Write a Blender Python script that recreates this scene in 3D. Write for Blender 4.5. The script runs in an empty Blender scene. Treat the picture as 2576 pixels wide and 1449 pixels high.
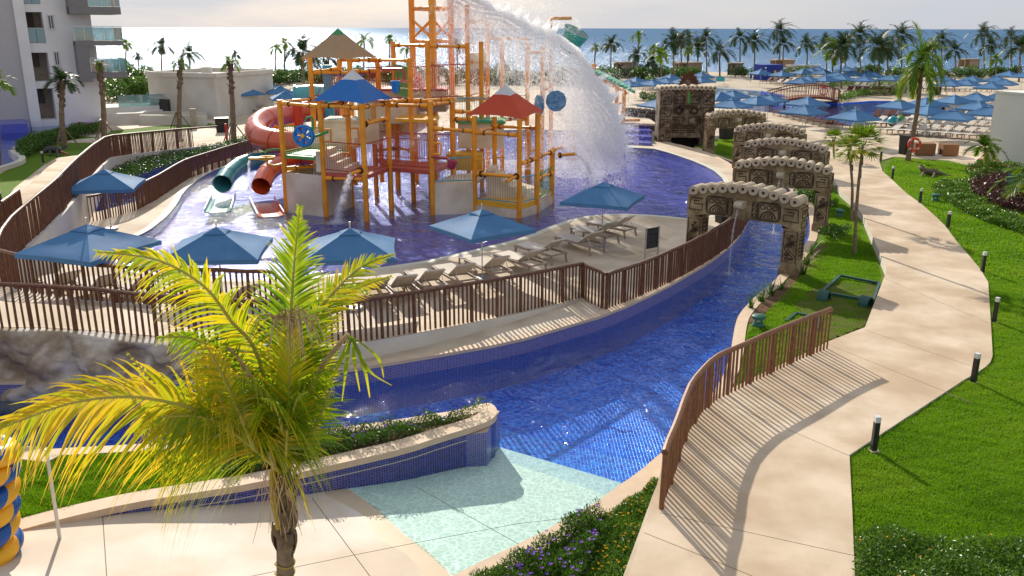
import bpy, math, random
import numpy as np
from mathutils import Vector, Matrix
from mathutils.geometry import delaunay_2d_cdt
from mathutils import noise as mnoise
random.seed(7); rng = np.random.default_rng(7)
R_ = math.radians
sc = bpy.context.scene
col = sc.collection
# ------------------------------------------------------------------ camera
FPX, CXP, CYP, CAMH = 2207.0, 1288.0, 724.5, 7.8
PITCH = math.atan(654 / 2207); ROLL = R_(0.15)
cd = bpy.data.cameras.new('camera'); cam = bpy.data.objects.new('camera', cd); col.objects.link(cam)
cd.sensor_width = 36; cd.lens = FPX / 2576 * 36; cd.clip_end = 90000; cd.clip_start = 0.1
fwd = Vector((0, math.cos(PITCH), -math.sin(PITCH))); up0 = Vector((0, math.sin(PITCH), math.cos(PITCH))); rt0 = Vector((1, 0, 0))
rt = rt0 * math.cos(ROLL) + up0 * math.sin(ROLL); upv = up0 * math.cos(ROLL) - rt0 * math.sin(ROLL)
cam.matrix_world = Matrix(((rt.x, upv.x, -fwd.x, 0), (rt.y, upv.y, -fwd.y, 0), (rt.z, upv.z, -fwd.z, CAMH), (0, 0, 0, 1)))
sc.camera = cam
# ------------------------------------------------------------------ light
SUN_AZ, SUN_EL = R_(-17.5), R_(26)          # azimuth measured from +Y towards +X
wd = bpy.data.worlds.new("World"); sc.world = wd; wd.use_nodes = True
nt = wd.node_tree; nt.nodes.clear()
wo = nt.nodes.new('ShaderNodeOutputWorld'); bg = nt.nodes.new('ShaderNodeBackground')
sky = nt.nodes.new('ShaderNodeTexSky'); sky.sky_type = 'NISHITA'; sky.sun_disc = False
sky.sun_elevation = SUN_EL; sky.sun_rotation = SUN_AZ; sky.air_density = 1.0; sky.dust_density = 1.6; sky.ozone_density = 1.0
tc = nt.nodes.new('ShaderNodeTexCoord'); mp = nt.nodes.new('ShaderNodeMapping'); mp.inputs['Scale'].default_value = (1.2, 1.2, 7)
nz = nt.nodes.new('ShaderNodeTexNoise'); nz.inputs['Scale'].default_value = 2.2; nz.inputs['Detail'].default_value = 7; nz.inputs['Roughness'].default_value = .6
rp = nt.nodes.new('ShaderNodeValToRGB'); rp.color_ramp.elements[0].position = .35; rp.color_ramp.elements[0].color = (.84, .84, .84, 1)
rp.color_ramp.elements[1].position = .68; rp.color_ramp.elements[1].color = (.97, .97, .97, 1)
mx = nt.nodes.new('ShaderNodeMix'); mx.data_type = 'RGBA'
L = nt.links.new
L(tc.outputs['Generated'], mp.inputs['Vector']); L(mp.outputs[0], nz.inputs['Vector']); L(nz.outputs[0], rp.inputs[0])
L(rp.outputs[0], mx.inputs[0]); L(sky.outputs[0], mx.inputs[6]); mx.inputs[7].default_value = (4.05, 4.3, 4.8, 1)
L(mx.outputs[2], bg.inputs[0]); bg.inputs[1].default_value = 0.12; L(bg.outputs[0], wo.inputs[0])
sd = bpy.data.lights.new('sun', 'SUN'); so = bpy.data.objects.new('sun', sd); col.objects.link(so)
sd.energy = 5.0; sd.angle = R_(0.55); sd.color = (1.0, .91, .78)
sdir = Vector((math.sin(SUN_AZ) * math.cos(SUN_EL), math.cos(SUN_AZ) * math.cos(SUN_EL), math.sin(SUN_EL)))
so.rotation_euler = sdir.to_track_quat('Z', 'Y').to_euler(); so.location = sdir * 50
sc.view_settings.view_transform = 'Standard'; sc.view_settings.look = 'None'; sc.view_settings.gamma = 1
sc.view_settings.exposure = 0.27
sc.cycles.use_denoising = True; sc.cycles.max_bounces = 8; sc.cycles.transparent_max_bounces = 24
sc.cycles.diffuse_bounces = 5; sc.cycles.glossy_bounces = 3; sc.cycles.caustics_reflective = False; sc.cycles.caustics_refractive = False
sc.cycles.sample_clamp_indirect = 6
# ------------------------------------------------------------------ measuring
def ray(px, py):
    u = px - CXP; v = py - CYP
    return (fwd + rt * (u / FPX) - upv * (v / FPX))
def W(px, py, z=0.0):
    d = ray(px, py); t = (z - CAMH) / d.z
    return Vector((d.x * t, d.y * t, z))
def AT(px, py, dist):                         # the point at forward distance dist
    d = ray(px, py); t = dist / d.y
    return Vector((d.x * t, dist, CAMH + d.z * t))
def ZT(p, py, px=None):                       # height above p (x,y) seen at row py
    lo, hi = -3., 30.
    for _ in range(40):
        m = (lo + hi) / 2
        q = Vector((p[0], p[1], m - CAMH)); f = q.dot(fwd); yy = CYP - FPX * q.dot(upv) / f
        if yy > py: lo = m
        else: hi = m
    return (lo + hi) / 2
# ------------------------------------------------------------------ materials
MATS = {}
def mat(name, c, rough=.6, spec=.4, metal=0., var=.12, vscale=2.5, bump=0., bscale=30., c2=None, transl=0., coords='P', detail=5, attr=None, emis=None, coat=0., dirt=None):
    if name in MATS: return MATS[name]
    m = bpy.data.materials.new(name); m.use_nodes = True; t = m.node_tree; b = t.nodes['Principled BSDF']; l = t.links.new
    b.inputs['Roughness'].default_value = rough; b.inputs['Specular IOR Level'].default_value = spec; b.inputs['Metallic'].default_value = metal
    if coat: b.inputs['Coat Weight'].default_value = coat; b.inputs['Coat Roughness'].default_value = .15
    g = t.nodes.new('ShaderNodeNewGeometry') if coords == 'P' else t.nodes.new('ShaderNodeTexCoord')
    vec = g.outputs['Position'] if coords == 'P' else g.outputs['Object']
    n = t.nodes.new('ShaderNodeTexNoise'); n.inputs['Scale'].default_value = vscale; n.inputs['Detail'].default_value = detail; n.inputs['Roughness'].default_value = .6
    l(vec, n.inputs['Vector'])
    r = t.nodes.new('ShaderNodeValToRGB'); c = Vector(c); d2 = Vector(c2) if c2 else c * (1 - var)
    a1 = c * (1 + var) if not c2 else c
    r.color_ramp.elements[0].position = .32; r.color_ramp.elements[0].color = (*d2, 1)
    r.color_ramp.elements[1].position = .68; r.color_ramp.elements[1].color = (*a1, 1)
    l(n.outputs[0], r.inputs[0]); out = r.outputs[0]
    if dirt:
        n2 = t.nodes.new('ShaderNodeTexNoise'); n2.inputs['Scale'].default_value = dirt[1]; n2.inputs['Detail'].default_value = 9; l(vec, n2.inputs['Vector'])
        r2 = t.nodes.new('ShaderNodeValToRGB'); r2.color_ramp.elements[0].position = .42; r2.color_ramp.elements[0].color = (*dirt[0], 1)
        r2.color_ramp.elements[1].position = .62; r2.color_ramp.elements[1].color = (1, 1, 1, 1); l(n2.outputs[0], r2.inputs[0])
        k = t.nodes.new('ShaderNodeMix'); k.data_type = 'RGBA'; k.blend_type = 'MULTIPLY'; k.inputs[0].default_value = 1; l(out, k.inputs[6]); l(r2.outputs[0], k.inputs[7]); out = k.outputs[2]
    if attr:
        a = t.nodes.new('ShaderNodeAttribute'); a.attribute_name = 'v'
        rr = t.nodes.new('ShaderNodeValToRGB'); e = rr.color_ramp.elements; e[0].color = (*attr[0], 1); e[1].color = (*attr[-1], 1)
        for i, cc in enumerate(attr[1:-1]):
            x = e.new((i + 1) / (len(attr) - 1)); x.color = (*cc, 1)
        l(a.outputs['Fac'], rr.inputs[0]); out = rr.outputs[0]
    l(out, b.inputs['Base Color'])
    if bump:
        n3 = t.nodes.new('ShaderNodeTexNoise'); n3.inputs['Scale'].default_value = bscale; n3.inputs['Detail'].default_value = 4; l(vec, n3.inputs['Vector'])
        bp = t.nodes.new('ShaderNodeBump'); bp.inputs['Strength'].default_value = bump; bp.inputs['Distance'].default_value = .02
        l(n3.outputs[0], bp.inputs['Height']); l(bp.outputs[0], b.inputs['Normal'])
    if transl:
        tr = t.nodes.new('ShaderNodeBsdfTranslucent'); ms = t.nodes.new('ShaderNodeMixShader'); ms.inputs[0].default_value = transl
        l(out, tr.inputs[0]); l(b.outputs[0], ms.inputs[1]); l(tr.outputs[0], ms.inputs[2]); l(ms.outputs[0], t.nodes['Material Output'].inputs[0])
    MATS[name] = m; return m
def water_mat(name, tint, rough, scale, bump, caus=.0, cscale=3.2, body=None, bodyf=0., stretch=(1, 1, 1), dist=.05, f0=1.33, big=.35):
    m = bpy.data.materials.new(name); m.use_nodes = True; t = m.node_tree; t.nodes.clear(); l = t.links.new
    o = t.nodes.new('ShaderNodeOutputMaterial'); gl = t.nodes.new('ShaderNodeBsdfGlossy'); tr = t.nodes.new('ShaderNodeBsdfTransparent')
    gl.inputs['Roughness'].default_value = rough; g = t.nodes.new('ShaderNodeNewGeometry'); mpn = t.nodes.new('ShaderNodeMapping'); mpn.inputs['Scale'].default_value = stretch
    l(g.outputs['Position'], mpn.inputs['Vector'])
    n = t.nodes.new('ShaderNodeTexNoise'); n.inputs['Scale'].default_value = scale; n.inputs['Detail'].default_value = 4; n.inputs['Roughness'].default_value = .55; n.inputs['Distortion'].default_value = .8
    n2 = t.nodes.new('ShaderNodeTexNoise'); n2.inputs['Scale'].default_value = scale * big; n2.inputs['Detail'].default_value = 2
    l(mpn.outputs[0], n.inputs['Vector']); l(mpn.outputs[0], n2.inputs['Vector'])
    ad = t.nodes.new('ShaderNodeMath'); ad.operation = 'MULTIPLY_ADD'; ad.inputs[1].default_value = 1.4; l(n2.outputs[0], ad.inputs[0]); l(n.outputs[0], ad.inputs[2])
    bp = t.nodes.new('ShaderNodeBump'); bp.inputs['Strength'].default_value = bump; bp.inputs['Distance'].default_value = dist
    l(ad.outputs[0], bp.inputs['Height']); l(bp.outputs[0], gl.inputs['Normal'])
    dt = t.nodes.new('ShaderNodeVectorMath'); dt.operation = 'DOT_PRODUCT'; l(bp.outputs[0], dt.inputs[0]); l(g.outputs['Incoming'], dt.inputs[1])
    def mth(op, a, b=None):
        k = t.nodes.new('ShaderNodeMath'); k.operation = op; k.use_clamp = op == 'SUBTRACT'
        if isinstance(a, (int, float)): k.inputs[0].default_value = a
        else: l(a, k.inputs[0])
        if b is not None:
            if isinstance(b, (int, float)): k.inputs[1].default_value = b
            else: l(b, k.inputs[1])
        return k.outputs[0]
    r0 = ((f0 - 1) / (f0 + 1)) ** 2; fz = mth('ADD', mth('MULTIPLY', mth('POWER', mth('SUBTRACT', 1.0, mth('ABSOLUTE', dt.outputs['Value'])), 5.0), 1 - r0), r0)
    tr.inputs[0].default_value = (*tint, 1)
    if caus:  # caustic light lines painted into the water tint along voronoi edges
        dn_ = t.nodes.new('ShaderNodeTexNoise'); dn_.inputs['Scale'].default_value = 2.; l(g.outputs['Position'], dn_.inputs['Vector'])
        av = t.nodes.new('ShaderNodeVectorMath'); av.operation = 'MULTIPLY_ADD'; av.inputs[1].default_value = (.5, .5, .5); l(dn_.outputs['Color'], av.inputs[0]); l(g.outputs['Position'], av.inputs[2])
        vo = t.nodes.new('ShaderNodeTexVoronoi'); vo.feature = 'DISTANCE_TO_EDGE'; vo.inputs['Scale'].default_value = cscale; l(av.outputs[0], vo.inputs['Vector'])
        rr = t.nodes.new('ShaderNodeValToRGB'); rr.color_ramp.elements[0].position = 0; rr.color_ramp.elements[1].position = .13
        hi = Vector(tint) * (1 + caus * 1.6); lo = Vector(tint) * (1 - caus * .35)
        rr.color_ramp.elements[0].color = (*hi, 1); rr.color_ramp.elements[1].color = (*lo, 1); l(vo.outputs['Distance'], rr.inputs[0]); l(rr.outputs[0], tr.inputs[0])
    base = tr.outputs[0]
    if body:
        df = t.nodes.new('ShaderNodeBsdfDiffuse'); df.inputs[0].default_value = (*body, 1); m1 = t.nodes.new('ShaderNodeMixShader'); m1.inputs[0].default_value = bodyf
        l(base, m1.inputs[1]); l(df.outputs[0], m1.inputs[2]); base = m1.outputs[0]
    ms = t.nodes.new('ShaderNodeMixShader'); l(fz, ms.inputs[0]); l(base, ms.inputs[1]); l(gl.outputs[0], ms.inputs[2]); l(ms.outputs[0], o.inputs[0])
    MATS[name] = m; return m
def tile_mat(name, c1, c2, grout, size, rough=.25, gw=.06):
    m = bpy.data.materials.new(name); m.use_nodes = True; t = m.node_tree; b = t.nodes['Principled BSDF']; l = t.links.new
    uv = t.nodes.new('ShaderNodeUVMap'); br = t.nodes.new('ShaderNodeTexBrick'); br.offset = 0; br.squash = 1
    br.inputs['Scale'].default_value = 1 / size; br.inputs['Brick Width'].default_value = 1; br.inputs['Row Height'].default_value = 1; br.inputs['Mortar Size'].default_value = gw
    br.inputs['Color1'].default_value = (*c1, 1); br.inputs['Color2'].default_value = (*c2, 1); br.inputs['Mortar'].default_value = (*grout, 1)
    l(uv.outputs[0], br.inputs['Vector']); l(br.outputs[0], b.inputs['Base Color']); b.inputs['Roughness'].default_value = rough
    bp = t.nodes.new('ShaderNodeBump'); bp.invert = True; bp.inputs['Strength'].default_value = .4; bp.inputs['Distance'].default_value = .004; l(br.outputs['Fac'], bp.inputs['Height']); l(bp.outputs[0], b.inputs['Normal'])
    MATS[name] = m; return m
# ------------------------------------------------------------------ building helpers
def tag(o, label=None, cat=None, group=None, kind=None):
    if label: o['label'] = label
    if cat: o['category'] = cat
    if group: o['group'] = group
    if kind: o['kind'] = kind
    return o
def link(o, parent=None):
    col.objects.link(o)
    if parent is not None: o.parent = parent
    return o
def empty(name, loc=(0, 0, 0), rz=0., label=None, cat=None, group=None, parent=None, kind=None):
    o = bpy.data.objects.new(name, None); o.location = loc; o.rotation_euler = (0, 0, rz); o.empty_display_size = .1
    link(o, parent); return tag(o, label, cat, group, kind)
def copy_tree(o, parent=None):
    c = o.copy(); col.objects.link(c); c.parent = parent
    for ch in list(o.children): copy_tree(ch, c)
    return c
def npmesh(name, v, faces, m, parent=None, att=None, smooth=False, uv=None):
    """v: (N,3) array; faces: (M,k) array of one polygon size"""
    me = bpy.data.meshes.new(name); v = np.asarray(v, dtype=np.float32); f = np.asarray(faces, dtype=np.int32)
    k = f.shape[1]; me.vertices.add(len(v)); me.vertices.foreach_set('co', v.ravel()); me.loops.add(f.size); me.loops.foreach_set('vertex_index', f.ravel())
    me.polygons.add(len(f)); me.polygons.foreach_set('loop_start', np.arange(0, f.size, k, dtype=np.int32))
    if smooth: me.polygons.foreach_set('use_smooth', np.ones(len(f), dtype=bool))
    me.update(calc_edges=True)
    if att is not None:
        a = me.attributes.new('v', 'FLOAT', 'POINT'); a.data.foreach_set('value', np.asarray(att, dtype=np.float32))
    me.materials.append(m); o = bpy.data.objects.new(name, me); link(o, parent); return o
class MB:
    def __init__(s, origin=(0, 0, 0)): s.v = []; s.f = []; s.mi = []; s.ms = []; s.cur = 0; s.o = Vector(origin); s.uv = None
    def m(s, material):
        if material not in s.ms: s.ms.append(material)
        s.cur = s.ms.index(material); return s
    def add(s, vs, fs):
        n = len(s.v); s.v += [Vector(p) - s.o for p in vs]
        for f in fs: s.f.append([n + i for i in f]); s.mi.append(s.cur)
        return s
    def box(s, a, b, rz=0., c=None, mat4=None):
        x0, y0, z0 = a; x1, y1, z1 = b
        vs = [Vector(p) for p in ((x0, y0, z0), (x1, y0, z0), (x1, y1, z0), (x0, y1, z0), (x0, y0, z1), (x1, y0, z1), (x1, y1, z1), (x0, y1, z1))]
        if mat4 is not None: vs = [mat4 @ p for p in vs]
        return s.add(vs, [(0, 3, 2, 1), (4, 5, 6, 7), (0, 1, 5, 4), (1, 2, 6, 5), (2, 3, 7, 6), (3, 0, 4, 7)])
    def bar(s, p, q, w, h, upd=Vector((0, 0, 1))):
        p = Vector(p); q = Vector(q); d = (q - p).normalized(); sd_ = d.cross(upd)
        sd_ = Vector((1, 0, 0)) if sd_.length < 1e-4 else sd_.normalized(); u = sd_.cross(d)
        c = []
        for e in (p, q):
            for a, b in ((-1, -1), (1, -1), (1, 1), (-1, 1)): c.append(e + sd_ * a * w / 2 + u * b * h / 2)
        return s.add(c, [(0, 1, 2, 3), (7, 6, 5, 4), (0, 4, 5, 1), (1, 5, 6, 2), (2, 6, 7, 3), (3, 7, 4, 0)])
    def tube(s, pts, r, n=8, caps=True, closed=False):
        pts = [Vector(p) for p in pts]; N = len(pts); rs = r if isinstance(r, (list, tuple)) else [r] * N
        prev = None; vs = []
        for i, p in enumerate(pts):
            d = (pts[min(i + 1, N - 1)] - pts[max(i - 1, 0)])
            if closed: d = pts[(i + 1) % N] - pts[i - 1]
            d.normalize()
            if prev is None: a = d.orthogonal().normalized()
            else: a = (prev - d * prev.dot(d)).normalized()
            prev = a; b = d.cross(a)
            for k in range(n): t = 2 * math.pi * k / n; vs.append(p + (a * math.cos(t) + b * math.sin(t)) * rs[i])
        fs = [(i * n + k, i * n + (k + 1) % n, (i + 1) * n + (k + 1) % n, (i + 1) * n + k) for i in range(N - 1) for k in range(n)]
        if closed: fs += [((N - 1) * n + k, (N - 1) * n + (k + 1) % n, (k + 1) % n, k) for k in range(n)]
        elif caps: fs += [tuple(range(n))[::-1], tuple(range((N - 1) * n, N * n))]
        return s.add(vs, fs)
    def lathe(s, c, prof, n=16, M=None):
        vs = []; c = Vector(c)
        for r, z in prof:
            for k in range(n):
                t = 2 * math.pi * k / n; p = Vector((r * math.cos(t), r * math.sin(t), z)); vs.append((M @ p if M else p) + c)
        N = len(prof); fs = [(i * n + k, i * n + (k + 1) % n, (i + 1) * n + (k + 1) % n, (i + 1) * n + k) for i in range(N - 1) for k in range(n)]
        if prof[0][0] > 1e-5: fs.append(tuple(range(n))[::-1])
        if prof[-1][0] > 1e-5: fs.append(tuple(range((N - 1) * n, N * n)))
        return s.add(vs, fs)
    def prism(s, poly, z0, z1):
        n = len(poly); vs = [(p[0], p[1], z0) for p in poly] + [(p[0], p[1], z1) for p in poly]
        return s.add(vs, [tuple(range(n))[::-1], tuple(range(n, 2 * n))] + [(i, (i + 1) % n, n + (i + 1) % n, n + i) for i in range(n)])
    def build(s, name, material=None, parent=None, smooth=False, kind=None):
        me = bpy.data.meshes.new(name); me.from_pydata([tuple(p) for p in s.v], [], s.f)
        if s.ms:
            for q in s.ms: me.materials.append(q)
            for p, i in zip(me.polygons, s.mi): p.material_index = i
        else: me.materials.append(material)
        if smooth:
            for p in me.polygons: p.use_smooth = True
            if hasattr(me, 'set_sharp_from_angle'): me.set_sharp_from_angle(angle=R_(38))
        o = bpy.data.objects.new(name, me); o.location = s.o if parent is None else (0, 0, 0); link(o, parent)
        if kind: o['kind'] = kind
        return o
def dens(pts, step):
    out = []
    for a, b in zip(pts[:-1], pts[1:]):
        n = max(1, int((b - a).length / step))
        out += [a.lerp(b, i / n) for i in range(n)]
    return out + [pts[-1]]
def smooth_line(pts, it=2):
    for _ in range(it):
        q = [pts[0]]
        for a, b in zip(pts[:-1], pts[1:]): q += [a.lerp(b, .25), a.lerp(b, .75)]
        pts = q + [pts[-1]]
    return pts
def offset(pts, d):                            # shift a line sideways in plan (left of travel is positive)
    out = []
    for i, p in enumerate(pts):
        t = pts[min(i + 1, len(pts) - 1)] - pts[max(i - 1, 0)]; t.z = 0; t.normalize()
        out.append(p + Vector((-t.y, t.x, 0)) * d)
    return out
def ribbon(mb, A, B, skirt=None):
    n = len(A); mb.add(list(A) + list(B), [(i, i + 1, n + i + 1, n + i) for i in range(n - 1)])
    if skirt is not None:
        for Lx in (A, B): mb.add([Vector(p) for p in Lx] + [Vector((p.x, p.y, skirt)) for p in Lx], [(i, i + 1, n + i + 1, n + i) for i in range(n - 1)])
    return mb
def strip(mb, pts, w0, w1, z0, z1):            # a solid strip along a line between offsets w0 and w1
    A = offset(pts, w0); B = offset(pts, w1); n = len(pts)
    zz = lambda p, z: Vector((p.x, p.y, z(p) if callable(z) else z))
    vs = [zz(p, z1) for p in A] + [zz(p, z1) for p in B] + [zz(p, z0) for p in A] + [zz(p, z0) for p in B]
    fs = []
    for i in range(n - 1):
        fs += [(i, i + 1, n + i + 1, n + i), (2 * n + i, i + 2 * n + 1, i + 1, i), (n + i, n + i + 1, 3 * n + i + 1, 3 * n + i)]
    fs += [(0, n, 3 * n, 2 * n), (n - 1, 3 * n - 1, 4 * n - 1, 2 * n - 1)]
    return mb.add(vs, fs)
def inpoly(x, y, P):
    c = False; n = len(P); j = n - 1
    for i in range(n):
        if ((P[i][1] > y) != (P[j][1] > y)) and (x < (P[j][0] - P[i][0]) * (y - P[i][1]) / (P[j][1] - P[i][1] + 1e-12) + P[i][0]): c = not c
        j = i
    return c
def np_inpoly(x, y, P):
    c = np.zeros(len(x), bool); j = len(P) - 1
    for i in range(len(P)):
        xi, yi = P[i][0], P[i][1]; xj, yj = P[j][0], P[j][1]
        c ^= ((yi > y) != (yj > y)) & (x < (xj - xi) * (y - yi) / (yj - yi + 1e-12) + xi); j = i
    return c
# colours
concrete = mat('concrete', (.62, .525, .405), .8, .2, var=.07, vscale=.7, bump=.22, bscale=28, dirt=((.80, .75, .69), .35), detail=9)
pathmat = mat('path_concrete', (.62, .505, .375), .85, .2, var=.07, vscale=.9, bump=.22, bscale=30, dirt=((.80, .74, .67), .45), detail=9)
beachm = mat('beach_concrete', (.68, .60, .51), .7, .3, var=.05, vscale=1.3, bump=.1, bscale=80, dirt=((.84, .78, .70), .6), detail=9)
plaster = mat('pool_plaster', (.62, .66, .57), .6, .3, var=.04, vscale=2)
wetm = mat('wet_concrete', (.58, .46, .31), .35, .5, var=.05, vscale=2)
capm = mat('cap_stone', (.62, .47, .33), .7, .25, var=.08, vscale=3, bump=.1, bscale=60)
white = mat('white_render', (.66, .62, .56), .8, .2, var=.04, vscale=.8, dirt=((.9, .88, .85), .6))
whitewall = mat('white_paint', (.80, .79, .77), .8, .2, var=.04, vscale=.4, dirt=((.93, .92, .9), .3))
greypaint = mat('grey_paint', (.22, .21, .21), .8, .2, var=.05)
grassm = mat('grass_ground', (.085, .18, .010), .9, .1, c2=(.12, .18, .016), vscale=1.1, bump=.6, bscale=45)
grassm2 = mat('grass_mat', (.10, .115, .02), .95, .1, c2=(.075, .085, .016), vscale=2.2, bump=.3, bscale=50)
soil = mat('soil', (.13, .075, .045), .95, .1, var=.3, vscale=6, bump=.8, bscale=25)
sandm = mat('sand', (.50, .43, .33), .95, .1, var=.12, vscale=.3, bump=.4, bscale=3)
jointm = mat('joint', (.30, .23, .16), .95, .1)
wood = mat('fence_wood', (.185, .072, .034), .5, .4, c2=(.085, .032, .016), vscale=9, bump=.2, bscale=60)
woodlt = mat('fence_wood_light', (.27, .115, .05), .5, .4, c2=(.16, .065, .03), vscale=9, bump=.2, bscale=60)
redwood = mat('red_wood', (.26, .085, .038), .6, .3, c2=(.17, .05, .022), vscale=5)
tile = tile_mat('mosaic', (.035, .035, .26), (.075, .08, .42), (.36, .34, .40), .04, gw=.11)
tilefl = tile_mat('mosaic_floor', (.003, .06, .46), (.04, .30, .85), (.01, .13, .58), .075, gw=.03)  # mosaic blues set far apart; the tile contrast also imitates water sparkle
tilepurple = tile_mat('mosaic_purple', (.06, .08, .46), (.13, .16, .64), (.10, .11, .46), .06, gw=.05)
tilefar = tile_mat('mosaic_far', (.02, .13, .62), (.07, .28, .80), (.04, .18, .6), .06, gw=.05)
# ================================================================== ground plan
ZW, ZK = -0.42, -0.05                        # lazy river water, kids' pool water
def PL(z, *pts): return [W(x, y, z) for x, y in pts]
north = PL(ZW, (-260, 1008), (0, 1003), (330, 1003), (600, 1000), (851, 976), (1069, 939), (1288, 899), (1410, 861), (1533, 824), (1663, 761), (1738, 716), (1783, 689), (1838, 644), (1866, 608), (1886, 570), (1896, 535), (1893, 505), (1880, 480), (1862, 455), (1841, 432), (1800, 409), (1768, 396), (1690, 374), (1655, 364))
east = PL(ZW, (1745, 376), (1801, 399), (1841, 413), (1900, 435), (1960, 465), (2005, 497), (2029, 522), (2037, 560), (2036, 600), (2030, 615), (2015, 640), (1978, 682), (1950, 712), (1932, 732), (1893, 762), (1858, 801), (1848, 830), (1842, 866), (1836, 905), (1822, 950), (1795, 1000), (1745, 1070), (1695, 1128), (1656, 1162))
near_edge = PL(ZW, (1656, 1162), (1605, 1207), (1546, 1247), (1502, 1282), (1432, 1319), (1365, 1359), (1288, 1397), (1180, 1449), (1050, 1520), (900, 1620))
cap_front = PL(.15, (-220, 1392), (32, 1335), (150, 1303), (322, 1263), (480, 1238), (644, 1212), (786, 1178), (889, 1155), (1019, 1125), (1106, 1096), (1180, 1074), (1222, 1059), (1240, 1048), (1246, 1036), (1243, 1024), (1230, 1015))
cap_back = PL(.15, (1230, 1015), (1200, 1019), (1165, 1031), (1020, 1054), (850, 1078), (600, 1100), (350, 1119), (140, 1130), (-220, 1152))
north = smooth_line(north, 1); east_s = smooth_line(east, 1); near_s = smooth_line(near_edge, 1); capf = smooth_line(cap_front, 1); capb = smooth_line(cap_back, 1)
river_poly = north + [W(1700, 344, ZW), W(1762, 348, ZW)] + east_s + [W(1650, 1172, ZW), W(1240, 1075, ZW), W(1100, 1130, ZW), W(600, 1160, ZW), W(-260, 1200, ZW)]
beach_poly = [W(1656, 1165, -.5), W(1262, 1078, -.5), W(1225, 1070, .15), W(1000, 1100, .15), W(-260, 1330, .15)] + [Vector((-24, 4, 0)), Vector((-10, -14, 0)), Vector((2, -14, 0))] + near_s[::-1]
planter_poly = capf + capb
kids_poly = smooth_line(PL(ZK, (1644, 376), (1690, 388), (1763, 414), (1810, 440), (1832, 478), (1824, 512), (1797, 543), (1760, 551), (1733, 553), (1663, 545), (1588, 541), (1538, 541), (1488, 545), (1450, 551), (1413, 562), (1375, 576), (1338, 592), (1288, 609), (1141, 644), (1069, 660), (994, 671), (880, 688), (760, 703), (644, 707), (540, 706), (430, 695), (340, 682), (275, 671), (225, 664), (172, 653), (200, 638), (262, 621), (325, 607), (375, 583), (400, 564), (425, 542), (445, 517), (462, 484), (500, 452), (550, 424), (644, 403), (700, 388), (760, 366), (900, 347), (1100, 333), (1400, 326), (1530, 338), (1566, 352), (1575, 372), (1644, 376)), 1)
channel_poly = PL(ZW, (120, 600), (215, 557), (250, 556), (345, 529), (392, 504), (440, 472), (525, 433), (644, 394), (720, 370), (720, 350), (644, 371), (560, 385), (475, 405), (410, 425), (350, 446), (275, 483), (215, 520), (160, 540), (90, 580))
path_left = PL(0, (1540, 1560), (1580, 1449), (1615, 1340), (1648, 1240), (1668, 1160), (1688, 1118), (1720, 1066), (1757, 1028), (1795, 997), (1845, 974), (1930, 933), (2015, 893), (2080, 860), (2176, 823), (2227, 690), (2229, 672), (2206, 620), (2187, 577), (2172, 542), (2158, 524), (2139, 500), (2117, 482), (2104, 463), (2092, 445), (2080, 415), (2060, 395))
path_right = PL(0, (2207, 405), (2220, 430), (2243, 451), (2282, 487), (2317, 512), (2357, 547), (2377, 567), (2407, 607), (2439, 644), (2464, 674), (2486, 709), (2491, 784), (2496, 870), (2497, 894), (2492, 909), (2480, 922), (2462, 934), (2422, 957), (2347, 1006), (2223, 1087), (2137, 1144), (2144, 1284), (2148, 1387), (2151, 1449), (2160, 1560))
path_poly = path_left + path_right
lawn_right = path_right[1:] + [W(2165, 1620, 0), Vector((5.5, -14, 0)), Vector((60, -14, 0)), Vector((60, 20, 0)), W(2800, 430, 0), W(2560, 412, 0), W(2455, 420, 0), W(2390, 404, 0), W(2302, 398, 0), W(2249, 394, 0), W(2212, 404, 0)]
lawn_mid = PL(-.3, (1742, 362), (1800, 352), (1850, 347)) + PL(-.15, (1930, 372), (2000, 395), (2060, 405)) + [p - Vector((0, 0, 0)) for p in path_left[::-1][1:13]] + PL(0, (2040, 885), (1930, 940), (1845, 978), (1780, 1020), (1720, 1080), (1690, 1130), (1640, 1250), (1560, 1470), (1530, 1580)) + [Vector((1.5, -14, 0))] + near_s[::-1] + east_s[::-1]
lawn_left = PL(0, (60, 360), (170, 340), (262, 346), (330, 343), (420, 333), (540, 320), (560, 316), (520, 308), (400, 316), (330, 324), (280, 328), (255, 345), (180, 352), (120, 362), (40, 374), (25, 384), (55, 412), (30, 420), (-60, 470), (-200, 560), (-60, 580), (0, 524), (37, 472), (112, 414), (140, 398), (217, 387), (265, 358))
far_pool = PL(-.1, (1790, 220), (1905, 228), (1965, 240), (2020, 255), (2107, 262), (2190, 256), (2240, 256), (2300, 272), (2362, 291), (2232, 311), (2150, 322), (2107, 317), (2032, 302), (1932, 285), (1830, 277), (1815, 264), (1905, 259), (1945, 255), (1930, 246), (1870, 241), (1800, 236))
hotel_pool = PL(-.15, (-120, 330), (0, 322), (70, 316), (90, 306), (240, 300), (250, 306), (240, 318), (180, 330), (120, 350), (60, 370), (25, 383), (45, 400), (40, 412), (0, 425), (-120, 470))
bed_near = near_s + [W(1540, 1560, 0), W(1580, 1449, 0), W(1615, 1340, 0), W(1648, 1235, 0)]
hedge_bed = PL(0, (655, 352), (560, 384), (475, 404), (410, 424), (350, 445), (275, 482), (215, 518), (222, 470), (262, 425), (290, 405), (390, 392), (550, 372), (640, 345))
sh_a, sh_b = W(881, 1227, ZW), W(1134, 1443, ZW); shd = (sh_b - sh_a).normalized(); shn = Vector((shd.y, -shd.x, 0))
if (W(300, 1400, 0) - sh_a).dot(shn) < 0: shn = -shn
def zbeach(x, y):
    s = (Vector((x, y, 0)) - Vector((sh_a.x, sh_a.y, 0))).dot(shn)
    return ZW + .105 * s if s > 0 else max(ZW + .115 * s, -1.0)
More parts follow.
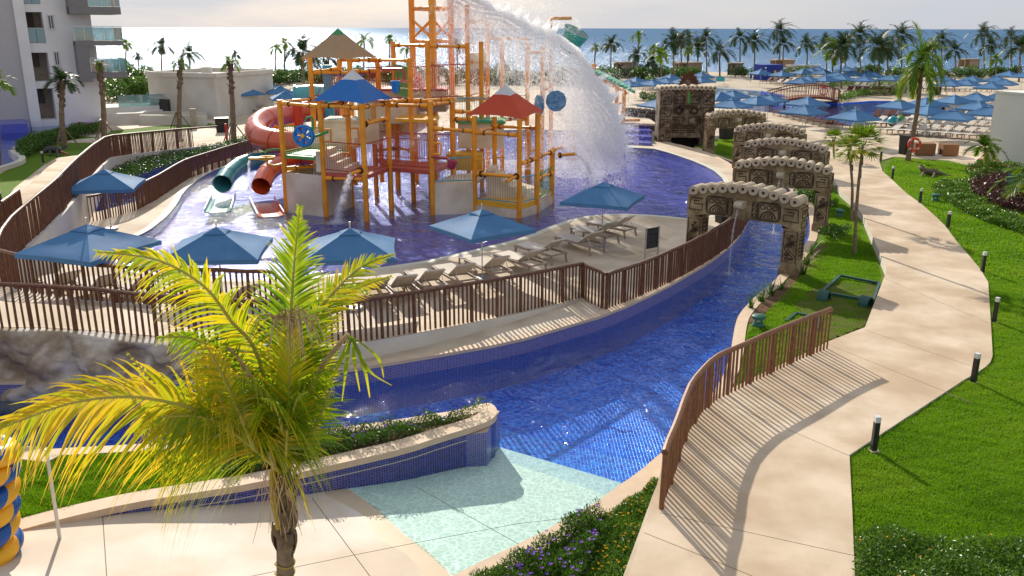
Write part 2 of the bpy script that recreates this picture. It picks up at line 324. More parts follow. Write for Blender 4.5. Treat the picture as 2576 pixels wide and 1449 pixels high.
def zsand(x, y): return -min(2.6, max(0., (y - 150) * .028))
def edge_wave(off, amp, sd_=0):
    return [sh_a + shd * (-6 + i * .5) + shn * (off + amp * (math.sin(i * 1.7 + sd_) + .6 * math.sin(i * .63 + 1 + sd_))) for i in range(34)]
wl_ = edge_wave(0, .0); we_ = edge_wave(.42, .05)
allp = beach_poly
def halfclip(P, off, amp, sgn):
    E = edge_wave(off, amp); far_ = [E[-1] - shn * sgn * -14, E[0] - shn * sgn * -14]; return E + [E[-1] + shn * sgn * 14, E[0] + shn * sgn * 14]
shal_poly = halfclip(None, 0.0, .05, -1); wet_poly = halfclip(None, .40, .09, -1)
# expansion joints in the slabs
def jl(p, q, w=.007):
    d = (q - p).normalized(); n = Vector((-d.y, d.x, 0)) * w; return [p + n, q + n, q - n, p - n]
J = []
for a, b in (((2083, 866), (2440, 1010)), ((2176, 830), (2470, 930)), ((1660, 1290), (2150, 1398)), ((2225, 700), (2486, 812)), ((2100, 465), (2290, 500)), ((1800, 1003), (2140, 1148)), ((1620, 1340), (2170, 1560))):
    J.append(('joint_path', jl(W(*a), W(*b))))
def bj(a, b): 
    p, q = W(*a, -.2), W(*b, -.2); return jl(p, q, .007)
for a, b in (((260, 1296), (285, 1640)), ((784, 1236), (940, 1449)), ((940, 1449), (1010, 1560)), ((560, 1480), (890, 1381)), ((890, 1381), (1300, 1262)), ((1040, 1180), (1330, 1330)), ((-100, 1600), (560, 1480)), ((1300, 1262), (1640, 1190))):
    J.append(('joint_beach', bj(a, b)))
ZR = 0
regions = J + [('planter', planter_poly), ('river', river_poly), ('channel', channel_poly), ('kids', kids_poly), ('shallow', shal_poly), ('wet', wet_poly), ('beach', beach_poly), ('path', path_poly),
    ('lawn_mid', lawn_mid), ('lawn_right', lawn_right), ('hedge_bed', hedge_bed), ('hotel_pool', hotel_pool), ('lawn_left', lawn_left), ('far_pool', far_pool),
    ('terrace', [Vector(p) for p in ((-200, -30, 0), (200, -30, 0), (200, 118, 0), (-200, 118, 0))]), ('sand', [Vector(p) for p in ((-200, 118, 0), (200, 118, 0), (200, 260, 0), (-200, 260, 0))])]
ZF = dict(shallow=lambda x, y: zbeach(x, y), wet=lambda x, y: zbeach(x, y), planter=lambda x, y: .08, river=lambda x, y: -1.25, channel=lambda x, y: -1.1, kids=lambda x, y: -.40, beach=zbeach, path=lambda x, y: 0, lawn_mid=lambda x, y: -.30,
    lawn_right=lambda x, y: -.06, hedge_bed=lambda x, y: -.12, hotel_pool=lambda x, y: -.8, lawn_left=lambda x, y: -.02, far_pool=lambda x, y: -1.0, terrace=lambda x, y: 0, sand=zsand,
    joint_path=lambda x, y: -.014, joint_beach=lambda x, y: zbeach(x, y) - .01)
RM = dict(shallow=plaster, wet=wetm, planter=soil, river=tilefl, channel=tilefl, kids=tilepurple, beach=beachm, path=pathmat, lawn_mid=grassm, lawn_right=grassm, hedge_bed=soil, hotel_pool=tilefar, lawn_left=grassm, far_pool=tilefar, terrace=concrete, sand=sandm, joint_path=jointm, joint_beach=jointm)
RN = dict(shallow='pool_entry_floor', wet='wet_slab', planter='planter_soil', river='river_bed', channel='channel_bed', kids='splash_pool_floor', beach='beach_entry_slab', path='garden_path', lawn_mid='lawn_by_river', lawn_right='lawn_by_path', hedge_bed='hedge_soil', hotel_pool='hotel_pool_floor', lawn_left='lawn_by_bridge', far_pool='main_pool_floor', terrace='terrace', sand='beach_sand', joint_path='path_joint', joint_beach='slab_joint')
V2, E2 = [], []
def addpoly(P):
    n = len(V2)
    for p in P: V2.append(Vector((p[0], p[1])))
    for i in range(len(P)): E2.append((n + i, n + (i + 1) % len(P)))
for nme, P in regions: addpoly(P)
for gx in range(-20, 14, 2):                 # a loose grid so the sloped slab bends
    for gy in range(-12, 24, 2): V2.append(Vector((gx + .137, gy + .211)))
for gx in range(-140, 150, 20):
    for gy in (126, 136, 150, 165, 185, 200, 230): V2.append(Vector((gx + .3, gy + .2)))
cv, ce, cf, *_ = delaunay_2d_cdt(V2, E2, [], 0, 1e-4)
boxes = [(nme, P, min(p[0] for p in P), max(p[0] for p in P), min(p[1] for p in P), max(p[1] for p in P)) for nme, P in regions]
def classify(x, y):
    r_ = classify0(x, y)
    if r_ in ('shallow', 'wet') and not inpoly(x, y, beach_poly): return classify0(x, y, ('shallow', 'wet'))
    return r_
def classify0(x, y, skip=()):
    for i, (nme, P, a, b, c, d) in enumerate(boxes):
        if nme not in skip and a <= x <= b and c <= y <= d and inpoly(x, y, P): return nme
    return None
tri_reg = []
for f in cf:
    x = sum(cv[i].x for i in f) / 3; y = sum(cv[i].y for i in f) / 3; tri_reg.append(classify(x, y))
edge_t = {}
for ti, f in enumerate(cf):
    for i in range(3):
        a, b = f[i], f[(i + 1) % 3]; edge_t.setdefault((min(a, b), max(a, b)), []).append(ti)
# components (slabs of path and beach are pieces)
comp = [-1] * len(cf); nc = 0
for s in range(len(cf)):
    if comp[s] >= 0: continue
    st = [s]; comp[s] = nc
    while st:
        t = st.pop(); f = cf[t]
        for i in range(3):
            a, b = f[i], f[(i + 1) % 3]
            for u in edge_t[(min(a, b), max(a, b))]:
                if comp[u] < 0 and tri_reg[u] == tri_reg[t]: comp[u] = nc; st.append(u)
    nc += 1
def region_mesh(name, tris, zf, m, parent=None, kind='structure', z=None):
    ids = {}; v = []; fs = []
    for t in tris:
        f = []
        for i in cf[t]:
            if i not in ids: ids[i] = len(v); x, y = cv[i]; v.append((x, y, zf(x, y) if z is None else z))
            f.append(ids[i])
        a, b, c = (v[k] for k in f)
        if (b[0] - a[0]) * (c[1] - a[1]) - (b[1] - a[1]) * (c[0] - a[0]) < 0: f = f[::-1]
        fs.append(f)
    me = bpy.data.meshes.new(name); me.from_pydata(v, [], fs); me.materials.append(m)
    uv = me.uv_layers.new(); 
    for lp in me.loops: uv.data[lp.index].uv = v[lp.vertex_index][:2]
    o = bpy.data.objects.new(name, me); link(o, parent)
    if kind: o['kind'] = kind
    return o
by = {}
for t, r in enumerate(tri_reg):
    if r: by.setdefault(r, []).append(t)
for r, tris in by.items():
    if r in ('path', 'beach'):
        root = empty(RN[r], kind='structure'); cs = {}
        for t in tris: cs.setdefault(comp[t], []).append(t)
        for k, tt in cs.items():
            region_mesh('slab', tt, ZF[r], RM[r], root, None)
    else: region_mesh(RN[r], tris, ZF[r], RM[r])
# walls wherever two levels meet
mosaic_low = {'river', 'channel', 'kids', 'hotel_pool', 'far_pool'}
wl = {}
for (a, b), ts in edge_t.items():
    if len(ts) != 2: continue
    r1, r2 = tri_reg[ts[0]], tri_reg[ts[1]]
    if not r1 or not r2 or r1 == r2 or 'sand' in (r1, r2): continue
    A, B = cv[a], cv[b]
    z1 = (ZF[r1](*A), ZF[r1](*B)); z2 = (ZF[r2](*A), ZF[r2](*B))
    if abs(z1[0] - z2[0]) < 1e-3 and abs(z1[1] - z2[1]) < 1e-3: continue
    lowr = r1 if sum(z1) < sum(z2) else r2
    if 'joint' in r1 or 'joint' in r2: key = ('slab_edge', jointm)
    elif r1 == 'planter' or r2 == 'planter': key = ('planter_wall', mat('tile_grout', (.40, .38, .42), .7, .3))
    elif lowr in mosaic_low or (lowr in ('beach', 'shallow', 'wet')): key = ({'kids': 'splash_pool_wall', 'far_pool': 'main_pool_wall', 'hotel_pool': 'hotel_pool_wall', 'channel': 'channel_wall'}.get(lowr, 'river_wall'), {'kids': tilepurple, 'far_pool': tilefar}.get(lowr, tile))
    else: key = ('kerb_face', white)
    wl.setdefault(key, []).append((A, B, z1, z2))
for (nme, m), L_ in wl.items():
    me = bpy.data.meshes.new(nme); v = []; f = []; uvs = []
    for A, B, z1, z2 in L_:
        n = len(v); hz = [max(z1[0], z2[0]), max(z1[1], z2[1])]; lz = [min(z1[0], z2[0]), min(z1[1], z2[1])]
        d = (B - A).normalized(); u0 = A.dot(d) ; u1 = B.dot(d)
        v += [(A.x, A.y, lz[0]), (B.x, B.y, lz[1]), (B.x, B.y, hz[1]), (A.x, A.y, hz[0])]; f.append((n, n + 1, n + 2, n + 3)); uvs += [(u0, lz[0]), (u1, lz[1]), (u1, hz[1]), (u0, hz[0])]
    me.from_pydata(v, [], f); me.materials.append(m); uv = me.uv_layers.new()
    for i, q in enumerate(uvs): uv.data[i].uv = q
    o = bpy.data.objects.new(nme, me); link(o); o['kind'] = 'structure'
# ------------------------------------------------------------------ water sheets
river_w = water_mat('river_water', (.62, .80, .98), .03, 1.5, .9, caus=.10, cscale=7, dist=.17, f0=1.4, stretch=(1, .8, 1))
kids_w = water_mat('splash_water', (.72, .76, .98), .055, 2.2, 1., caus=.0, dist=.26, body=(.09, .11, .42), bodyf=.2, f0=1.5)
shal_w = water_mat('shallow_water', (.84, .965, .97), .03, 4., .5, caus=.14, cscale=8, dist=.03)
far_w = water_mat('main_pool_water', (.45, .7, .95), .04, 1.6, .35, dist=.05, f0=1.7)
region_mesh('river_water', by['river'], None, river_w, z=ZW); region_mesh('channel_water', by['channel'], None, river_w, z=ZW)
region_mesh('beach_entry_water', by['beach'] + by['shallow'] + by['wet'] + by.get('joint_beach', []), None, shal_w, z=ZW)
region_mesh('splash_pool_water', by['kids'], None, kids_w, z=ZK)
region_mesh('main_pool_water', by['far_pool'], None, far_w, z=-.12)
region_mesh('hotel_pool_water', by['hotel_pool'], None, far_w, z=-.25)
sea_m = bpy.data.materials.new('sea_water'); sea_m.use_nodes = True
def make_sea():
    t = sea_m.node_tree; l = t.links.new; t.nodes.clear(); o = t.nodes.new('ShaderNodeOutputMaterial')
    df = t.nodes.new('ShaderNodeBsdfDiffuse'); df.inputs[0].default_value = (.035, .12, .235, 1)
    gl = t.nodes.new('ShaderNodeBsdfGlossy'); gl.inputs['Roughness'].default_value = .25; gl.inputs[0].default_value = (.75, .85, 1, 1)
    g = t.nodes.new('ShaderNodeNewGeometry'); mpn = t.nodes.new('ShaderNodeMapping'); mpn.inputs['Scale'].default_value = (1, 1.6, 1); l(g.outputs['Position'], mpn.inputs[0])
    n = t.nodes.new('ShaderNodeTexNoise'); n.inputs['Scale'].default_value = .6; n.inputs['Detail'].default_value = 8; n.inputs['Roughness'].default_value = .78; l(mpn.outputs[0], n.inputs['Vector'])
    bp = t.nodes.new('ShaderNodeBump'); bp.inputs['Strength'].default_value = 1; bp.inputs['Distance'].default_value = .5; l(n.outputs[0], bp.inputs['Height']); l(bp.outputs[0], gl.inputs['Normal'])
    ms = t.nodes.new('ShaderNodeMixShader'); ms.inputs[0].default_value = .20; l(df.outputs[0], ms.inputs[1]); l(gl.outputs[0], ms.inputs[2]); l(ms.outputs[0], o.inputs[0])
make_sea()
m_ = MB(); ys = [190, 210, 300, 500, 1000, 3000, 10000, 60000]; xs = [-60000, -3000, -400, 0, 400, 3000, 60000]
vs = [(x, y, -1.35) for y in ys for x in xs]; nx = len(xs)
m_.add(vs, [(j * nx + i, j * nx + i + 1, (j + 1) * nx + i + 1, (j + 1) * nx + i) for j in range(len(ys) - 1) for i in range(nx - 1)])
m_.build('sea', sea_m, kind='structure')
# ------------------------------------------------------------------ kerbs and caps
def kerb(name, pts, w0, w1, z0, z1, m=capm):
    mb = MB(); strip(mb, pts, w0, w1, z0, z1); return mb.build(name, m, kind='structure')
kerb('river_kerb', east_s, .0, .32, -.5, -.27); kerb('river_kerb', near_s, .0, .42, -.5, -.26)
kerb('river_cap', north[:-3], -.02, .26, -.06, .02)
kp = kids_poly[:]
i0 = min(range(len(kp)), key=lambda i: (kp[i] - W(1690, 388, ZK)).length); 
kerb('pool_coping', kp, .0, -.34 if False else .30, -.12, .008, mat('coping_stone', (.58, .56, .46), .7, .3, var=.06, vscale=3))
strip_pts = [W(x, y, 0) for x, y in ((1648, 368), (1690, 380), (1766, 405), (1815, 432), (1842, 452))]
# ================================================================== wooden fences
def unit_cyl(r0, r1, n=6, name='picket', m=wood):
    mb = MB(); mb.tube([(0, 0, 0), (0, 0, 1)], [r0, r1], n); o = mb.build(name, m); me = o.data; bpy.data.objects.remove(o); return me
picket_me = unit_cyl(.030, .028); post_me = unit_cyl(.052, .048, 8, 'post')
picket_lt = unit_cyl(.027, .025, 6, 'picket', woodlt); post_lt = unit_cyl(.052, .048, 8, 'post', woodlt)
def fence(label, pts, H=1.05, sp=.148, every=6, light=False, railm=None, group='timber picket fences', rr=.055, maxn=300, ends=(0, 0)):
    root = empty('picket_fence', pts[0], 0, label, 'fence', group)
    L_ = [0]
    for a, b in zip(pts[:-1], pts[1:]): L_.append(L_[-1] + (b - a).length)
    def at(s):
        for i in range(len(pts) - 1):
            if s <= L_[i + 1] or i == len(pts) - 2: return pts[i].lerp(pts[i + 1], (s - L_[i]) / (L_[i + 1] - L_[i]))
    n = int(L_[-1] / sp); pm, qm = (picket_lt, post_lt) if light else (picket_me, post_me)
    for i in range(n + 1):
        p = at(i * L_[-1] / n); post = i % every == 0
        if i >= maxn: break
        o = bpy.data.objects.new('post' if post else 'picket', qm if post else pm)
        o.location = p - pts[0]; o.scale = (random.uniform(.85, 1.15), random.uniform(.85, 1.15), H - .03); o.rotation_euler = (random.uniform(-.012, .012), random.uniform(-.012, .012), random.uniform(0, 3))
        link(o, root)
    mb = MB(pts[0]); mb.tube([p + Vector((0, 0, H + random.uniform(-.012, .012))) for p in smooth_line(pts, 1)], rr, 8); mb.build('handrail', woodlt if light else wood, root, smooth=True)
    return root
railB = [W(x, y, z) for x, y, z in ((-130, 822, 1.35), (0, 827, 1.3), (107, 829, 1.2), (227, 835, 1.05), (330, 845, .9), (395, 851, .85), (600, 862, .68), (730, 868, .58), (840, 869, .5), (938, 854, .42), (1115, 822, .38), (1300, 786, .2), (1464, 748, .02))]
railB2 = [W(x, y, 0) for x, y in ((1464, 748), (1476, 758), (1523, 778))]
railB3 = [W(x, y, 0) for x, y in ((1525, 778), (1600, 750), (1675, 716), (1730, 688), (1764, 668), (1785, 655), (1830, 624), (1862, 590), (1880, 560), (1889, 535), (1890, 515))]
railA = [W(x, y, z) for x, y, z in ((8, 716, .62), (57, 733, .66), (130, 745, .66), (200, 755, .64), (275, 761, .62), (325, 765, .6), (440, 770, .56), (600, 775, .5), (700, 778, .45))]
fence1 = [W(x, y, z) for x, y, z in ((8, 716, .62), (16, 685, .7), (35, 652, .85), (67, 618, 1.0), (110, 579, 1.25), (160, 529, 1.5), (195, 482, 1.5), (225, 447, 1.25), (250, 419, 1.0), (275, 397, .75), (330, 389, .55), (390, 381, .45), (470, 372, .35), (550, 364, .3))]
fence2 = [W(x, y, 0) for x, y in ((216, 558), (250, 554), (300, 541), (345, 528), (392, 503), (440, 471), (475, 449), (525, 431), (580, 412), (645, 391), (700, 378))]
fence('long curved timber picket fence between sun loungers and sloping white deck edge', railB[5:], light=False)
fence('timber picket fence on top of the grey rock wall', railB[:6])
fence('short timber picket fence stepping down beside ramp with striped shadow', railB2, every=7)
fence('timber picket fence along the tiled river edge passing the nearest stone arch', railB3)
fence('timber picket fence behind the rock wall fence, beside hidden loungers', railA)
fence('dense timber picket fence climbing over the arched footbridge on the left', fence1, sp=.115, H=1.22, every=9)
fence('timber picket fence behind teal slide following the narrow tiled channel', fence2)
fence('timber picket fence at far left edge beyond the pale bridge deck', [W(-60, 560, .9), W(0, 528, .9), W(38, 562, .9)][:1] + [W(5, 615, .9), W(55, 575, .9)][:0] + [W(2, 610, .9), W(60, 560, .9)], sp=.12, H=1.2)
railR = [W(x, y, 0) for x, y in ((1664, 1279), (1676, 1240), (1693, 1199), (1705, 1160), (1717, 1122), (1732, 1084), (1768, 1034), (1806, 1003), (1853, 981), (1932, 942), (2018, 901), (2080, 877))]
fence('brown timber picket fence beside the garden path casting long striped shadows', railR, light=True, rr=.06)
# raised ramp and bridge deck
ub = [p + Vector((0, 0, 0)) for p in railB]
innerB = offset(ub, 2.2)
for p, q in zip(innerB, ub): p.z = max(.006, q.z * (.92 if q.x < -8 else .0) + .006)
mb = MB(); 
seg = [i for i, p in enumerate(ub)]
Aline = smooth_line([p + Vector((0, 0, .0)) for p in offset(ub, -.10)], 1); Bline = smooth_line(innerB, 1)
ribbon(mb, Aline, Bline); mb.build('deck_ramp', concrete, kind='structure')
mb = MB(); strip(mb, smooth_line([p for p in offset(ub, -.10)], 1), -.02, .02, -.05, lambda p: 0)
mb = MB(); Aw = [p for p in offset(smooth_line(ub, 1), -.115) if p.x > W(640, 990, 0).x]; top = [p.copy() for p in Aw]; bot = [Vector((p.x, p.y, -.02)) for p in Aw]; ribbon(mb, top, bot); mb.build('ramp_wall', white, kind='structure')
brL = [W(x, y, z) for x, y, z in ((-120, 700, .62), (-60, 660, .7), (-40, 640, .85), (-20, 590, 1.0), (0, 545, 1.25), (30, 498, 1.5), (90, 450, 1.5), (118, 420, 1.25), (150, 402, 1.0), (217, 390, .75), (270, 376, .55), (360, 366, .45), (450, 358, .35), (540, 350, .3))]
mb = MB(); ribbon(mb, [p + Vector((0, 0, .0)) for p in offset(fence1, .12)] if False else smooth_line(fence1, 1), smooth_line(brL, 1), -.04); mb.build('bridge_deck', pathmat, kind='structure')
mb = MB(); strip(mb, smooth_line(fence1, 1), -.16, .10, -.1, lambda p: p.z + .03); mb.build('bridge_parapet', white, kind='structure')
def yB(x):
    for a, b in zip(railB[:-1], railB[1:]):
        if x <= b.x: t = max(0, (x - a.x) / (b.x - a.x)); return a.lerp(b, t)
    return railB[-1]
_ra = [railA[0] + Vector((-3, -.5, .3))] + smooth_line(railA, 1); mb = MB(); ribbon(mb, _ra, [Vector((p.x - .2, yB(p.x - .2).y + .12, yB(p.x - .2).z + .004)) for p in _ra]); mb.build('ramp_surface', concrete, kind='structure')
mb = MB(); strip(mb, smooth_line(railA, 1), -.12, .10, -.05, lambda p: p.z + .02); mb.build('ramp_kerb', white, kind='structure')
# rock wall under the ramp
def rock_wall():
    L_ = dens([W(-260, 1003, ZW), W(0, 1003, ZW), W(330, 1003, ZW), W(600, 1001, ZW), W(700, 994, ZW)], .07)
    tops = [Vector((p.x, p.y, 0)) for p in dens(smooth_line(offset(railB[:9], -.12), 1), .16)]
    nz_ = 44; v = []; 
    for i, p in enumerate(L_):
        u = i / (len(L_) - 1); tp = min(railB, key=lambda q: abs(q.x - p.x)); 
        j = max(k for k in range(len(railB) - 1) if railB[k].x <= p.x or k == 0); a, b = railB[j], railB[j + 1]; f = max(0, min(1, (p.x - a.x) / (b.x - a.x))); t = a.lerp(b, f)
        for k in range(nz_):
            w = k / (nz_ - 1); z = ZW - .3 + (t.z + .02 - ZW + .3) * min(1, w * 1.18); base = Vector((p.x, p.y + .12, z))
            base.y = min(base.y, t.y - .12)
            if w > .84: y = base.y + (t.y + .05 - base.y) * ((w - .84) / .16)
            else: y = base.y
            nn = mnoise.fractal(Vector((p.x * .8, w * 2.1, 3.3)), .9, 2, 7) * .42 - .16 * max(0, .12 - abs(mnoise.noise(Vector((p.x * 1.1, w * 1.7, 20))))) / .12 + abs(mnoise.noise(Vector((p.x * .55, w * 1.3, 9)))) * -.5
            env = math.sin(min(1, w * 1.15) * math.pi) ** .5 if w < .87 else 0.2 * (1 - w) / .13
            v.append((base.x, y - env * (.22 + nn) , z))
    n = len(L_); f = [(i * nz_ + k, (i + 1) * nz_ + k, (i + 1) * nz_ + k + 1, i * nz_ + k + 1) for i in range(n - 1) for k in range(nz_ - 1)]
    rm = mat('rock', (.74, .68, .60), .85, .3, c2=(.36, .31, .26), vscale=1.4, bump=1., bscale=14, dirt=((.55, .47, .38), 1.6), detail=9)
    o = npmesh('rock_wall', v, f, rm, smooth=True); tag(o, 'grey weathered artificial rock wall below the ramp at left, above tiled waterline', 'rock wall')
rock_wall()
# planter cap + peninsula details
def solid_cap(name, pts, w, z0, z1, m=capm):
    mb = MB(); strip(mb, pts, -.04 if w > 0 else .04, w, z0, z1); return mb.build(name, m, kind='structure')
solid_cap('planter_cap', capf, .34, .02, .15); solid_cap('planter_cap', capb, .26, -.02, .148)
mb = MB(); mb.tube([p + Vector((0, 0, -.27)) + (offset(capf, -.012)[i] - p) for i, p in enumerate(capf) if 6 < i < len(capf) - 8], .014, 6); o = mb.build('tile_ledge', mat('grout_bead', (.45, .40, .36), .5), kind='structure')
def mosaic_tiles():                          # the nearest tiles of the planter wall are real tiles
    pts = dens(smooth_line([Vector((p.x, p.y, 0)) for p in offset(capf, -.008)], 0), .05); v = []; f = []
    acc = 0; out = [pts[0]]
    for a, b in zip(pts[:-1], pts[1:]): out.append(b)
    s = .046
    for i in range(len(out) - 1):
        a, b = out[i], out[i + 1]; d = (b - a).normalized(); nrm = Vector((d.y, -d.x, 0)); ln = (b - a).length
        if a.x < -7.6: continue
        zb = zbeach(a.x, a.y) - .02; k = 0; z = .012
        while z > max(zb, -.9):
            p = a + d * .004; q = a + d * (ln - .005); n = len(v)
            for e, zz in ((p, z - s + .009), (q, z - s + .009), (q, z), (p, z)):
                v.append((e.x + nrm.x * .006, e.y + nrm.y * .006, zz))
            f.append((n, n + 1, n + 2, n + 3)); z -= s
    at_ = np.repeat(rng.random(len(f)), 4)
    o = npmesh('mosaic_tiles', v, f, mat('glazed_tile', (.03, .04, .3), .2, .6, attr=((.02, .022, .17), (.04, .045, .30), (.075, .08, .42))), att=at_); o['kind'] = 'stuff'
mosaic_tiles()
# ================================================================== parasols
blue = mat('parasol_blue', (.075, .195, .375), .75, .2, var=.10, vscale=1.2, transl=.03, bump=.25, bscale=3)
polem = mat('parasol_pole', (.55, .53, .5), .35, .5, metal=.6, var=.03)
def canopy_mesh(S, zc, ze, vent=False, n=8):
    mb = MB(); h = S / 2; 
    for q in range(4):
        M = Matrix.Rotation(q * math.pi / 2, 3, 'Z'); vs = []
        for i in range(n + 1):
            r = i / n
            for k in range(n + 1):
                t = -1 + 2 * k / n; x = h * r; y = h * r * t
                z = zc + (ze - zc) * (r ** 1.03) - (1 - t * t) * .05 * math.sin(r * math.pi) ** 1.0 * S / 2.6 
                if i == n: x -= (1 - t * t) * .05
                vs.append(M @ Vector((x, y, z)))
        mb.add(vs, [(i * (n + 1) + k, (i + 1) * (n + 1) + k, (i + 1) * (n + 1) + k + 1, i * (n + 1) + k + 1) for i in range(n) for k in range(n)])
        if not vent:
            e = [M @ Vector((h - .05 * (1 - t * t), h * t, ze)) for t in [-1 + 2 * k / n for k in range(n + 1)]]
            mb.add(e + [p - Vector((0, 0, .13)) for p in e], [(k, k + 1, n + 2 + k, n + 1 + k) for k in range(n)])
    return mb
def make_parasol(detail=True):
    r = empty('parasol', (0, 0, 0))
    canopy_mesh(2.65, 2.5, 1.88, n=8 if detail else 4).build('canopy', blue, r, smooth=True)
    canopy_mesh(.66, 2.535, 2.372, vent=True, n=4).build('vent_flap', blue, r, smooth=True)
    mb = MB(); mb.tube([(0, 0, 0.02), (0, 0, 2.72)], .024, 8); mb.build('pole', polem, r)
    if detail:
        for k in range(4):
            a = math.pi / 4 + k * math.pi / 2; mb = MB(); mb.tube([(0, 0, 2.46), (1.84 * math.cos(a), 1.84 * math.sin(a), 1.85)], .012, 5); mb.tube([(0, 0, 1.85), (.9 * math.cos(a), .9 * math.sin(a), 2.2)], .01, 5); mb.build('rib', polem, r)
        mb = MB(); mb.lathe((0, 0, 0), [(.02, .0), (.27, .0), (.28, .04), (.25, .09), (.06, .11), (.045, .16), (.02, .16)], 20); mb.build('base', mat('base_plate', (.42, .45, .47), .4, .5, metal=.3), r, smooth=True)
        mb = MB(); mb.lathe((0, 0, 2.62), [(.001, 0), (.03, .02), (.03, .06), (.001, .1)], 8); mb.build('finial', polem, r)
    return r
U0 = make_parasol(True); U1 = make_parasol(False); U0.location = (0, -60, 0); U1.location = (0, -60, 0)
_usedU = [False, False]
def parasol(apx, apy, rot, label, group, near=False, s=1., z0=0.):
    k = 0 if near else 1; src = U0 if near else U1
    o = src if not _usedU[k] else copy_tree(src); _usedU[k] = True
    p = W(apx, apy, 2.62 * s + z0); o.location = (p.x, p.y, z0); o.rotation_euler = (0, 0, R_(rot)); o.scale = (s, s, s)
    tag(o, label, 'parasol', group); return o
G = 'blue parasols round the splash pool'
parasol(217, 556, -20, 'blue square parasol at left, in front of the curved bridge fence corner', G, True, 1.0)
parasol(260, 420, 12, 'blue square parasol standing beside the brown bridge fence, smallest on the left', G, True, .96)
parasol(543, 563, 6, 'blue square parasol between water glitter and crown of the front palm', G, True, .98)
parasol(880, 566, 8, 'blue square parasol half hidden behind the right fronds of the front palm', G, True, .95)
parasol(1212, 519, 36, 'blue square parasol over the row of loungers in front of the red roofed tower', G, True, .92)
parasol(1519, 452, 68, 'dark blue parasol over three loungers beside the curved pool edge', G, True, .95)
# ================================================================== sun loungers
sling = mat('lounger_sling', (.62, .55, .47), .8, .2, var=.05, vscale=3, bump=.2, bscale=40)
frm = mat('lounger_frame', (.34, .26, .20), .55, .3, var=.08)
slingb = mat('lounger_sling_brown', (.10, .035, .028), .8, .2, var=.15, vscale=3)
def make_lounger(full=True, sm=sling, back=34):
    b = R_(back); hx = 1.25; bl = .78; hz = .36; tip = Vector((hx + bl * math.cos(b), 0, hz + bl * math.sin(b)))
    if full:
        r = empty('sun_lounger', (0, 0, 0))
        mb = MB(); 
        vs = []; nn = 8
        for i in range(nn + 1):
            x = .02 + (hx - .02) * i / nn; z = hz - .015 * math.sin(i / nn * math.pi)
            for y, dz in ((-.33, 0), (.33, 0), (.33, .03), (-.33, .03)): vs.append((x, y, z + dz))
        fs = []
        for i in range(nn):
            for k in range(4): fs.append((i * 4 + k, i * 4 + (k + 1) % 4, (i + 1) * 4 + (k + 1) % 4, (i + 1) * 4 + k))
        fs += [(3, 2, 1, 0), tuple(nn * 4 + k for k in range(4))]
        mb.add(vs, fs); mb.build('seat', sm, r)
        mb = MB(); d = Vector((math.cos(b), 0, math.sin(b))); n_ = Vector((-math.sin(b), 0, math.cos(b)))
        M = Matrix(((d.x, 0, n_.x, hx), (0, 1, 0, 0), (d.z, 0, n_.z, hz), (0, 0, 0, 1)))
        mb.box((.015, -.33, 0), (bl, .33, .03), mat4=M); mb.box((bl - .1, -.3, .03), (bl - .01, .3, .055), mat4=M); mb.build('backrest', sm, r)
        mb = MB(); 
        for y in (-.36, .36): mb.bar((0, y, hz - .03), (1.95, y, hz - .05), .045, .07)
        for x in (.03, 1.93, 1.2): mb.bar((x, -.36, hz - .04), (x, .36, hz - .04), .04, .05)
        mb.build('frame', frm, r)
        for y in (-.34, .34):
            mb = MB(); p = Vector((hx + .42, y * .8, hz + .27)); mb.tube([p, (hx + .15, y * .8, hz - .02)], .011, 5); mb.tube([p, (hx + .58, y * .8, hz - .03)], .011, 5); mb.build('back_strut', polem, r)
        for x, sx in ((.10, -.06), (1.85, .08)):
            for y in (-.36, .36):
                mb = MB(); mb.bar((x, y, hz - .06), (x + sx, y, 0), .05, .06, Vector((0, 1, 0))); mb.build('leg', frm, r)
        return r
    mb = MB(); mb.m(sm); mb.box((0, -.34, hz), (hx, .34, hz + .04)); d = Vector((math.cos(b), 0, math.sin(b))); n_ = Vector((-math.sin(b), 0, math.cos(b)))
    M = Matrix(((d.x, 0, n_.x, hx), (0, 1, 0, 0), (d.z, 0, n_.z, hz), (0, 0, 0, 1))); mb.box((0, -.34, 0), (bl, .34, .05), mat4=M)
    mb.m(frm)
    for y in (-.36, .36): mb.bar((0, y, hz - .03), (1.95, y, hz - .04), .05, .07)
    for x in (.1, 1.85):
        for y in (-.36, .36): mb.bar((x, y, hz - .05), (x, y, 0), .05, .05, Vector((0, 1, 0)))
    o = mb.build('sun_lounger'); return o
L0 = make_lounger(True); L1 = make_lounger(False); L2 = make_lounger(False, slingb, 40); _ul = {}
L0.location = L1.location = L2.location = (0, -60, 0)
def lounger(src, p, rz, label, group, z=0., s=1.):
    o = src if src.name not in _ul else copy_tree(src); _ul[src.name] = 1
    o.location = (p[0], p[1], z); o.rotation_euler = (0, 0, rz); o.scale = (s, s, s); tag(o, label, 'sun lounger', group); return o
def lounger_px(foot, head, label, group, src=None, z=.01):
    a = W(*foot, .3); b = W(*head, .3); d = b - a
    lounger(src or L0, a, math.atan2(d.y, d.x), label, group, z)
G = 'beige loungers on the island deck'
lounger_px((1412, 596), (1508, 621), 'beige lounger with raised back, nearest of three beside the black menu board', G)
lounger_px((1450, 574), (1542, 596), 'beige lounger in the middle of the three under the dark blue parasol', G)
lounger_px((1489, 560), (1585, 578), 'beige lounger closest to the pool edge with steeply raised back', G)
lounger_px((1312, 617), (1400, 640), 'beige lounger by itself between parasol row and trio near menu board', G)
lounger_px((1262, 640), (1338, 663), 'beige lounger at the right end of the long diagonal row', G)
lounger_px((1192, 654), (1254, 683), 'beige lounger in the diagonal row just right of the parasol pole', G)
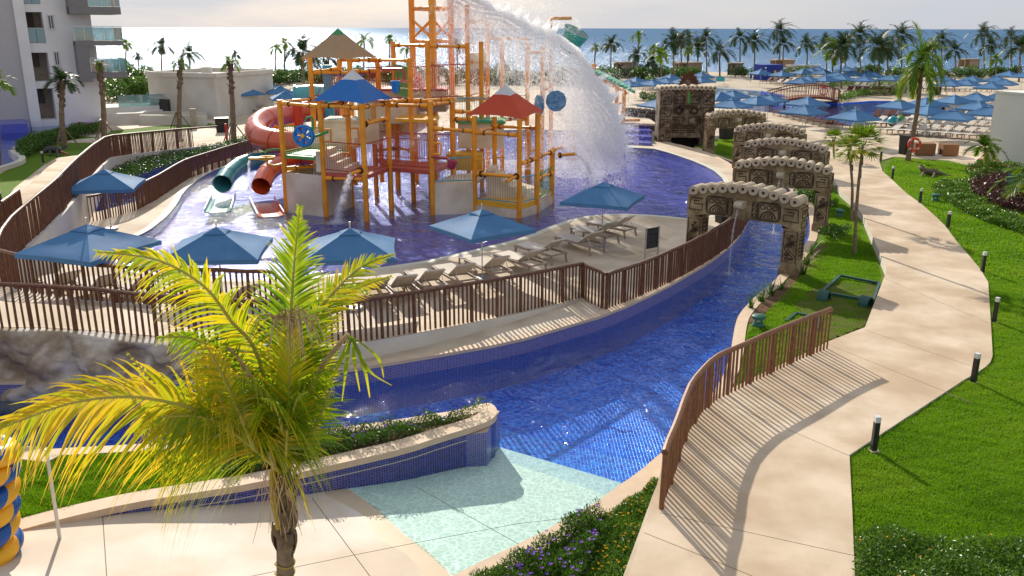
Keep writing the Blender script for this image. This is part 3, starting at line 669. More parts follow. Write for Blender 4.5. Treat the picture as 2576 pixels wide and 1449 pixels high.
lounger_px((1112, 671), (1168, 703), 'beige lounger in the diagonal row just left of the parasol pole', G)
lounger_px((1044, 684), (1092, 719), 'beige lounger, fourth from the right end of the diagonal row', G)
lounger_px((978, 697), (1022, 733), 'beige lounger, fifth from the right end of the diagonal row', G)
lounger_px((916, 704), (954, 743), 'beige lounger at the palm end of the diagonal row', G)
for i, (x, y) in enumerate(((135, 712), (230, 718), (325, 722), (430, 724), (575, 742), (670, 744))):
    lounger_px((x - 22, y - 12), (x + 48, y + 16), ['beige lounger seen through the left fence, first from the left', 'beige lounger seen through the left fence, second from the left', 'beige lounger seen through the left fence, third from the left', 'beige lounger seen through the left fence, partly under yellow fronds', 'beige lounger behind the crown of the front palm, left one', 'beige lounger behind the crown of the front palm, right one'][i], G)
# low side tables
def side_table(p, label):
    r = empty('side_table', p, 0, label, 'side table', 'low tables between the loungers'); mb = MB(); mb.box((-.22, -.22, .34), (.22, .22, .38)); mb.build('table_top', sling, r)
    for x in (-.19, .19):
        for y in (-.19, .19): mb = MB(); mb.box((x - .02, y - .02, 0), (x + .02, y + .02, .34)); mb.build('leg', frm, r)
for x, y, l in ((1170, 672, 'small beige table between loungers left of the parasol pole'), (1455, 603, 'small beige table between the trio of loungers by the pool edge'), (1035, 730, 'small beige table near the palm end of the lounger row'), (905, 745, 'small beige table half hidden by the right palm frond')):
    side_table(W(x, y, 0), l)
# ================================================================== palms
leafatt = ((.02, .06, .006), (.06, .14, .008), (.13, .24, .012), (.26, .33, .015), (.50, .40, .015))
leafm = mat('palm_leaf', (.05, .1, .01), .5, .35, attr=leafatt, transl=.38)
leafdark = mat('palm_leaf_dark', (.03, .06, .01), .45, .4, attr=((.012, .03, .008), (.028, .062, .014), (.05, .09, .02), (.10, .11, .03)), transl=.25)
herom = mat('hero_leaf', (.1, .2, .01), .38, .5, attr=((.05, .14, .006), (.14, .27, .008), (.34, .43, .010), (.74, .55, .012), (.50, .31, .06)), transl=.55)
trunkm = mat('palm_trunk', (.27, .20, .14), .9, .1, c2=(.14, .10, .07), vscale=6, bump=.8, bscale=18)
bootm = mat('palm_boot', (.20, .14, .09), .9, .1, c2=(.10, .07, .05), vscale=8, bump=.8, bscale=20)
yel = mat('palm_sheath', (.45, .28, .03), .5, .3, c2=(.30, .24, .04), vscale=5)
brown = mat('dry_leaf', (.58, .44, .26), .8, .1, c2=(.34, .21, .10), vscale=6)
def frond_geo(curve, leaf, n, width=.035, droop=.5, segs=2, hue=.4, huev=.25, up=Vector((0, 0, 1)), start=.12, fwdk=.75, side=(1, -1), tipyellow=0., tri=False, vee=.35):
    """curve: rachis points. Returns vertices, quads, attribute values for the leaflets"""
    cum = [0.]
    for a, b in zip(curve[:-1], curve[1:]): cum.append(cum[-1] + (b - a).length)
    T = cum[-1]; V = []; F = []; A = []
    def at(s):
        for i in range(len(curve) - 1):
            if s <= cum[i + 1] or i == len(curve) - 2:
                return curve[i].lerp(curve[i + 1], (s - cum[i]) / max(1e-6, cum[i + 1] - cum[i])), (curve[i + 1] - curve[i]).normalized()
    for i in range(n):
        t = start + (1 - start) * (i + .5) / n; p, d = at(t * T)
        sd_ = d.cross(up); sd_ = sd_.normalized() if sd_.length > 1e-3 else Vector((1, 0, 0)); nrm = sd_.cross(d).normalized()
        Ls = leaf * (math.sin(math.pi * min(1, .18 + .86 * t)) ** .7 + .12) 
        for s in side:
            l_ = Ls * random.uniform(.82, 1.1); fk = fwdk + (t ** 2) * .9 + random.uniform(-.12, .12)
            dr = (sd_ * s + d * fk + nrm * (vee + random.uniform(-.22, .22))).normalized(); droop_ = droop * random.uniform(.6, 1.5) + (.5 if random.random() < .05 else 0); w = width * (1 - .4 * t) * random.uniform(.8, 1.15)
            h = min(.97, max(.02, hue + random.uniform(-huev, huev) * .6 + tipyellow * t)); n0 = len(V)
            wd = (d - dr * d.dot(dr)).normalized()
            if tri:
                q = p + dr * l_ + Vector((0, 0, -droop * l_ * .5)); V += [p - wd * w / 2, p + wd * w / 2, q]; F.append((n0, n0 + 1, n0 + 2)); A += [h, h, h]; continue
            prev = p
            for k in range(segs + 1):
                u = k / segs; q = p + dr * l_ * u + Vector((0, 0, -droop_ * l_ * u * u)); ww = w * (.45, 1, .75, .5, .06)[min(4, int(round(u * 4)))] if segs > 2 else w * (.6, 1, .05)[int(round(u * 2))]
                V += [q - wd * ww / 2, q + wd * ww / 2]; hh = min(.98, h + (.38 * max(0, u - .6) * random.random() + (.25 if u == 1 else 0))); A += [hh, hh]
            for k in range(segs): a = n0 + 2 * k; F.append((a, a + 1, a + 3, a + 2))
    return V, F, A
def bezier(P, n=10):
    if len(P) == 2: return [P[0].lerp(P[1], i / n) for i in range(n + 1)]
    out = []
    for i in range(len(P) - 1):
        p0 = P[max(0, i - 1)]; p1 = P[i]; p2 = P[i + 1]; p3 = P[min(len(P) - 1, i + 2)]
        m = max(2, n // (len(P) - 1))
        for k in range(m):
            t = k / m; out.append(.5 * ((2 * p1) + (p2 - p0) * t + (2 * p0 - 5 * p1 + 4 * p2 - p3) * t * t + (3 * p1 - p0 - 3 * p2 + p3) * t ** 3))
    return out + [P[-1]]
def crown_mesh(seed, nf=15, length=2.6, leaf=.62, nl=20, spread=1., wind=.25, hue=.35, thin=False):
    st = random.getstate(); random.seed(seed); V = []; F = []; A = []
    for i in range(nf):
        az = i * 2.399 + random.uniform(-.3, .3); el = (1.35 - 1.45 * (i / nf) ** .9) * (1 if not thin else 1.0); ln = length * random.uniform(.8, 1.1) * (.75 + .35 * math.sin(i / nf * math.pi))
        d = Vector((math.cos(az) * math.cos(el), math.sin(az) * math.cos(el), math.sin(el))); pts = [Vector((0, 0, 0))]
        for k in range(7):
            pts.append(pts[-1] + d * ln / 7); d = (d + Vector((wind * .35, -.02, -.20 - .14 * spread * math.cos(el)))).normalized()
        v, f, a = frond_geo(pts, leaf, nl, width=.13, droop=.55, hue=hue + (.18 if i > nf * .75 else 0), huev=.45, tri=True, start=.1)
        n = len(V); V += v; F += [tuple(n + q for q in t) for t in f]; A += a
    random.setstate(st); return V, F, A
CROWNS = []
for s, nf, ln, lf, wnd, hue in ((1, 16, 2.7, .75, .28, .3), (2, 14, 2.4, .8, .15, .35), (3, 18, 2.9, .7, .4, .22), (4, 11, 2.0, .6, .1, .45)):
    v, f, a = crown_mesh(s, nf, ln, lf, 22, 1, wnd, hue); o = npmesh('crown', v, f, leafdark if s != 4 else leafm, att=a); CROWNS.append(o.data); bpy.data.objects.remove(o)
def fan_crown(seed, nf=26, ln=.75):
    st = random.getstate(); random.seed(seed); V = []; F = []; A = []
    for i in range(nf):
        az = i * 2.399; el = 1.3 - 1.9 * i / nf; d = Vector((math.cos(az) * math.cos(el), math.sin(az) * math.cos(el), math.sin(el))); c = d * ln * .5
        s1 = d.cross(Vector((0, 0, 1))).normalized(); n_ = s1.cross(d)
        for k in range(13):
            t = (k / 12 - .5) * 2.6; dd = (d * math.cos(t) + s1 * math.sin(t) + n_ * random.uniform(-.1, .2)).normalized(); e = c + dd * ln * random.uniform(.5, .62) + Vector((0, 0, -.08)); w = dd.cross(n_).normalized() * .035
            n = len(V); V += [c - w, c + w, e]; F.append((n, n + 1, n + 2)); h = min(.95, max(0, .5 + .35 * (i / nf) + random.uniform(-.25, .25))); A += [h] * 3
        w = s1 * .01; n = len(V); V += [Vector((0, 0, 0)) - w, Vector((0, 0, 0)) + w, c]; F.append((n, n + 1, n + 2)); A += [.6] * 3
    random.setstate(st); o = npmesh('crown', V, F, leafm, att=A); me = o.data; bpy.data.objects.remove(o); return me
FAN = fan_crown(5)
def trunk_mesh(pts, r0, r1, boots=0, n=8, origin=None, material=trunkm, rings=True):
    mb = MB(origin or (0, 0, 0)); mb.m(material); P = bezier(pts, 14); N = len(P)
    rs = [(r0 + (r1 - r0) * (i / (N - 1)) ** .7) * (1 + (.10 if (i % 2 and rings) else 0)) * (1.35 if i == 0 else 1) for i in range(N)]; mb.tube(P, rs, n)
    if boots:
        mb.m(bootm)
        for i in range(boots):
            t = 1 - (i / boots) * .42; k = t * (N - 1); p = P[int(k)] if int(k) >= N - 1 else P[int(k)].lerp(P[int(k) + 1], k - int(k)); a = i * 2.4; d = Vector((math.cos(a), math.sin(a), 0)); tg = Vector((-d.y, d.x, 0)); w = r0 * .8
            base = p + d * r1 * .8; tp = p + d * (r1 * 1.9 + random.uniform(0, .04)) + Vector((0, 0, random.uniform(.18, .34)))
            mb.add([base - tg * w, base + tg * w, tp + tg * w * .5, tp - tg * w * .5, base - tg * w + d * .04, base + tg * w + d * .04], [(0, 1, 2, 3), (4, 5, 2, 3), (0, 4, 3), (1, 5, 2)])
    return mb
def palm(crown_px, base_px, label, group, kind=0, s=1., zb=0., tr=.13, boots=8, cscale=None, cs=None, mesh=None):
    b = W(*base_px, zb); zt = ZT(b, crown_px[1]); c = AT(crown_px[0], crown_px[1], b.y)
    root = empty('palm_tree', b, 0, label, 'palm tree', group)
    mid = b.lerp(c, .5) + Vector((random.uniform(-.12, .12), 0, 0))
    trunk_mesh([b - Vector((0, 0, .1)), mid, c], tr, tr * .62, boots, origin=b).build('trunk', None, root)
    o = bpy.data.objects.new('crown', mesh or CROWNS[kind]); o.location = c - b; o.rotation_euler = (0, 0, random.uniform(-.5, .5) if kind in (0, 2) else random.uniform(0, 6.28)); k = s * random.uniform(.92, 1.06); o.scale = cs or (k, k, k); link(o, root)
    return root
G = 'coconut palms along the beach'
far = [(1538, 112, 188, 1, .8), (1607, 92, 180, 3, .8), (1602, 138, 195, 1, .75), (1499, 120, 160, 3, .6), (1645, 125, 185, 3, .7), (1638, 155, 198, 1, .7), (1661, 140, 212, 3, .85), (1695, 108, 206, 0, .95), (1713, 102, 190, 1, .8), (1732, 100, 182, 0, .8), (1755, 122, 186, 1, .9), (1776, 96, 182, 0, .85), (1811, 132, 192, 2, .85), (1862, 95, 180, 0, .8), (1897, 105, 168, 2, 1.0),
 (1962, 78, 164, 2, .95), (1972, 112, 167, 0, .85), (2030, 112, 164, 2, .85), (2076, 105, 163, 0, .8), (2095, 128, 217, 3, 1.2), (2118, 118, 221, 1, 1.1), (2163, 88, 190, 2, 1.0), (2130, 104, 176, 0, .8), (2211, 120, 226, 1, 1.15), (2232, 122, 212, 1, 1.0), (2268, 90, 186, 2, 1.05), (2369, 102, 182, 2, .9), (2404, 128, 182, 0, .8), (2476, 86, 172, 2, .95), (2494, 115, 186, 0, .85), (2543, 94, 176, 2, .9), (2505, 150, 201, 3, .7), (2566, 122, 206, 1, 1.1), (2345, 118, 190, 0, .7),
 (317, 112, 188, 3, .7), (347, 142, 178, 1, .45), (406, 118, 170, 1, .9), (476, 134, 170, 2, .95), (575, 150, 186, 3, .5), (592, 138, 192, 1, .45), (694, 122, 195, 3, .7), (716, 112, 197, 3, .75), (762, 130, 236, 0, .9), (826, 150, 187, 0, .8), (916, 102, 196, 3, .85), (981, 98, 190, 3, .6), (1024, 122, 180, 3, .7), (780, 160, 215, 1, .7), (1150, 118, 180, 1, .8), (1730, 128, 196, 3, .6)]
names = ['slim', 'leaning', 'windswept', 'bushy', 'narrow crowned', 'tall', 'short']
far.sort()
marks = [(0, 'between the hotel and the white service block'), (350, 'behind the white service block'), (560, 'behind the parasols left of the playground'), (740, 'behind the tan playground roof'), (900, 'behind the orange climbing frame'), (1400, 'just right of the tipping bucket'), (1570, 'behind the green slatted roof'), (1650, 'behind the carved stone facade'), (1740, 'behind the feathered headdress figure'), (1850, 'near the blue shipping container'), (1990, 'behind the wooden footbridge'), (2140, 'behind the middle of the parasol field'), (2290, 'behind the tall front garden palm'), (2440, 'behind the right end of the parasol field')]
cnt = {}; tot = {}
for f_ in far:
    k = max(i for i, m in enumerate(marks) if f_[0] >= m[0]); tot[k] = tot.get(k, 0) + 1
ordw = ['first', 'second', 'third', 'fourth', 'fifth', 'sixth', 'seventh', 'eighth', 'ninth', 'tenth']
for (x, y, b, kd, s) in far:
    k = max(i for i, m in enumerate(marks) if x >= m[0]); i = cnt.get(k, 0); cnt[k] = i + 1
    hgt = 'tall' if b - y > 85 else ('short' if b - y < 45 else 'mid height')
    lab = f"{hgt} palm {marks[k][1]}" + (f", {ordw[i]} from the left there" if tot[k] > 1 else '')
    palm((x, y), (x + random.uniform(-4, 4), max(b, 180)), lab, G, kd, s * 1.5, tr=.15, boots=5)
v, f, a = crown_mesh(9, 20, 3.3, .95, 40, 1.35, .12, .45); _o = npmesh('crown', v, f, leafm, att=a); GCROWN = _o.data; bpy.data.objects.remove(_o)
palm((2320, 165), (2283, 405), 'tall bright green palm rising from the lawn beside red lifebuoy', 'garden palms', 0, 1.25, zb=-.05, tr=.17, boots=8, cs=(.62, .62, 1.15), mesh=GCROWN)
palm((157, 205), (162, 374), 'stocky young palm with green crown beside the curved hotel pool', 'young palms left of the playground', 1, .72, tr=.22, boots=14)
palm((250, 165), (262, 352), 'almost leafless palm trunk in front of hotel balcony', 'young palms left of the playground', 3, .42, tr=.22, boots=16)
palm((455, 160), (450, 325), 'bare young palm with drooping dry fronds before the white service block', 'young palms left of the playground', 3, .55, tr=.22, boots=16)
palm((578, 160), (588, 356), 'young palm with thick shaggy trunk beside the orange red tube slide', 'young palms left of the playground', 3, .6, tr=.22, boots=16)
palm((-12, 210), (-6, 420), 'yellow green palm crown entering at the left picture edge', 'young palms left of the playground', 3, .8, tr=.2)
palm((2170, 366), (2150, 640), 'slender fan palm with the longer trunk beside the garden path', 'fan palms by the path', mesh=FAN, s=1.35, zb=-.3, tr=.075, boots=4)
palm((2136, 378), (2142, 556), 'slender fan palm with yellowing crown behind its taller neighbour', 'fan palms by the path', mesh=FAN, s=1.2, zb=-.3, tr=.075, boots=4)
palm((2098, 352), (2100, 400), 'low fan palm growing behind the arch beside the deck', 'fan palms by the path', mesh=FAN, s=1.2, tr=.08, boots=2)
palm((2476, 372), (2482, 430), 'small multi fronded palm in front of right white building', 'garden palms', 3, .85, tr=.05, boots=2)
palm((2590, 455), (2600, 520), 'palm fronds entering at right picture edge above dark red shrubs', 'garden palms', 3, 1.0, tr=.08, boots=2)
# ------------------------------------------------------------------ the foreground coconut palm
def hero():
    base = W(716, 1560, 0); D = base.y; crown = AT(718, 1215, D)
    root = empty('coconut_palm', base, 0, 'big coconut palm with yellow green fronds standing on the beach entry slab', 'palm tree')
    P = lambda x, y, d: AT(x, y, D + d) - base
    mb = trunk_mesh([Vector((0, 0, -.3)), (crown - base) * .5, crown - base], .125, .105, 0, 18, rings=False); mb.build('trunk', trunkm, root, smooth=True)
    # old leaf boots, fibre and yellow rings
    for i in range(16):
        t = .52 + .48 * i / 15; p = (crown - base) * t; a = i * 2.4 + .6; d = Vector((math.cos(a), math.sin(a), 0)); tg = Vector((-d.y, d.x, 0)); mb = MB(); vs = []
        hgt = random.uniform(.22, .34)
        for k in range(5):
            u = k / 4; wv = .10 * (1 - .45 * u); out = .115 + .05 * u + .03 * math.sin(u * 3); c = p + d * out + Vector((0, 0, hgt * u - .05))
            vs += [c - tg * wv - d * .05, c - tg * wv * .4, c + tg * wv * .4, c + tg * wv - d * .05]
        mb.add(vs, [(k * 4 + j, k * 4 + j + 1, k * 4 + j + 5, k * 4 + j + 4) for k in range(4) for j in range(3)]); mb.build('leaf_boot', bootm, root, smooth=True)
    for z in (.30, .36, .43):
        mb = MB(); p = (crown - base) * z; mb.tube([p + Vector((.128 * math.cos(a), .128 * math.sin(a), .02 * math.sin(a * 2))) for a in [k * math.pi / 8 for k in range(16)]], .013, 5, closed=True); mb.build('yellow_ring', yel, root)
    mb = MB(); mb.tube([P(700, 1330, -.13), P(690, 1260, -.14), P(686, 1190, -.1), P(700, 1140, 0)], [.035, .05, .045, .03], 8); mb.build('sheath', yel, root, smooth=True)
    B = P(718, 1200, 0)
    fr = [ # points, leaflet length, count, hue, droop, vee, tip yellowing
     ([B, P(724, 1000, -.1), P(732, 783, -.15), P(742, 640, -.2), P(754, 522, -.2)], .78, 100, .30, .22, .15, .35),
     ([B, P(653, 907, -.35), P(583, 809, -.6), P(511, 718, -.8), P(392, 652, -1.0), P(246, 634, -1.1)], .74, 96, .48, .40, .15, .35),
     ([B, P(760, 940, .1), P(790, 803, .3), P(843, 731, .5), P(914, 668, .8), P(990, 640, 1.0)], .50, 70, .45, .15, .1, .35),
     ([B, P(772, 930, .1), P(800, 810, .3), P(868, 740, .6), P(985, 694, .9)], .42, 60, .50, .25, .1, .35),
     ([B, P(634, 1122, -.6), P(522, 1044, -1.0), P(425, 1012, -1.3), P(313, 998, -1.5), P(163, 1018, -1.8), P(-40, 1095, -2.0)], .98, 110, .66, .55, .0, .15),
     ([B, P(650, 1080, -.4), P(560, 1010, -.8), P(450, 1000, -1.1), P(340, 1080, -1.4)], .85, 70, .45, .55, .0, .15),
     ([B, P(640, 1000, -.3), P(560, 900, -.6), P(480, 850, -.9), P(400, 850, -1.1)], .62, 66, .34, .45, .15, .2),
     ([P(640, 1130, -.8), P(568, 959, -1.0), P(509, 855, -1.1)], .60, 60, .58, .55, .0, .25),
     ([B, P(722, 1116, -.6), P(727, 960, -.8), P(731, 790, -.9)], .58, 78, .50, .12, .0, .25),
     ([B, P(620, 1095, -.6), P(510, 1050, -1.1), P(400, 1050, -1.5)], .95, 84, .44, .95, .0, .2),
     ([B, P(748, 1040, -.5), P(792, 955, -.9), P(838, 925, -1.2)], .66, 76, .28, .75, .0, .25),
     ([B, P(690, 1060, .4), P(640, 930, .8), P(600, 860, 1.2), P(540, 790, 1.6)], .66, 60, .22, .4, .2, .2),
     ([B, P(780, 1060, .5), P(800, 960, .9), P(830, 900, 1.3), P(850, 880, 1.6)], .58, 54, .20, .5, .2, .15),
     ([B, P(690, 1050, -.5), P(645, 975, -1.0), P(585, 950, -1.4)], .72, 80, .34, .75, .0, .25),
     ([B, P(728, 1090, -.6), P(745, 1010, -1.1), P(775, 985, -1.5)], .58, 70, .26, .7, .0, .2),
     ([B, P(712, 1090, -.6), P(690, 1020, -1.1), P(655, 1000, -1.5)], .62, 70, .32, .7, .0, .2),
     ([B, P(600, 1080, -.4), P(480, 1010, -.7), P(390, 960, -.9), P(318, 885, -1.0)], .24, 30, .60, .3, .2, .2),
     ([B, P(700, 1010, .9), P(690, 900, 1.4), P(670, 840, 1.8)], .62, 54, .18, .4, .2, .1)]
    st = random.getstate(); random.seed(11)
    for pts, lf, n, hue, dr, vee, ty in fr:
        cv_ = bezier([Vector(p) for p in pts], 24); v, f, a = frond_geo(cv_, lf, n, width=.046, droop=dr * random.uniform(.85, 1.2), segs=4, up=Vector((0, -1, .45)), hue=hue, huev=.28, vee=vee, start=.20, fwdk=.8, tipyellow=ty * .35)
        o = npmesh('frond', v, f, herom, root, att=a)
        mb = MB(); N = len(cv_); mb.tube(cv_, [.028 * (1 - i / N) + .004 for i in range(N)], 6); mb.build('midrib', mat('palm_rib', (.42, .34, .06), .45, .4, c2=(.30, .30, .05), vscale=4), o, smooth=True)
    # the broken frond with hanging tip
    cv_ = bezier([B, P(770, 1060, -.2), P(800, 940, -.3), P(876, 840, -.4)], 12); mb = MB(); mb.tube(cv_, [.05, .045] + [.03] * (len(cv_) - 2), 6); o = mb.build('broken_frond', brown, root, smooth=True)
    for (a, b, c, w) in (((882, 845), (925, 930), (985, 970), .05), ((885, 850), (915, 920), (930, 1000), .06), ((890, 850), (890, 900), (905, 985), .05), ((882, 848), (860, 900), (820, 985), .06), ((880, 850), (870, 930), (860, 1010), .045), ((890, 850), (950, 900), (965, 950), .04)):
        q = bezier([P(*a, -.4), P(*b, -.5), P(*c, -.45)], 8); v = []; f = []; n = len(q)
        for i, p in enumerate(q): ww = w * (.5 + 1.2 * i / n if i < n / 2 else 1.1 * (1 - i / n) + .05); v += [p - Vector((ww / 2, 0, 0)), p + Vector((ww / 2, .015, 0))]
        f = [(2 * i, 2 * i + 1, 2 * i + 3, 2 * i + 2) for i in range(n - 1)]; npmesh('hanging_leaflet', v, f, herom, o, att=[.3 + .45 * (i // 2) / n for i in range(len(v))])
    # dry fibres around the heart and dead spathes
    V = []; F = []
    for i in range(60):
        a = P(735 + random.gauss(0, 16), 800 + random.gauss(0, 10), -.9); tl = Vector((random.gauss(0, .22), random.uniform(-.1, .1), -random.uniform(.1, .5))); m_ = a + Vector((tl.x * .6, tl.y, .04)); e = a + tl; n = len(V); w = Vector((.006, 0, .004)); V += [a - w, a + w, m_ + w, m_ - w, e - w * .4, e + w * .4]; F += [(n, n + 1, n + 2, n + 3), (n + 3, n + 2, n + 5, n + 4)]
    for i in range(45):
        a = crown - base + Vector((random.gauss(0, .12), random.gauss(-.1, .1), random.uniform(-.05, .25))); e = a + Vector((random.gauss(0, .12), random.gauss(0, .08), -random.uniform(.3, .9))); n = len(V); w = Vector((.008, 0, 0)); V += [a - w, a + w, e + w * .3, e - w * .3]; F += [(n, n + 1, n + 2, n + 3)]
    npmesh('dry_fibre', V, F, brown, root)['kind'] = 'stuff'
    for a, b, c in (((600, 900), (640, 1000), (690, 1180)), ((560, 860), (640, 960), (700, 1150)), ((830, 985), (790, 1080), (740, 1190))):
        mb = MB(); mb.tube(bezier([P(*a, -.6), P(*b, -.6), P(*c, -.3)], 8), .02, 6); mb.build('dry_stalk', brown, root, smooth=True)
    random.setstate(st)
hero()

for (x, y, bx_, by_) in ((157, 205, 162, 374), (250, 165, 262, 352), (455, 160, 450, 325), (578, 160, 588, 356)):
    b = W(bx_, by_, 0); root = [o for o in bpy.data.objects if o.get('category') == 'palm tree' and (o.location - b).length < .5][0]
    for k in range(3):
        a = k * 2.09 + .5; mb = MB(); mb.tube([(1.0 * math.cos(a), 1.0 * math.sin(a), 0), (.12 * math.cos(a), .12 * math.sin(a), 1.35)], .045, 5); mb.build('prop', trunkm, root)
# ================================================================== climbing playground
orange = mat('play_orange', (.92, .36, .012), .38, .5, var=.06, vscale=1.5, dirt=((.86, .8, .75), 1.5))
pgreen = mat('play_green', (.05, .30, .05), .4, .5, var=.05); pteal = mat('play_teal', (.03, .36, .42), .35, .5, var=.05); pred = mat('play_red', (.55, .05, .02), .35, .5, var=.06)
pblue = mat('play_blue', (.01, .20, .55), .4, .5, var=.05); pyel = mat('play_yellow', (.80, .42, .02), .4, .5, var=.05); prail = mat('play_rail_red', (.42, .06, .03), .4, .5, var=.05)
rslide = mat('slide_red', (.62, .085, .02), .22, .6, var=.05, coat=.4); tslide = mat('slide_teal', (.06, .36, .38), .22, .6, var=.05, coat=.4); yslide = mat('slide_yellow', (.75, .48, .12), .25, .6, var=.05, coat=.4)
beigew = mat('play_beige', (.78, .67, .51), .7, .3, var=.06, vscale=.8, dirt=((.85, .8, .72), .8)); pink = mat('deck_red', (.50, .09, .055), .45, .5, var=.08); greend = mat('deck_green', (.10, .36, .09), .5, .4, var=.06)
roofb = mat('roof_blue', (.01, .15, .48), .5, .4, var=.05, transl=.12); rooft = mat('roof_tan', (.48, .36, .22), .6, .3, var=.05, transl=.12); roofr = mat('roof_red', (.62, .085, .03), .5, .4, var=.05, transl=.2); roofw = mat('roof_tip_white', (.6, .6, .6), .5, .4, var=.03); roofg = mat('roof_tip_green', (.07, .33, .12), .5, .4, var=.03)
darkm = mat('dark_fitting', (.06, .02, .01), .5, .4, var=.05)
play = empty('water_playground', W(1030, 480, ZK), 0, 'orange framed water climbing structure with slides, platforms and tented roofs in the pool', 'water playground')
PO = play.location.copy()
def PB(): return MB(PO)
def base_of(px, py): p = W(px, py, ZK); return Vector((p.x, p.y, ZK))
POSTS = {}
def ppost(key, bpx, bpy_, tpy=None, ztop=None, r=.115):
    b = base_of(bpx, bpy_); z = ZT(b, tpy) if ztop is None else ztop
    mb = PB(); mb.tube([b - Vector((0, 0, .4)), Vector((b.x, b.y, z))], r, 12); mb.build('post', orange, play, smooth=True)
    POSTS[key] = Vector((b.x, b.y, z)); return POSTS[key]
for k, *a in (('1', 723, 534, 251), ('2', 821, 545, 255), ('3', 923, 557, 262), ('4', 886, 519, 262), ('5', 948, 497, 262), ('6', 985, 529, 252), ('7', 1003, 476, 250), ('8', 1041, 507, 146), ('9', 1089, 540, 254), ('10', 1142, 512, 245), ('11', 1195, 536, 292), ('12', 1306, 549, 300), ('13', 1350, 536, 285), ('14', 1245, 502, 294), ('15', 1388, 510, 376), ('16', 1213, 478, 105), ('17', 1084, 486, 104), ('18', 1001, 470, 104)):
    ppost(k, *a)
def beam(a, b, py=None, z=None, r=.085, collar=True):
    p, q = POSTS[a], POSTS[b]
    z1 = ZT(p, py[0]) if py else z; z2 = ZT(q, py[1]) if py and len(py) > 1 else z1
    P1 = Vector((p.x, p.y, z1)); Q1 = Vector((q.x, q.y, z1 if len(py or []) < 2 else z2)); mb = PB(); mb.tube([P1, Q1], r * .8, 10)
    d = (Q1 - P1).normalized(); L__ = (Q1 - P1).length
    if collar:
        for s in (0, 1):
            e = P1 + d * .12 if s == 0 else Q1 - d * .12; f = P1 + d * .48 if s == 0 else Q1 - d * .48; mb.tube([e, f], r * 1.15, 10)
    mb.build('beam', orange, play, smooth=True)
    if collar:
        for e in (P1 + d * .50, Q1 - d * .50): mb = PB(); mb.tube([e - d * .015, e + d * .015], r * 1.35, 10); mb.build('flange', darkm, play)
for a, b, *py in (('1', '2', 259, 268), ('2', '3', 265, 272), ('3', '6', 270, 260), ('2', '4', 266, 256), ('6', '9', 264, 266), ('9', '10', 264, 256), ('9', '11', 323, 330), ('11', '12', 333, 340), ('12', '13', 413, 397), ('13', '15', 395, 382), ('11', '14', 332, 320), ('14', '13', 318, 322), ('10', '14', 280, 284), ('13', '15', 450, 435), ('3', '6', 306, 300), ('2', '3', 448, 452), ('1', '4', 425, 408), ('6', '8', 258, 250), ('8', '10', 254, 250), ('18', '17', 113, 115), ('11', '12', 438, 444), ('8', '17', 255, 250), ('5', '7', 380, 372), ('7', '8', 372, 380), ('10', '11', 300, 300)):
    beam(a, b, py)
def rail_panel(a, b, zb, zt, m, sp=.115, name='mesh_rail', P=None):
    p, q = (POSTS[a], POSTS[b]) if P is None else P; p = Vector((p.x, p.y, 0)); q = Vector((q.x, q.y, 0)); d = (q - p).normalized(); p = p + d * .1; q = q - d * .1
    mb = PB()
    for z in (zb, zt): mb.tube([p + Vector((0, 0, z)), q + Vector((0, 0, z))], .026, 6)
    n = int((q - p).length / sp)
    for i in range(1, n): e = p.lerp(q, i / n); mb.tube([e + Vector((0, 0, zb)), e + Vector((0, 0, zt))], .011, 4, caps=False)
    o = mb.build(name, m, play); o['kind'] = 'stuff'; return o
def deck_poly(keys, z, th, m, name='platform', P=None):
    P = P or [POSTS[k] for k in keys]; mb = PB(); mb.prism([(p.x, p.y) for p in P], z - th, z); return mb.build(name, m, play)
zA = ZT(POSTS['2'], 442); zG = ZT(POSTS['2'], 397); zR = ZT(POSTS['2'], 433)
back1 = POSTS['4'] + (POSTS['1'] - POSTS['2'])
# block A: white panels under the green deck
def wall_panel(p, q, z0, z1, m=beigew, th=.12, name='wall_panel'):
    mb = PB(); p = Vector((p.x, p.y, 0)); q = Vector((q.x, q.y, 0)); mb.bar(p + Vector((0, 0, (z0 + z1) / 2)), q + Vector((0, 0, (z0 + z1) / 2)), th, z1 - z0); return mb.build(name, m, play)
for p, q in ((POSTS['1'], POSTS['2']), (POSTS['2'], POSTS['4']), (POSTS['4'], back1), (back1, POSTS['1'])): wall_panel(p, q, -.5, zA)
deck_poly(None, zG, .14, greend, P=[POSTS['1'], POSTS['2'], POSTS['4'], back1])
rail_panel('1', '2', zG + .05, zG + 1.25, pgreen); rail_panel('1', '2', zG + .02, zG + .12, pgreen, P=(POSTS['1'], back1))
rail_panel('2', '3', zR + .12, zR + 1.3, prail); rail_panel('3', '6', zR + .12, zR + 1.3, prail); rail_panel('6', '9', zR + .12, zR + 1.3, prail)
back3 = POSTS['4'].lerp(POSTS['5'], .2)
deck_poly(None, zR, .17, pink, P=[POSTS['2'], POSTS['3'], POSTS['6'], POSTS['4']])
deck_poly(None, zR - .02, .17, pink, P=[POSTS['6'], POSTS['9'], POSTS['10'], POSTS['8'], POSTS['5']])
rail_panel('5', '8', zR + .12, zR + 1.25, prail); rail_panel('8', '10', zR + .12, zR + 1.25, prail)
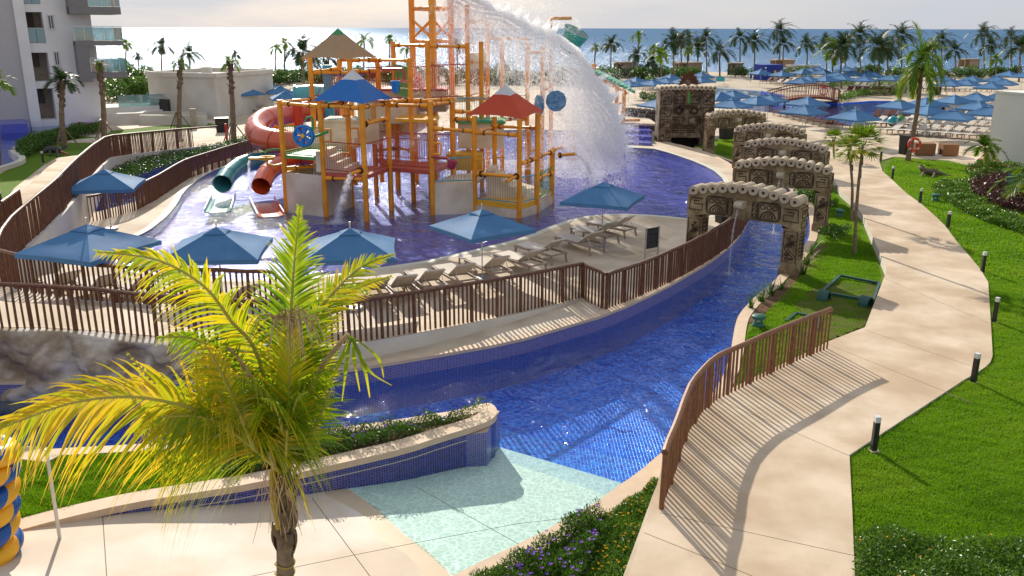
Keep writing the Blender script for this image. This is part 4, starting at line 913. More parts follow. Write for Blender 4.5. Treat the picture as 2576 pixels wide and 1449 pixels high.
# beige steps between decks
def steps(p, d, w, n, run, z0, rise, m=beigew, name='step'):
    d = Vector(d).normalized(); s = Vector((-d.y, d.x, 0))
    for i in range(n):
        mb = PB(); a = p + d * run * i; pts = [a - s * w / 2, a + s * w / 2, a + s * w / 2 + d * run * (n - i), a - s * w / 2 + d * run * (n - i)]
        mb.prism([(q.x, q.y) for q in pts], z0 + rise * i, z0 + rise * (i + 1) - .004); mb.build(name, m, play)
m24 = POSTS['2'].lerp(POSTS['4'], .5)
steps(POSTS['2'].lerp(POSTS['3'], .55) + Vector((.1, 1.2, 0)), (-1, .15, 0), 1.7, 4, .34, zR, .22)
steps(back1.lerp(POSTS['4'], .45) + Vector((0, .1, 0)), (.25, 1, 0), 2.2, 4, .4, zG, .24)
blk = back1.lerp(POSTS['4'], .6) + Vector((.6, 2.2, 0))
for i, (dx, dy, w, h) in enumerate(((0, 0, 2.6, zG + 1.1), (1.5, 1.3, 2.8, zG + 1.9), (2.6, 3.2, 3.2, zG + 2.3))):
    mb = PB(); c = blk + Vector((dx, dy, 0)); mb.prism([(c.x - w / 2, c.y - .8), (c.x + w / 2, c.y - 1.1), (c.x + w / 2, c.y + .8), (c.x - w / 2, c.y + 1)], h - 1.0, h); mb.build('stepped_block', beigew, play)
    mb = PB(); mb.prism([(c.x - w / 2 - .05, c.y - .85), (c.x + w / 2 + .05, c.y - 1.15), (c.x + w / 2 + .05, c.y + .85), (c.x - w / 2 - .05, c.y + 1.05)], h + .003, h + .10); mb.build('platform', pink if i else beigew, play)
rail_panel('5', '6', zG + 1.2, zG + 2.3, pteal, P=(blk + Vector((-1.2, -.8, 0)), blk + Vector((1.4, -1, 0)))); rail_panel('5', '6', zG + 2.4, zG + 3.5, prail, P=(blk + Vector((.5, .4, 0)), blk + Vector((4.2, 2.2, 0))))
rail_panel('5', '6', zG + 2.0, zG + 3.1, pblue, P=(blk + Vector((-1.8, 1.2, 0)), blk + Vector((.4, 1.6, 0)))); rail_panel('5', '6', zG + 1.9, zG + 3.2, pred, P=(blk + Vector((-2.2, 2.2, 0)), blk + Vector((2.6, 3.2, 0))))
# block B and C
zB_ = ZT(POSTS['9'], 463); b9 = POSTS['10'] + Vector((.0, 0, 0)); zC = ZT(POSTS['12'], 515); 
wall_panel(POSTS['9'], POSTS['11'], -.5, zB_); wall_panel(POSTS['11'], POSTS['14'], -.5, zB_ - .8); wall_panel(POSTS['9'], POSTS['10'], -.5, zB_)
deck_poly(None, zB_ + .004, .1, beigew, P=[POSTS['9'], POSTS['11'], POSTS['14'], POSTS['10']])
rail_panel('9', '11', ZT(POSTS['9'], 456), ZT(POSTS['9'], 398), pteal)
wall_panel(POSTS['11'], POSTS['12'], -.5, zC - .22); wall_panel(POSTS['12'], POSTS['13'], -.5, zC - .22); wall_panel(POSTS['13'], POSTS['15'], -.5, zC - .25)
c15 = POSTS['14'] + (POSTS['15'] - POSTS['13'])
deck_poly(None, zC, .21, pyel, P=[POSTS['11'], POSTS['12'], POSTS['13'], POSTS['14']]); deck_poly(None, zC - .03, .2, beigew, P=[POSTS['14'], POSTS['13'], POSTS['15'], c15])
zc0 = ZT(POSTS['12'], 508); zc1 = ZT(POSTS['12'], 455); rail_panel('11', '12', zC + .08, zC + 1.15, pteal); rail_panel('12', '13', zC + .08, zC + 1.15, pteal); rail_panel('13', '15', zC + .05, zC + 1.1, pgreen)
steps(POSTS['11'].lerp(POSTS['14'], .6) + Vector((1.7, -.6, 0)), (-1, .1, 0), 1.8, 5, .32, zC, .24)
mb = PB(); c = POSTS['14'] + Vector((-1.2, 1.0, 0)); mb.prism([(c.x - 1.1, c.y - .7), (c.x + .6, c.y - .9), (c.x + .6, c.y + .7), (c.x - 1.1, c.y + .7)], zB_, zB_ + .75); mb.build('stepped_block', pyel, play)
mb = PB(); mb.prism([(c.x - .6, c.y + .4), (c.x + 1.6, c.y + .2), (c.x + 1.6, c.y + 2), (c.x - .6, c.y + 2)], zB_ + .9, zB_ + 2.1); mb.build('stepped_block', beigew, play)
mb = PB(); mb.prism([(c.x - .7, c.y + .3), (c.x + 1.7, c.y + .1), (c.x + 1.7, c.y + 2.1), (c.x - .7, c.y + 2.1)], zB_ + 2.104, zB_ + 2.22); mb.build('platform', greend, play)
rail_panel('5', '6', zB_ + 2.25, zB_ + 3.3, pteal, P=(c + Vector((-.7, .3, 0)), c + Vector((1.7, .1, 0))))
# tented roofs
def roof(cor, apex, m1, m2, frac=.32, sag=.035, name='tent_roof'):
    """cor: 4 corner points in order; apex point"""
    r = None; mb = PB(); mt = PB(); n = 10
    for q in range(4):
        A, B = cor[q], cor[(q + 1) % 4]
        def S(u, t):
            e = A.lerp(B, t); e = e + (apex - e).normalized() * (.06 * 4 * t * (1 - t)) ; e.z += .02 * 4 * t * (1 - t); p = apex.lerp(e, u); p.z -= sag * math.sin(u * math.pi) * (apex.z - e.z) * 1.2 ; return p
        for k in range(n):
            for i in range(n):
                u0, u1 = i / n, (i + 1) / n; t0, t1 = k / n, (k + 1) / n
                (mt if u1 <= frac + .01 else mb).add([S(u0, t0), S(u1, t0), S(u1, t1), S(u0, t1)], [(0, 1, 2, 3)])
    o = mb.build(name, m1, play, smooth=True); mt.build('roof_tip', m2, o if False else play, smooth=True)
    for q in range(4):
        mb = PB(); mb.tube([cor[q].lerp(apex, .06) - Vector((0, 0, .16)), cor[q].lerp(apex, .5) - Vector((0, 0, .30)), apex - Vector((0, 0, .40))], .03, 5); mb.build('rafter', orange, play)
def roof_px(keys, corner_px, apx, m1, m2, frac):
    C = []
    for k, (x, y) in zip(keys, corner_px): C.append(AT(x, y, POSTS[k].y) if k in POSTS else AT(x, y, k))
    cen = (C[0] + C[1] + C[2]) / 3; B4 = C[0] + C[2] - C[1]; C.append(B4); ap = AT(apx[0], apx[1], (C[0].y + C[2].y) / 2); roof(C, ap, m1, m2, frac)
roof_px(('2', '3', '6'), ((784, 254), (915, 261), (990, 250)), (887, 174), roofb, roofw, .3)
roof_px(('11', '12', '13'), ((1172, 289), (1317, 300), (1369, 280)), (1271, 212), roofr, roofw, .3)
T1, T3, T4 = base_of(800, 486), base_of(895, 478), base_of(962, 470)
for k, b, top in (('T1', T1, 145), ('T3', T3, 150), ('T4', T4, 146), ('T2', T1 + T4 - T3, 148)):
    z = ZT(b, top); mb = PB(); mb.tube([Vector((b.x, b.y, .2)), Vector((b.x, b.y, z))], .12, 12); mb.build('post', orange, play, smooth=True); POSTS[k] = Vector((b.x, b.y, z))
for a, b, *py in (('T1', 'T3', 182, 184), ('T3', 'T4', 180, 178), ('T1', 'T2', 182, 172), ('T2', 'T4', 150, 152), ('T3', 'T4', 152, 150), ('T4', '8', 151, 152), ('T1', '1', 250, 256), ('8', '18', 255, 250)): beam(a, b, py)
roof_px(('T1', 'T3', 'T4'), ((754, 147), (872, 150), (950, 145)), (850, 71), rooft, roofg, .28)
zt = ZT(POSTS['T1'], 245); deck_poly(None, zt, .15, pink, P=[POSTS['T1'], POSTS['T3'], POSTS['T4'], POSTS['T2']]); rail_panel('T1', 'T3', zt + .08, zt + 1.1, prail); rail_panel('T3', 'T4', zt + .08, zt + 1.1, pred)
deck_poly(None, zG + 1.3, .14, pyel, P=[POSTS['6'] + Vector((0, 2.2, 0)), POSTS['9'] + Vector((0, 2.5, 0)), POSTS['9'] + Vector((0, 4.5, 0)), POSTS['6'] + Vector((0, 4.8, 0))])
# lattice tower of the giant bucket
TW = [AT(1046, 400, 46.5), AT(1094, 402, 44.6), AT(1140, 400, 46.5), AT(1098, 398, 49)]
for i, p in enumerate(TW): p.z = -.3
for p in TW: mb = PB(); mb.tube([p, Vector((p.x, p.y, 13.6))], .15, 10); mb.build('tower_leg', orange, play, smooth=True)
zt1 = ZT(TW[0], 103); zt2 = ZT(TW[0], 22); zt3 = zt2 + 3.2
for i in range(4):
    a, b = TW[i], TW[(i + 1) % 4]
    for z in (zt1, zt2, zt3): mb = PB(); mb.tube([Vector((a.x, a.y, z)), Vector((b.x, b.y, z))], .09, 8); mb.build('tower_beam', orange, play, smooth=True)
    for z0, z1 in ((zt1 + .1, zt2 - .5), (zt2 + .3, zt3)):
        mb = PB(); mb.tube([Vector((a.x, a.y, z1)), Vector((b.x, b.y, z0))], .05, 6); mb.build('tower_brace', orange, play)
        mb = PB(); mb.tube([Vector((a.x, a.y, z0)), Vector((b.x, b.y, z1))], .05, 6); mb.build('tower_brace', orange, play)
# tall posts and platforms in the spray
for k, x, y, t in (('s1', 1180, 463, 12), ('s2', 1228, 452, 60), ('s3', 1263, 448, 92), ('s4', 1325, 452, 98), ('s5', 1362, 456, 112), ('s6', 1384, 440, 192), ('s7', 1180, 476, 108), ('s8', 1480, 407, 250), ('s9', 1442, 405, 330), ('s10', 1330, 470, 330)): ppost(k, x, y, t, r=.12)
for a, b, *py in (('s1', 's2', 53, 55), ('s2', 's3', 95, 97), ('s3', 's4', 96, 98), ('s4', 's5', 130, 134), ('s7', 's2', 155, 160), ('s5', 's6', 222, 226), ('s7', 's3', 250, 250), ('s10', 's5', 380, 372), ('s3', 's4', 300, 300), ('17', 's7', 116, 117), ('s9', 's8', 396, 392), ('15', 's9', 378, 360)): beam(a, b, py)
zq = ZT(POSTS['s7'], 246); deck_poly(None, zq, .2, beigew, P=[POSTS['17'], POSTS['s7'], POSTS['s2'], POSTS['18']]); rail_panel('17', 's7', zq + .1, zq + 1.6, prail); rail_panel('s7', 's2', zq + .1, zq + 1.6, prail); rail_panel('s3', 's4', zq - 1.3, zq - .1, pteal)
deck_poly(None, zq - .7, .2, greend, P=[POSTS['s2'], POSTS['s10'], POSTS['s4'], POSTS['s3']])
mb = PB(); p = POSTS['s7']; q = POSTS['s2']; z = ZT(p, 155); mb.bar(Vector((p.x, p.y, z)), Vector((q.x, q.y, z)), .1, .75); mb.build('beam_panel', beigew, play)
# slatted green roof on two posts
for k, x, y, t in (('g1', 1547, 372, 216), ('g2', 1565, 376, 222), ('g3', 1482, 360, 165)): ppost(k, x, y, t, r=.13)
ga, gb = AT(1480, 174, 56), AT(1572, 221, 55)
for i in range(11):
    p = ga.lerp(gb, i / 10) ; mb = PB(); u = Vector((.95, -.1, -.42)).normalized(); d = (gb - ga) / 10.5; mb.add([p + Vector((-.35, 1.3, .35)), p + Vector((.30, -.7, -.12)), p + Vector((.30, -.7, -.12)) + d * 1.05 + Vector((0, 0, .12)), p + Vector((-.35, 1.3, .35)) + d * 1.05 + Vector((0, 0, .12)), p + Vector((-.35, 1.3, .27)), p + Vector((.30, -.7, -.20)), p + Vector((.30, -.7, -.20)) + d * 1.05, p + Vector((-.35, 1.3, .27)) + d * 1.05], [(0, 1, 2, 3), (7, 6, 5, 4), (0, 4, 5, 1), (1, 5, 6, 2), (2, 6, 7, 3), (3, 7, 4, 0)]); mb.build('roof_slat', mat('slat_green', (.05, .38, .22), .35, .5, var=.06), play)
mb = PB(); mb.tube([ga + Vector((.1, -.5, -.3)), gb + Vector((.1, -.5, -.3))], .07, 8); mb.tube([ga + Vector((-.4, 1.1, .1)), gb + Vector((-.4, 1.1, .1))], .07, 8); mb.build('roof_frame', orange, play)
mb = PB(); z1 = ZT(POSTS['g1'], 240); mb.tube([Vector((POSTS['s8'].x, POSTS['s8'].y, z1)), Vector((POSTS['g1'].x, POSTS['g1'].y, z1))], .08, 8); mb.tube([Vector((POSTS['s8'].x, POSTS['s8'].y, z1 - .4)), Vector((POSTS['g2'].x, POSTS['g2'].y, z1 - .4))], .08, 8); mb.build('beam', orange, play)
# tipping bucket with its filling pipe
bc = AT(1451, 78, 49); ax = Vector((.42, -.28, .86)).normalized(); M = Vector((0, 0, 1)).rotation_difference(ax).to_matrix()
tealb = mat('bucket_teal', (.02, .33, .27), .35, .5, var=.05)
mb = PB(); mb.m(tealb); mb.lathe(bc - ax * 1.25, [(.40, 0), (.46, .25), (.60, .75), (.74, 1.25)], 24, M); mb.m(roofw); mb.lathe(bc - ax * 1.24, [(.38, .02), (.58, .75), (.70, 1.24)][::-1], 24, M); mb.build('tipping_bucket', None, play, smooth=True)
pp = [AT(1385, 230, 49.3), AT(1385, 60, 49.3), AT(1385, 50, 49.3), AT(1389, 46.2, 49.3), AT(1438, 46, 49.3)]; mb = PB(); mb.tube(pp, .085, 10); mb.build('filling_pipe', mat('pipe_ochre', (.62, .27, .03), .4, .5), play, smooth=True)
mb = PB(); mb.tube([bc - ax * 1.1, AT(1500, 175, 50)], .08, 8); mb.tube([AT(1486, 160, 50), AT(1486, 168, 50), AT(1500, 162, 50)], .1, 8); mb.build('bucket_arm', orange, play)
# pinwheels
def wheel(c, r, nrm, m, parent=play, spokes=6, hub=pyel):
    M = Vector((0, 0, 1)).rotation_difference(Vector(nrm).normalized()).to_matrix(); n_ = Vector(nrm).normalized()
    mb = PB()
    for off in (0, .16):
        cc = c + n_ * -off; mb.tube([cc + M @ Vector((r * .9 * math.cos(a), r * .9 * math.sin(a), 0)) for a in [k * math.pi / 12 for k in range(24)]], r * .13, 6, closed=True)
        for k in range(spokes):
            a = k * 2 * math.pi / spokes; dirv = M @ Vector((math.cos(a), math.sin(a), 0)); tv = M @ Vector((-math.sin(a), math.cos(a), 0))
            q = [cc + dirv * r * .12 - tv * r * .06, cc + dirv * r * .12 + tv * r * .06, cc + dirv * r * .86 + tv * r * .30, cc + dirv * r * .86 - tv * r * .16]
            mb.add([p + n_ * .02 for p in q] + [p - n_ * .02 for p in q], [(0, 1, 2, 3), (7, 6, 5, 4), (0, 4, 5, 1), (1, 5, 6, 2), (2, 6, 7, 3), (3, 7, 4, 0)])
    o = mb.build('spinning_wheel', m, parent)
    mb = PB(); mb.lathe(c + n_ * .03, [(r * .2, -.12), (r * .2, .03), (.001, .05)], 12, M); mb.build('hub', hub, o, smooth=True)
wheel(AT(762, 342, 36.3), .44, (-.2, -1, .05), pblue)
for x, y, r, d, nn in ((1399, 254, .52, 44, (-.15, -1, 0)), (1356, 264, .50, 44.5, (-1, -.4, 0))):
    M = Vector((0, 0, 1)).rotation_difference(Vector(nn).normalized()).to_matrix(); mb = PB(); mb.lathe(AT(x, y, d), [(.001, -.06), (r, -.06), (r, .06), (r * .3, .06), (.001, .1)], 10, M); mb.build('spinning_disc', mat('disc_blue', (.10, .26, .48), .5, .4, var=.5, vscale=6), play)
def pipe(pts, r, m, name='water_pipe'): mb = PB(); mb.tube(pts, r, 8); mb.build(name, m, play, smooth=True)
pipe([AT(776, 342, 36.5), AT(795, 342, 36.6), AT(826, 331, 36.8)], .06, pgreen); pipe([AT(768, 305, 36.4), AT(772, 296, 36.4), AT(784, 293, 36.4), AT(787, 300, 36.4), AT(787, 338, 36.4)], .045, pgreen)
pipe([AT(666, 384, 37), AT(672, 378, 37), AT(684, 376, 37), AT(703, 376, 37.4)], .045, pgreen)
mb = PB(); tb = AT(672, 397, 37); mb.lathe(tb, [(.05, -.12), (.28, -.08), (.33, .06), (.30, .06), (.24, -.04), (.001, -.05)], 16); mb.box(tuple(tb + Vector((-.75, -.14, -.06))), tuple(tb + Vector((-.2, .14, .02)))); mb.build('pouring_tray', pyel, play)
pipe([tb + Vector((0, 0, -.1)), AT(672, 413, 37.1), AT(690, 417, 37.2), AT(708, 413, 37.4)], .05, pyel)
pipe([AT(1086, 394, 36.8), AT(1126, 398, 36.5), AT(1134, 402, 36.5), AT(1136, 414, 36.5), AT(1137, 424, 36.5)], .06, prail)
mb = PB(); c = AT(1137, 401, 36.2); c = AT(1137, 402, 36.2); mb.lathe(AT(1138, 408, 36.2), [(.12, -.28), (.17, -.22), (.20, .1), (.16, .1), (.1, -.2), (.001, -.2)], 12, Matrix.Rotation(.25, 3, 'Y')); mb.build('small_bucket', mat('bucket_red', (.42, .04, .08), .4, .5), play, smooth=True)
mb = PB(); bq = [AT(1127, 399, 36.3), AT(1127, 419, 36.3), AT(1149, 419, 36.3), AT(1149, 399, 36.3)]; mb.tube(bq, .02, 6, closed=True); mb.build('bucket_frame', pteal, play)
mb = PB(); mb.lathe(AT(1150 * 0 + 995, 215, 39), [(.15, -.3), (.22, .2), (.18, .2), (.001, -.2)], 12); mb.build('small_bucket', pblue, play); mb = PB(); mb.tube([AT(974 + 13, 213, 39), AT(974 + 13, 228, 39), AT(1006, 228, 39), AT(1006, 213, 39)], .02, 6, closed=True); mb.build('bucket_frame', pgreen, play)
pipe([AT(956, 171, 41), AT(962, 174, 41), AT(1012, 174, 40.5), AT(1017, 180, 40.5), AT(1017, 200, 40.5)], .06, prail)
# water cannons: short pipe with collar
def cannon(a, b, r=.075):
    mb = PB(); mb.tube([a, b], r, 10); mb.build('water_cannon', orange, play, smooth=True); d = (b - a).normalized(); mb = PB(); mb.tube([a + d * .05, a + d * .12], r * 1.9, 12); mb.build('collar', darkm, play)
cannon(AT(910, 428, 35.6), AT(882, 438, 35.0)); cannon(AT(915, 313, 36.4), AT(967, 298, 37.8)); cannon(AT(1404, 391, 40.3), AT(1446, 387, 40.6)); cannon(AT(1302, 442, 36.6), AT(1274, 457, 36))
cannon(AT(1206, 437, 37.6), AT(1290, 444, 36.9)); cannon(AT(1566, 303, 53.6), AT(1610, 302, 53.6))
def loop(x0, y0, x1, y1, d, m=orange, r=.04):
    mb = PB(); mb.tube(bezier([AT(x0, y0, d), AT(x1 - 3, y0, d), AT(x1, y0 + 3, d), AT(x1, y1 - 3, d), AT(x1 - 3, y1, d), AT(x0, y1, d)], 15), r, 8); mb.build('grab_handle', m, play, smooth=True)
loop(812, 326, 832, 356, 36.9); loop(882, 323, 901, 367, 37.5); loop(1090, 360, 1109, 388, 37.2); loop(1198, 401, 1218, 430, 37.8); loop(1244, 396, 1266, 482, 40.5); loop(862, 292, 880, 385, 38.5)
# slides
def slide(name, pts, r, m, mouth_trough=None, seams=5):
    P = bezier(pts, 28); mb = PB(); N = len(P); vs = []; n = 16
    for rr, rev in ((r, False), (r * .93, True)): mb.tube(P, rr, n, caps=False)
    o = mb.build(name, m, play, smooth=True); mb = PB()
    mb.tube([P[0] - (P[1] - P[0]).normalized() * .02, P[0] + (P[1] - P[0]).normalized() * .08], r * 1.1, 18, caps=False); mb.build('slide_rim', m, o, smooth=True)
    for i in range(1, seams + 1):
        k = int(i * (N - 2) / (seams + .4)); d = (P[k + 1] - P[k]).normalized(); mb = PB(); mb.tube([P[k] - d * .04, P[k] + d * .04], r * 1.07, 18, caps=False); mb.build('slide_seam', m, o, smooth=True)
    return o
def trough(pA, pB, w, m):
    d = (pB - pA).normalized(); s = Vector((-d.y, d.x, 0)); mb = PB(); prof = [(-w, .34), (-w * .96, .34), (-w * .93, .08), (-w * .6, .0), (w * .6, 0), (w * .93, .08), (w * .96, .34), (w, .34), (w * 1.0, .0), (w * .6, -.06), (-w * .6, -.06), (-w, .0)]
    vs = []; 
    for e, hs in ((pA, 1), (pB, .55)):
        for x, z in prof: vs.append(e + s * x + Vector((0, 0, z * hs)))
    n = len(prof); mb.add(vs, [(k, (k + 1) % n, n + (k + 1) % n, n + k) for k in range(n)]); mb.build('slide_runout', m, play)
A0 = AT(560, 462, 41.2); slide('tube_slide', [A0, AT(577, 438, 42.3), AT(612, 414, 44), AT(660, 404, 45), AT(740, 392, 46)], .44, tslide, seams=4); trough(Vector((A0.x, A0.y, -.05)), W(548, 534, -.02), .56, tslide)
B0 = AT(657, 468, 40.2); slide('tube_slide', [B0, AT(672, 437, 41.2), AT(700, 415, 42.3), AT(745, 400, 44), AT(800, 395, 45)], .44, rslide, seams=3); trough(Vector((B0.x, B0.y, -.05)), W(682, 545, -.02), .56, rslide)
slide('tube_slide', [AT(800, 400, 44), AT(742, 364, 44), AT(695, 357, 44), AT(655, 344, 45), AT(646, 322, 46.5), AT(668, 301, 48), AT(720, 289, 50), AT(790, 278, 51), AT(860, 268, 52)], .60, rslide, seams=7)
slide('tube_slide', [AT(745, 246, 54), AT(800, 242, 54), AT(850, 250, 53)], .7, tslide, seams=1)
slide('tube_slide', [AT(1020, 190, 47), AT(1040, 215, 47), AT(1030, 240, 48), AT(985, 262, 50)], .62, rslide, seams=2)
slide('half_slide', [AT(945, 305, 45), AT(985, 318, 45), AT(1030, 312, 46), AT(1055, 300, 47)], .55, yslide, seams=2)
for x, y, w_, h_, m_, d in ((748, 268, 10, 60, pred, 47.5), (824, 182, 10, 60, pteal, 50)):
    a = AT(x, y, d); mb = PB(); mb.tube([Vector((a.x, a.y, ZK)), a + Vector((0, 0, .4))], .26, 12); mb.build('slide_column', m_, play, smooth=True)
for a, b in ((((670), 327), (740, 312)), ((690, 316), (722, 330))): mb = PB(); mb.tube([AT(*a, 46), AT(*b, 46)], .07, 6); mb.build('slide_brace', orange, play)
for z in (0,):
    a = POSTS['8'] ; rail_panel('8', '18', ZT(a, 250), ZT(a, 213), pgreen); rail_panel('8', '18', ZT(a, 205), ZT(a, 170), pgreen)
# ================================================================== carved stone arches
stone = mat('carved_stone', (.48, .37, .215), .8, .25, c2=(.27, .20, .115), vscale=4, bump=.9, bscale=20, dirt=((.55, .50, .45), 1.8), detail=9)
stonelt = mat('weathered_stone', (.56, .46, .34), .85, .2, c2=(.42, .34, .24), vscale=3, bump=.4, bscale=30)
groove = mat('carving_line', (.06, .045, .032), .9, .1, var=.2)
def groove_obj(lines, parent, M, r=.022, name='carving'):
    mb = MB()
    for L_ in lines: mb.tube([M @ Vector(p) for p in L_[0]], L_[1] if len(L_) > 1 else r, 5, closed=L_[2] if len(L_) > 2 else False)
    o = mb.build(name, groove, parent); o['kind'] = 'stuff'; return o
def spiral(cx, cz, r, flip=1, turns=1.4, sq=.75): return [(cx + flip * r * (1 - .72 * t) * math.cos(t * turns * 6.28 + .4), 0, cz + sq * r * (1 - .72 * t) * math.sin(t * turns * 6.28 + .4)) for t in [i / 22 for i in range(23)]]
def rrect(cx, cz, w, h, k=.25): 
    out = []
    for qx, qz, a0 in ((1, 1, 0), (-1, 1, 90), (-1, -1, 180), (1, -1, 270)):
        for s in (0, 45, 90): a = R_(a0 + s); out.append((cx + qx * (w / 2 - k * w / 2) + k * w / 2 * math.cos(a), 0, cz + qz * (h / 2 - k * h / 2) + k * h / 2 * math.sin(a)))
    return out
def circ(cx, cz, r): return [(cx + r * math.cos(a), 0, cz + r * math.sin(a)) for a in [k * math.pi / 6 for k in range(12)]]
def arc(cx, cz, r, a0, a1, sq=1): return [(cx + r * math.cos(R_(a0 + (a1 - a0) * k / 8)), 0, cz + sq * r * math.sin(R_(a0 + (a1 - a0) * k / 8))) for k in range(9)]
def make_arch(Wd=3.85, H=2.62, tb=.85):
    r = empty('stone_arch', (0, 0, 0)); T = .62; pw = .56; hw = Wd / 2
    crown = lambda x: H - .34 - .30 * (abs(x) / hw) ** 1.7
    mb = MB(); n = 12
    up_ = [(x, crown(x)) for x in [-hw + Wd * i / n for i in range(n + 1)]]; lo = [(hw, H - 1.42), (hw - pw - .02, H - 1.42), (hw - pw - .02, H - 1.30), (-hw + pw + .02, H - 1.30), (-hw + pw + .02, H - 1.42), (-hw, H - 1.42)]
    poly = up_ + lo; k = len(poly); vs = [(x, -T / 2, z) for x, z in poly] + [(x, T / 2, z) for x, z in poly]
    fs = [(i, (i + 1) % k, k + (i + 1) % k, k + i) for i in range(k)]; m_ = n + 1
    mb.add(vs, fs)
    for yy in (-T / 2, T / 2):
        cols = [(-hw + Wd * i / n) for i in range(n + 1)]; v2 = [(x, yy, crown(x)) for x in cols] + [(x, yy, H - 1.30 if abs(x) < hw - pw else H - 1.42) for x in cols]
        mb.add(v2, [(i, i + 1, n + 2 + i, n + 1 + i) if yy < 0 else (i + 1, i, n + 1 + i, n + 2 + i) for i in range(n)])
    mb.build('lintel', stone, r)
    for s in (-1, 1):
        mb = MB(); x0 = s * (hw - pw / 2); a, b = (x0 - pw / 2 + .015, x0 + pw / 2 - .015); mb.box((a, -T / 2 + .02, -.9), (b, T / 2 - .02, H - 1.425)); mb.box((a - .03, -T / 2 - .01, -.9), (b + .03, T / 2 + .01, -.12)); o = mb.build('pillar', stone, r)
        Mf = Matrix.Translation((x0, -T / 2 + .012, 0)); st = random.getstate(); random.seed(3)
        zt_ = H - 1.5; Ls = [([(x * .7, 0, z) for x, z in ((-.3, .05), (.3, .05), (.3, zt_), (-.3, zt_))], .014, True)]
        Ls.append(([(.14 * math.sin(z * 9) - .02, 0, z) for z in [.12 + i * .035 for i in range(int((zt_ - .3) / .035))]], .016)); Ls.append(([(.14 * math.sin(z * 9) + .08, 0, z + .02) for z in [.12 + i * .035 for i in range(int((zt_ - .3) / .035))]], .014))
        for k_ in range(8): a_ = R_(20 + k_ * 20); Ls.append(([(.02, 0, zt_ - .5), (.02 + .16 * math.cos(a_), 0, zt_ - .5 + .2 * math.sin(a_))], .012))
        for q in range(9): cx, cz = random.uniform(-.17, .17), random.uniform(.1, zt_ - .1); Ls.append((spiral(cx, cz, random.uniform(.05, .10), random.choice((-1, 1))), .012))
        groove_obj(Ls, o, Mf)
        Mi = Matrix.Translation((b if s < 0 else b, 0, 0)) @ Matrix.Rotation(math.pi / 2, 4, 'Z'); Ls = []
        for q in range(7): z = .15 + q * (zt_ - .2) / 7; Ls.append((rrect(0, z + .07, .44, .15, .3), .013, True)); Ls.append((spiral(.08, z + .07, .06), .012))
        groove_obj(Ls, o, Mi); random.setstate(st)
    # carvings on the lintel face
    Mf = Matrix.Translation((0, -T / 2 - .004, 0)); zc = H - .95
    for s in (-1, 1):
        groove_obj([([(x * s, 0, z) for x, _, z in ((hw - .55, 0, zc + .2), (hw - .12, 0, zc + .2), (hw - .08, 0, zc - .22), (hw - .55, 0, zc - .22), (hw - .55, 0, zc), (hw - .25, 0, zc - .02), (hw - .25, 0, zc + .1), (hw - .42, 0, zc + .1))], .02)], r, Mf)
        fx = s * (hw - 1.05); L_ = [(rrect(fx, zc + .02, .74, .62, .35), .024, True), (rrect(fx, zc + .02, .64, .52, .35), .014, True)] + [(circ(fx + dx, zc + .16, .075), .016, True) for dx in (-.2, 0, .2)] + [(arc(fx, zc - .22, .24, 5, 175), .026), (arc(fx, zc - .22, .16, 5, 175), .016)] + [([(fx + dx, 0, zc - .22), (fx + dx, 0, zc - .1)], .013) for dx in (-.1, -.03, .03, .1)]
        groove_obj(L_, r, Mf)
        groove_obj([(rrect(s * .42, zc + .02, .17, .58, .4), .018, True)] + [(circ(s * .42, zc + .02 + dz, .055), .014, True) for dz in (-.17, 0, .17)], r, Mf)
    Ms = Matrix.Translation((hw + .004, 0, 0)) @ Matrix.Rotation(math.pi / 2, 4, 'Z'); groove_obj([(rrect(0, zc + .1, .5, .38, .3), .018, True), (spiral(0, zc + .1, .15), .016), (rrect(0, zc - .3, .5, .25, .3), .016, True)], r, Ms)
    Ms = Matrix.Translation((-hw - .004, 0, 0)) @ Matrix.Rotation(math.pi / 2, 4, 'Z'); groove_obj([(rrect(0, zc + .1, .5, .38, .3), .018, True), (spiral(0, zc + .1, .15), .016), (rrect(0, zc - .3, .5, .25, .3), .016, True)], r, Ms)
    # spout
    mb = MB(); mb.box((-.14, -T / 2 - .34, zc + .06), (.14, -T / 2 + .02, zc + .30)); mb.lathe((0, -T / 2 - .34, zc + .18), [(.12, -.13), (.12, .13)], 12, Matrix.Rotation(math.pi / 2, 3, 'Y')); mb.build('spout', stonelt, r)
    mb = MB(); mb.box((-.17, -T / 2 - .16, zc - .36), (.17, -T / 2 + .02, zc + .055)); mb.build('spout_block', stone, r)
    # row of stone rolls on top
    for i in range(11):
        x = -hw + .22 + (Wd - .44) * i / 10; z = crown(x) + .10; mb = MB(); Rr = .165; n = 14; seg = [(-T / 2 - .09, Rr * .97), (-T / 2 - .06, Rr), (T / 2 + .06, Rr), (T / 2 + .09, Rr * .97)]
        vs = []
        for yy, rr in seg:
            for k in range(n): a = 2 * math.pi * k / n; vs.append((x + rr * math.cos(a), yy, z + rr * math.sin(a)))
        for k in range(n): a = 2 * math.pi * k / n; vs.append((x + .055 * math.cos(a), -T / 2 - .09, z + .055 * math.sin(a)))
        fs = [(j * n + k, j * n + (k + 1) % n, (j + 1) * n + (k + 1) % n, (j + 1) * n + k) for j in range(3) for k in range(n)] + [(k, 4 * n + k, 4 * n + (k + 1) % n, (k + 1) % n) for k in range(n)] + [tuple(range(3 * n, 4 * n))]
        mb.add(vs, fs); o = mb.build('stone_roll', stonelt, r)
        mb = MB(); mb.lathe((x, -T / 2 - .07, z), [(.056, -.02), (.001, .0)], 10, Matrix.Rotation(-math.pi / 2, 3, 'X')); mb.build('roll_hole', groove, o)
    return r
A_ = make_arch(); A_.location = (0, -60, 0)
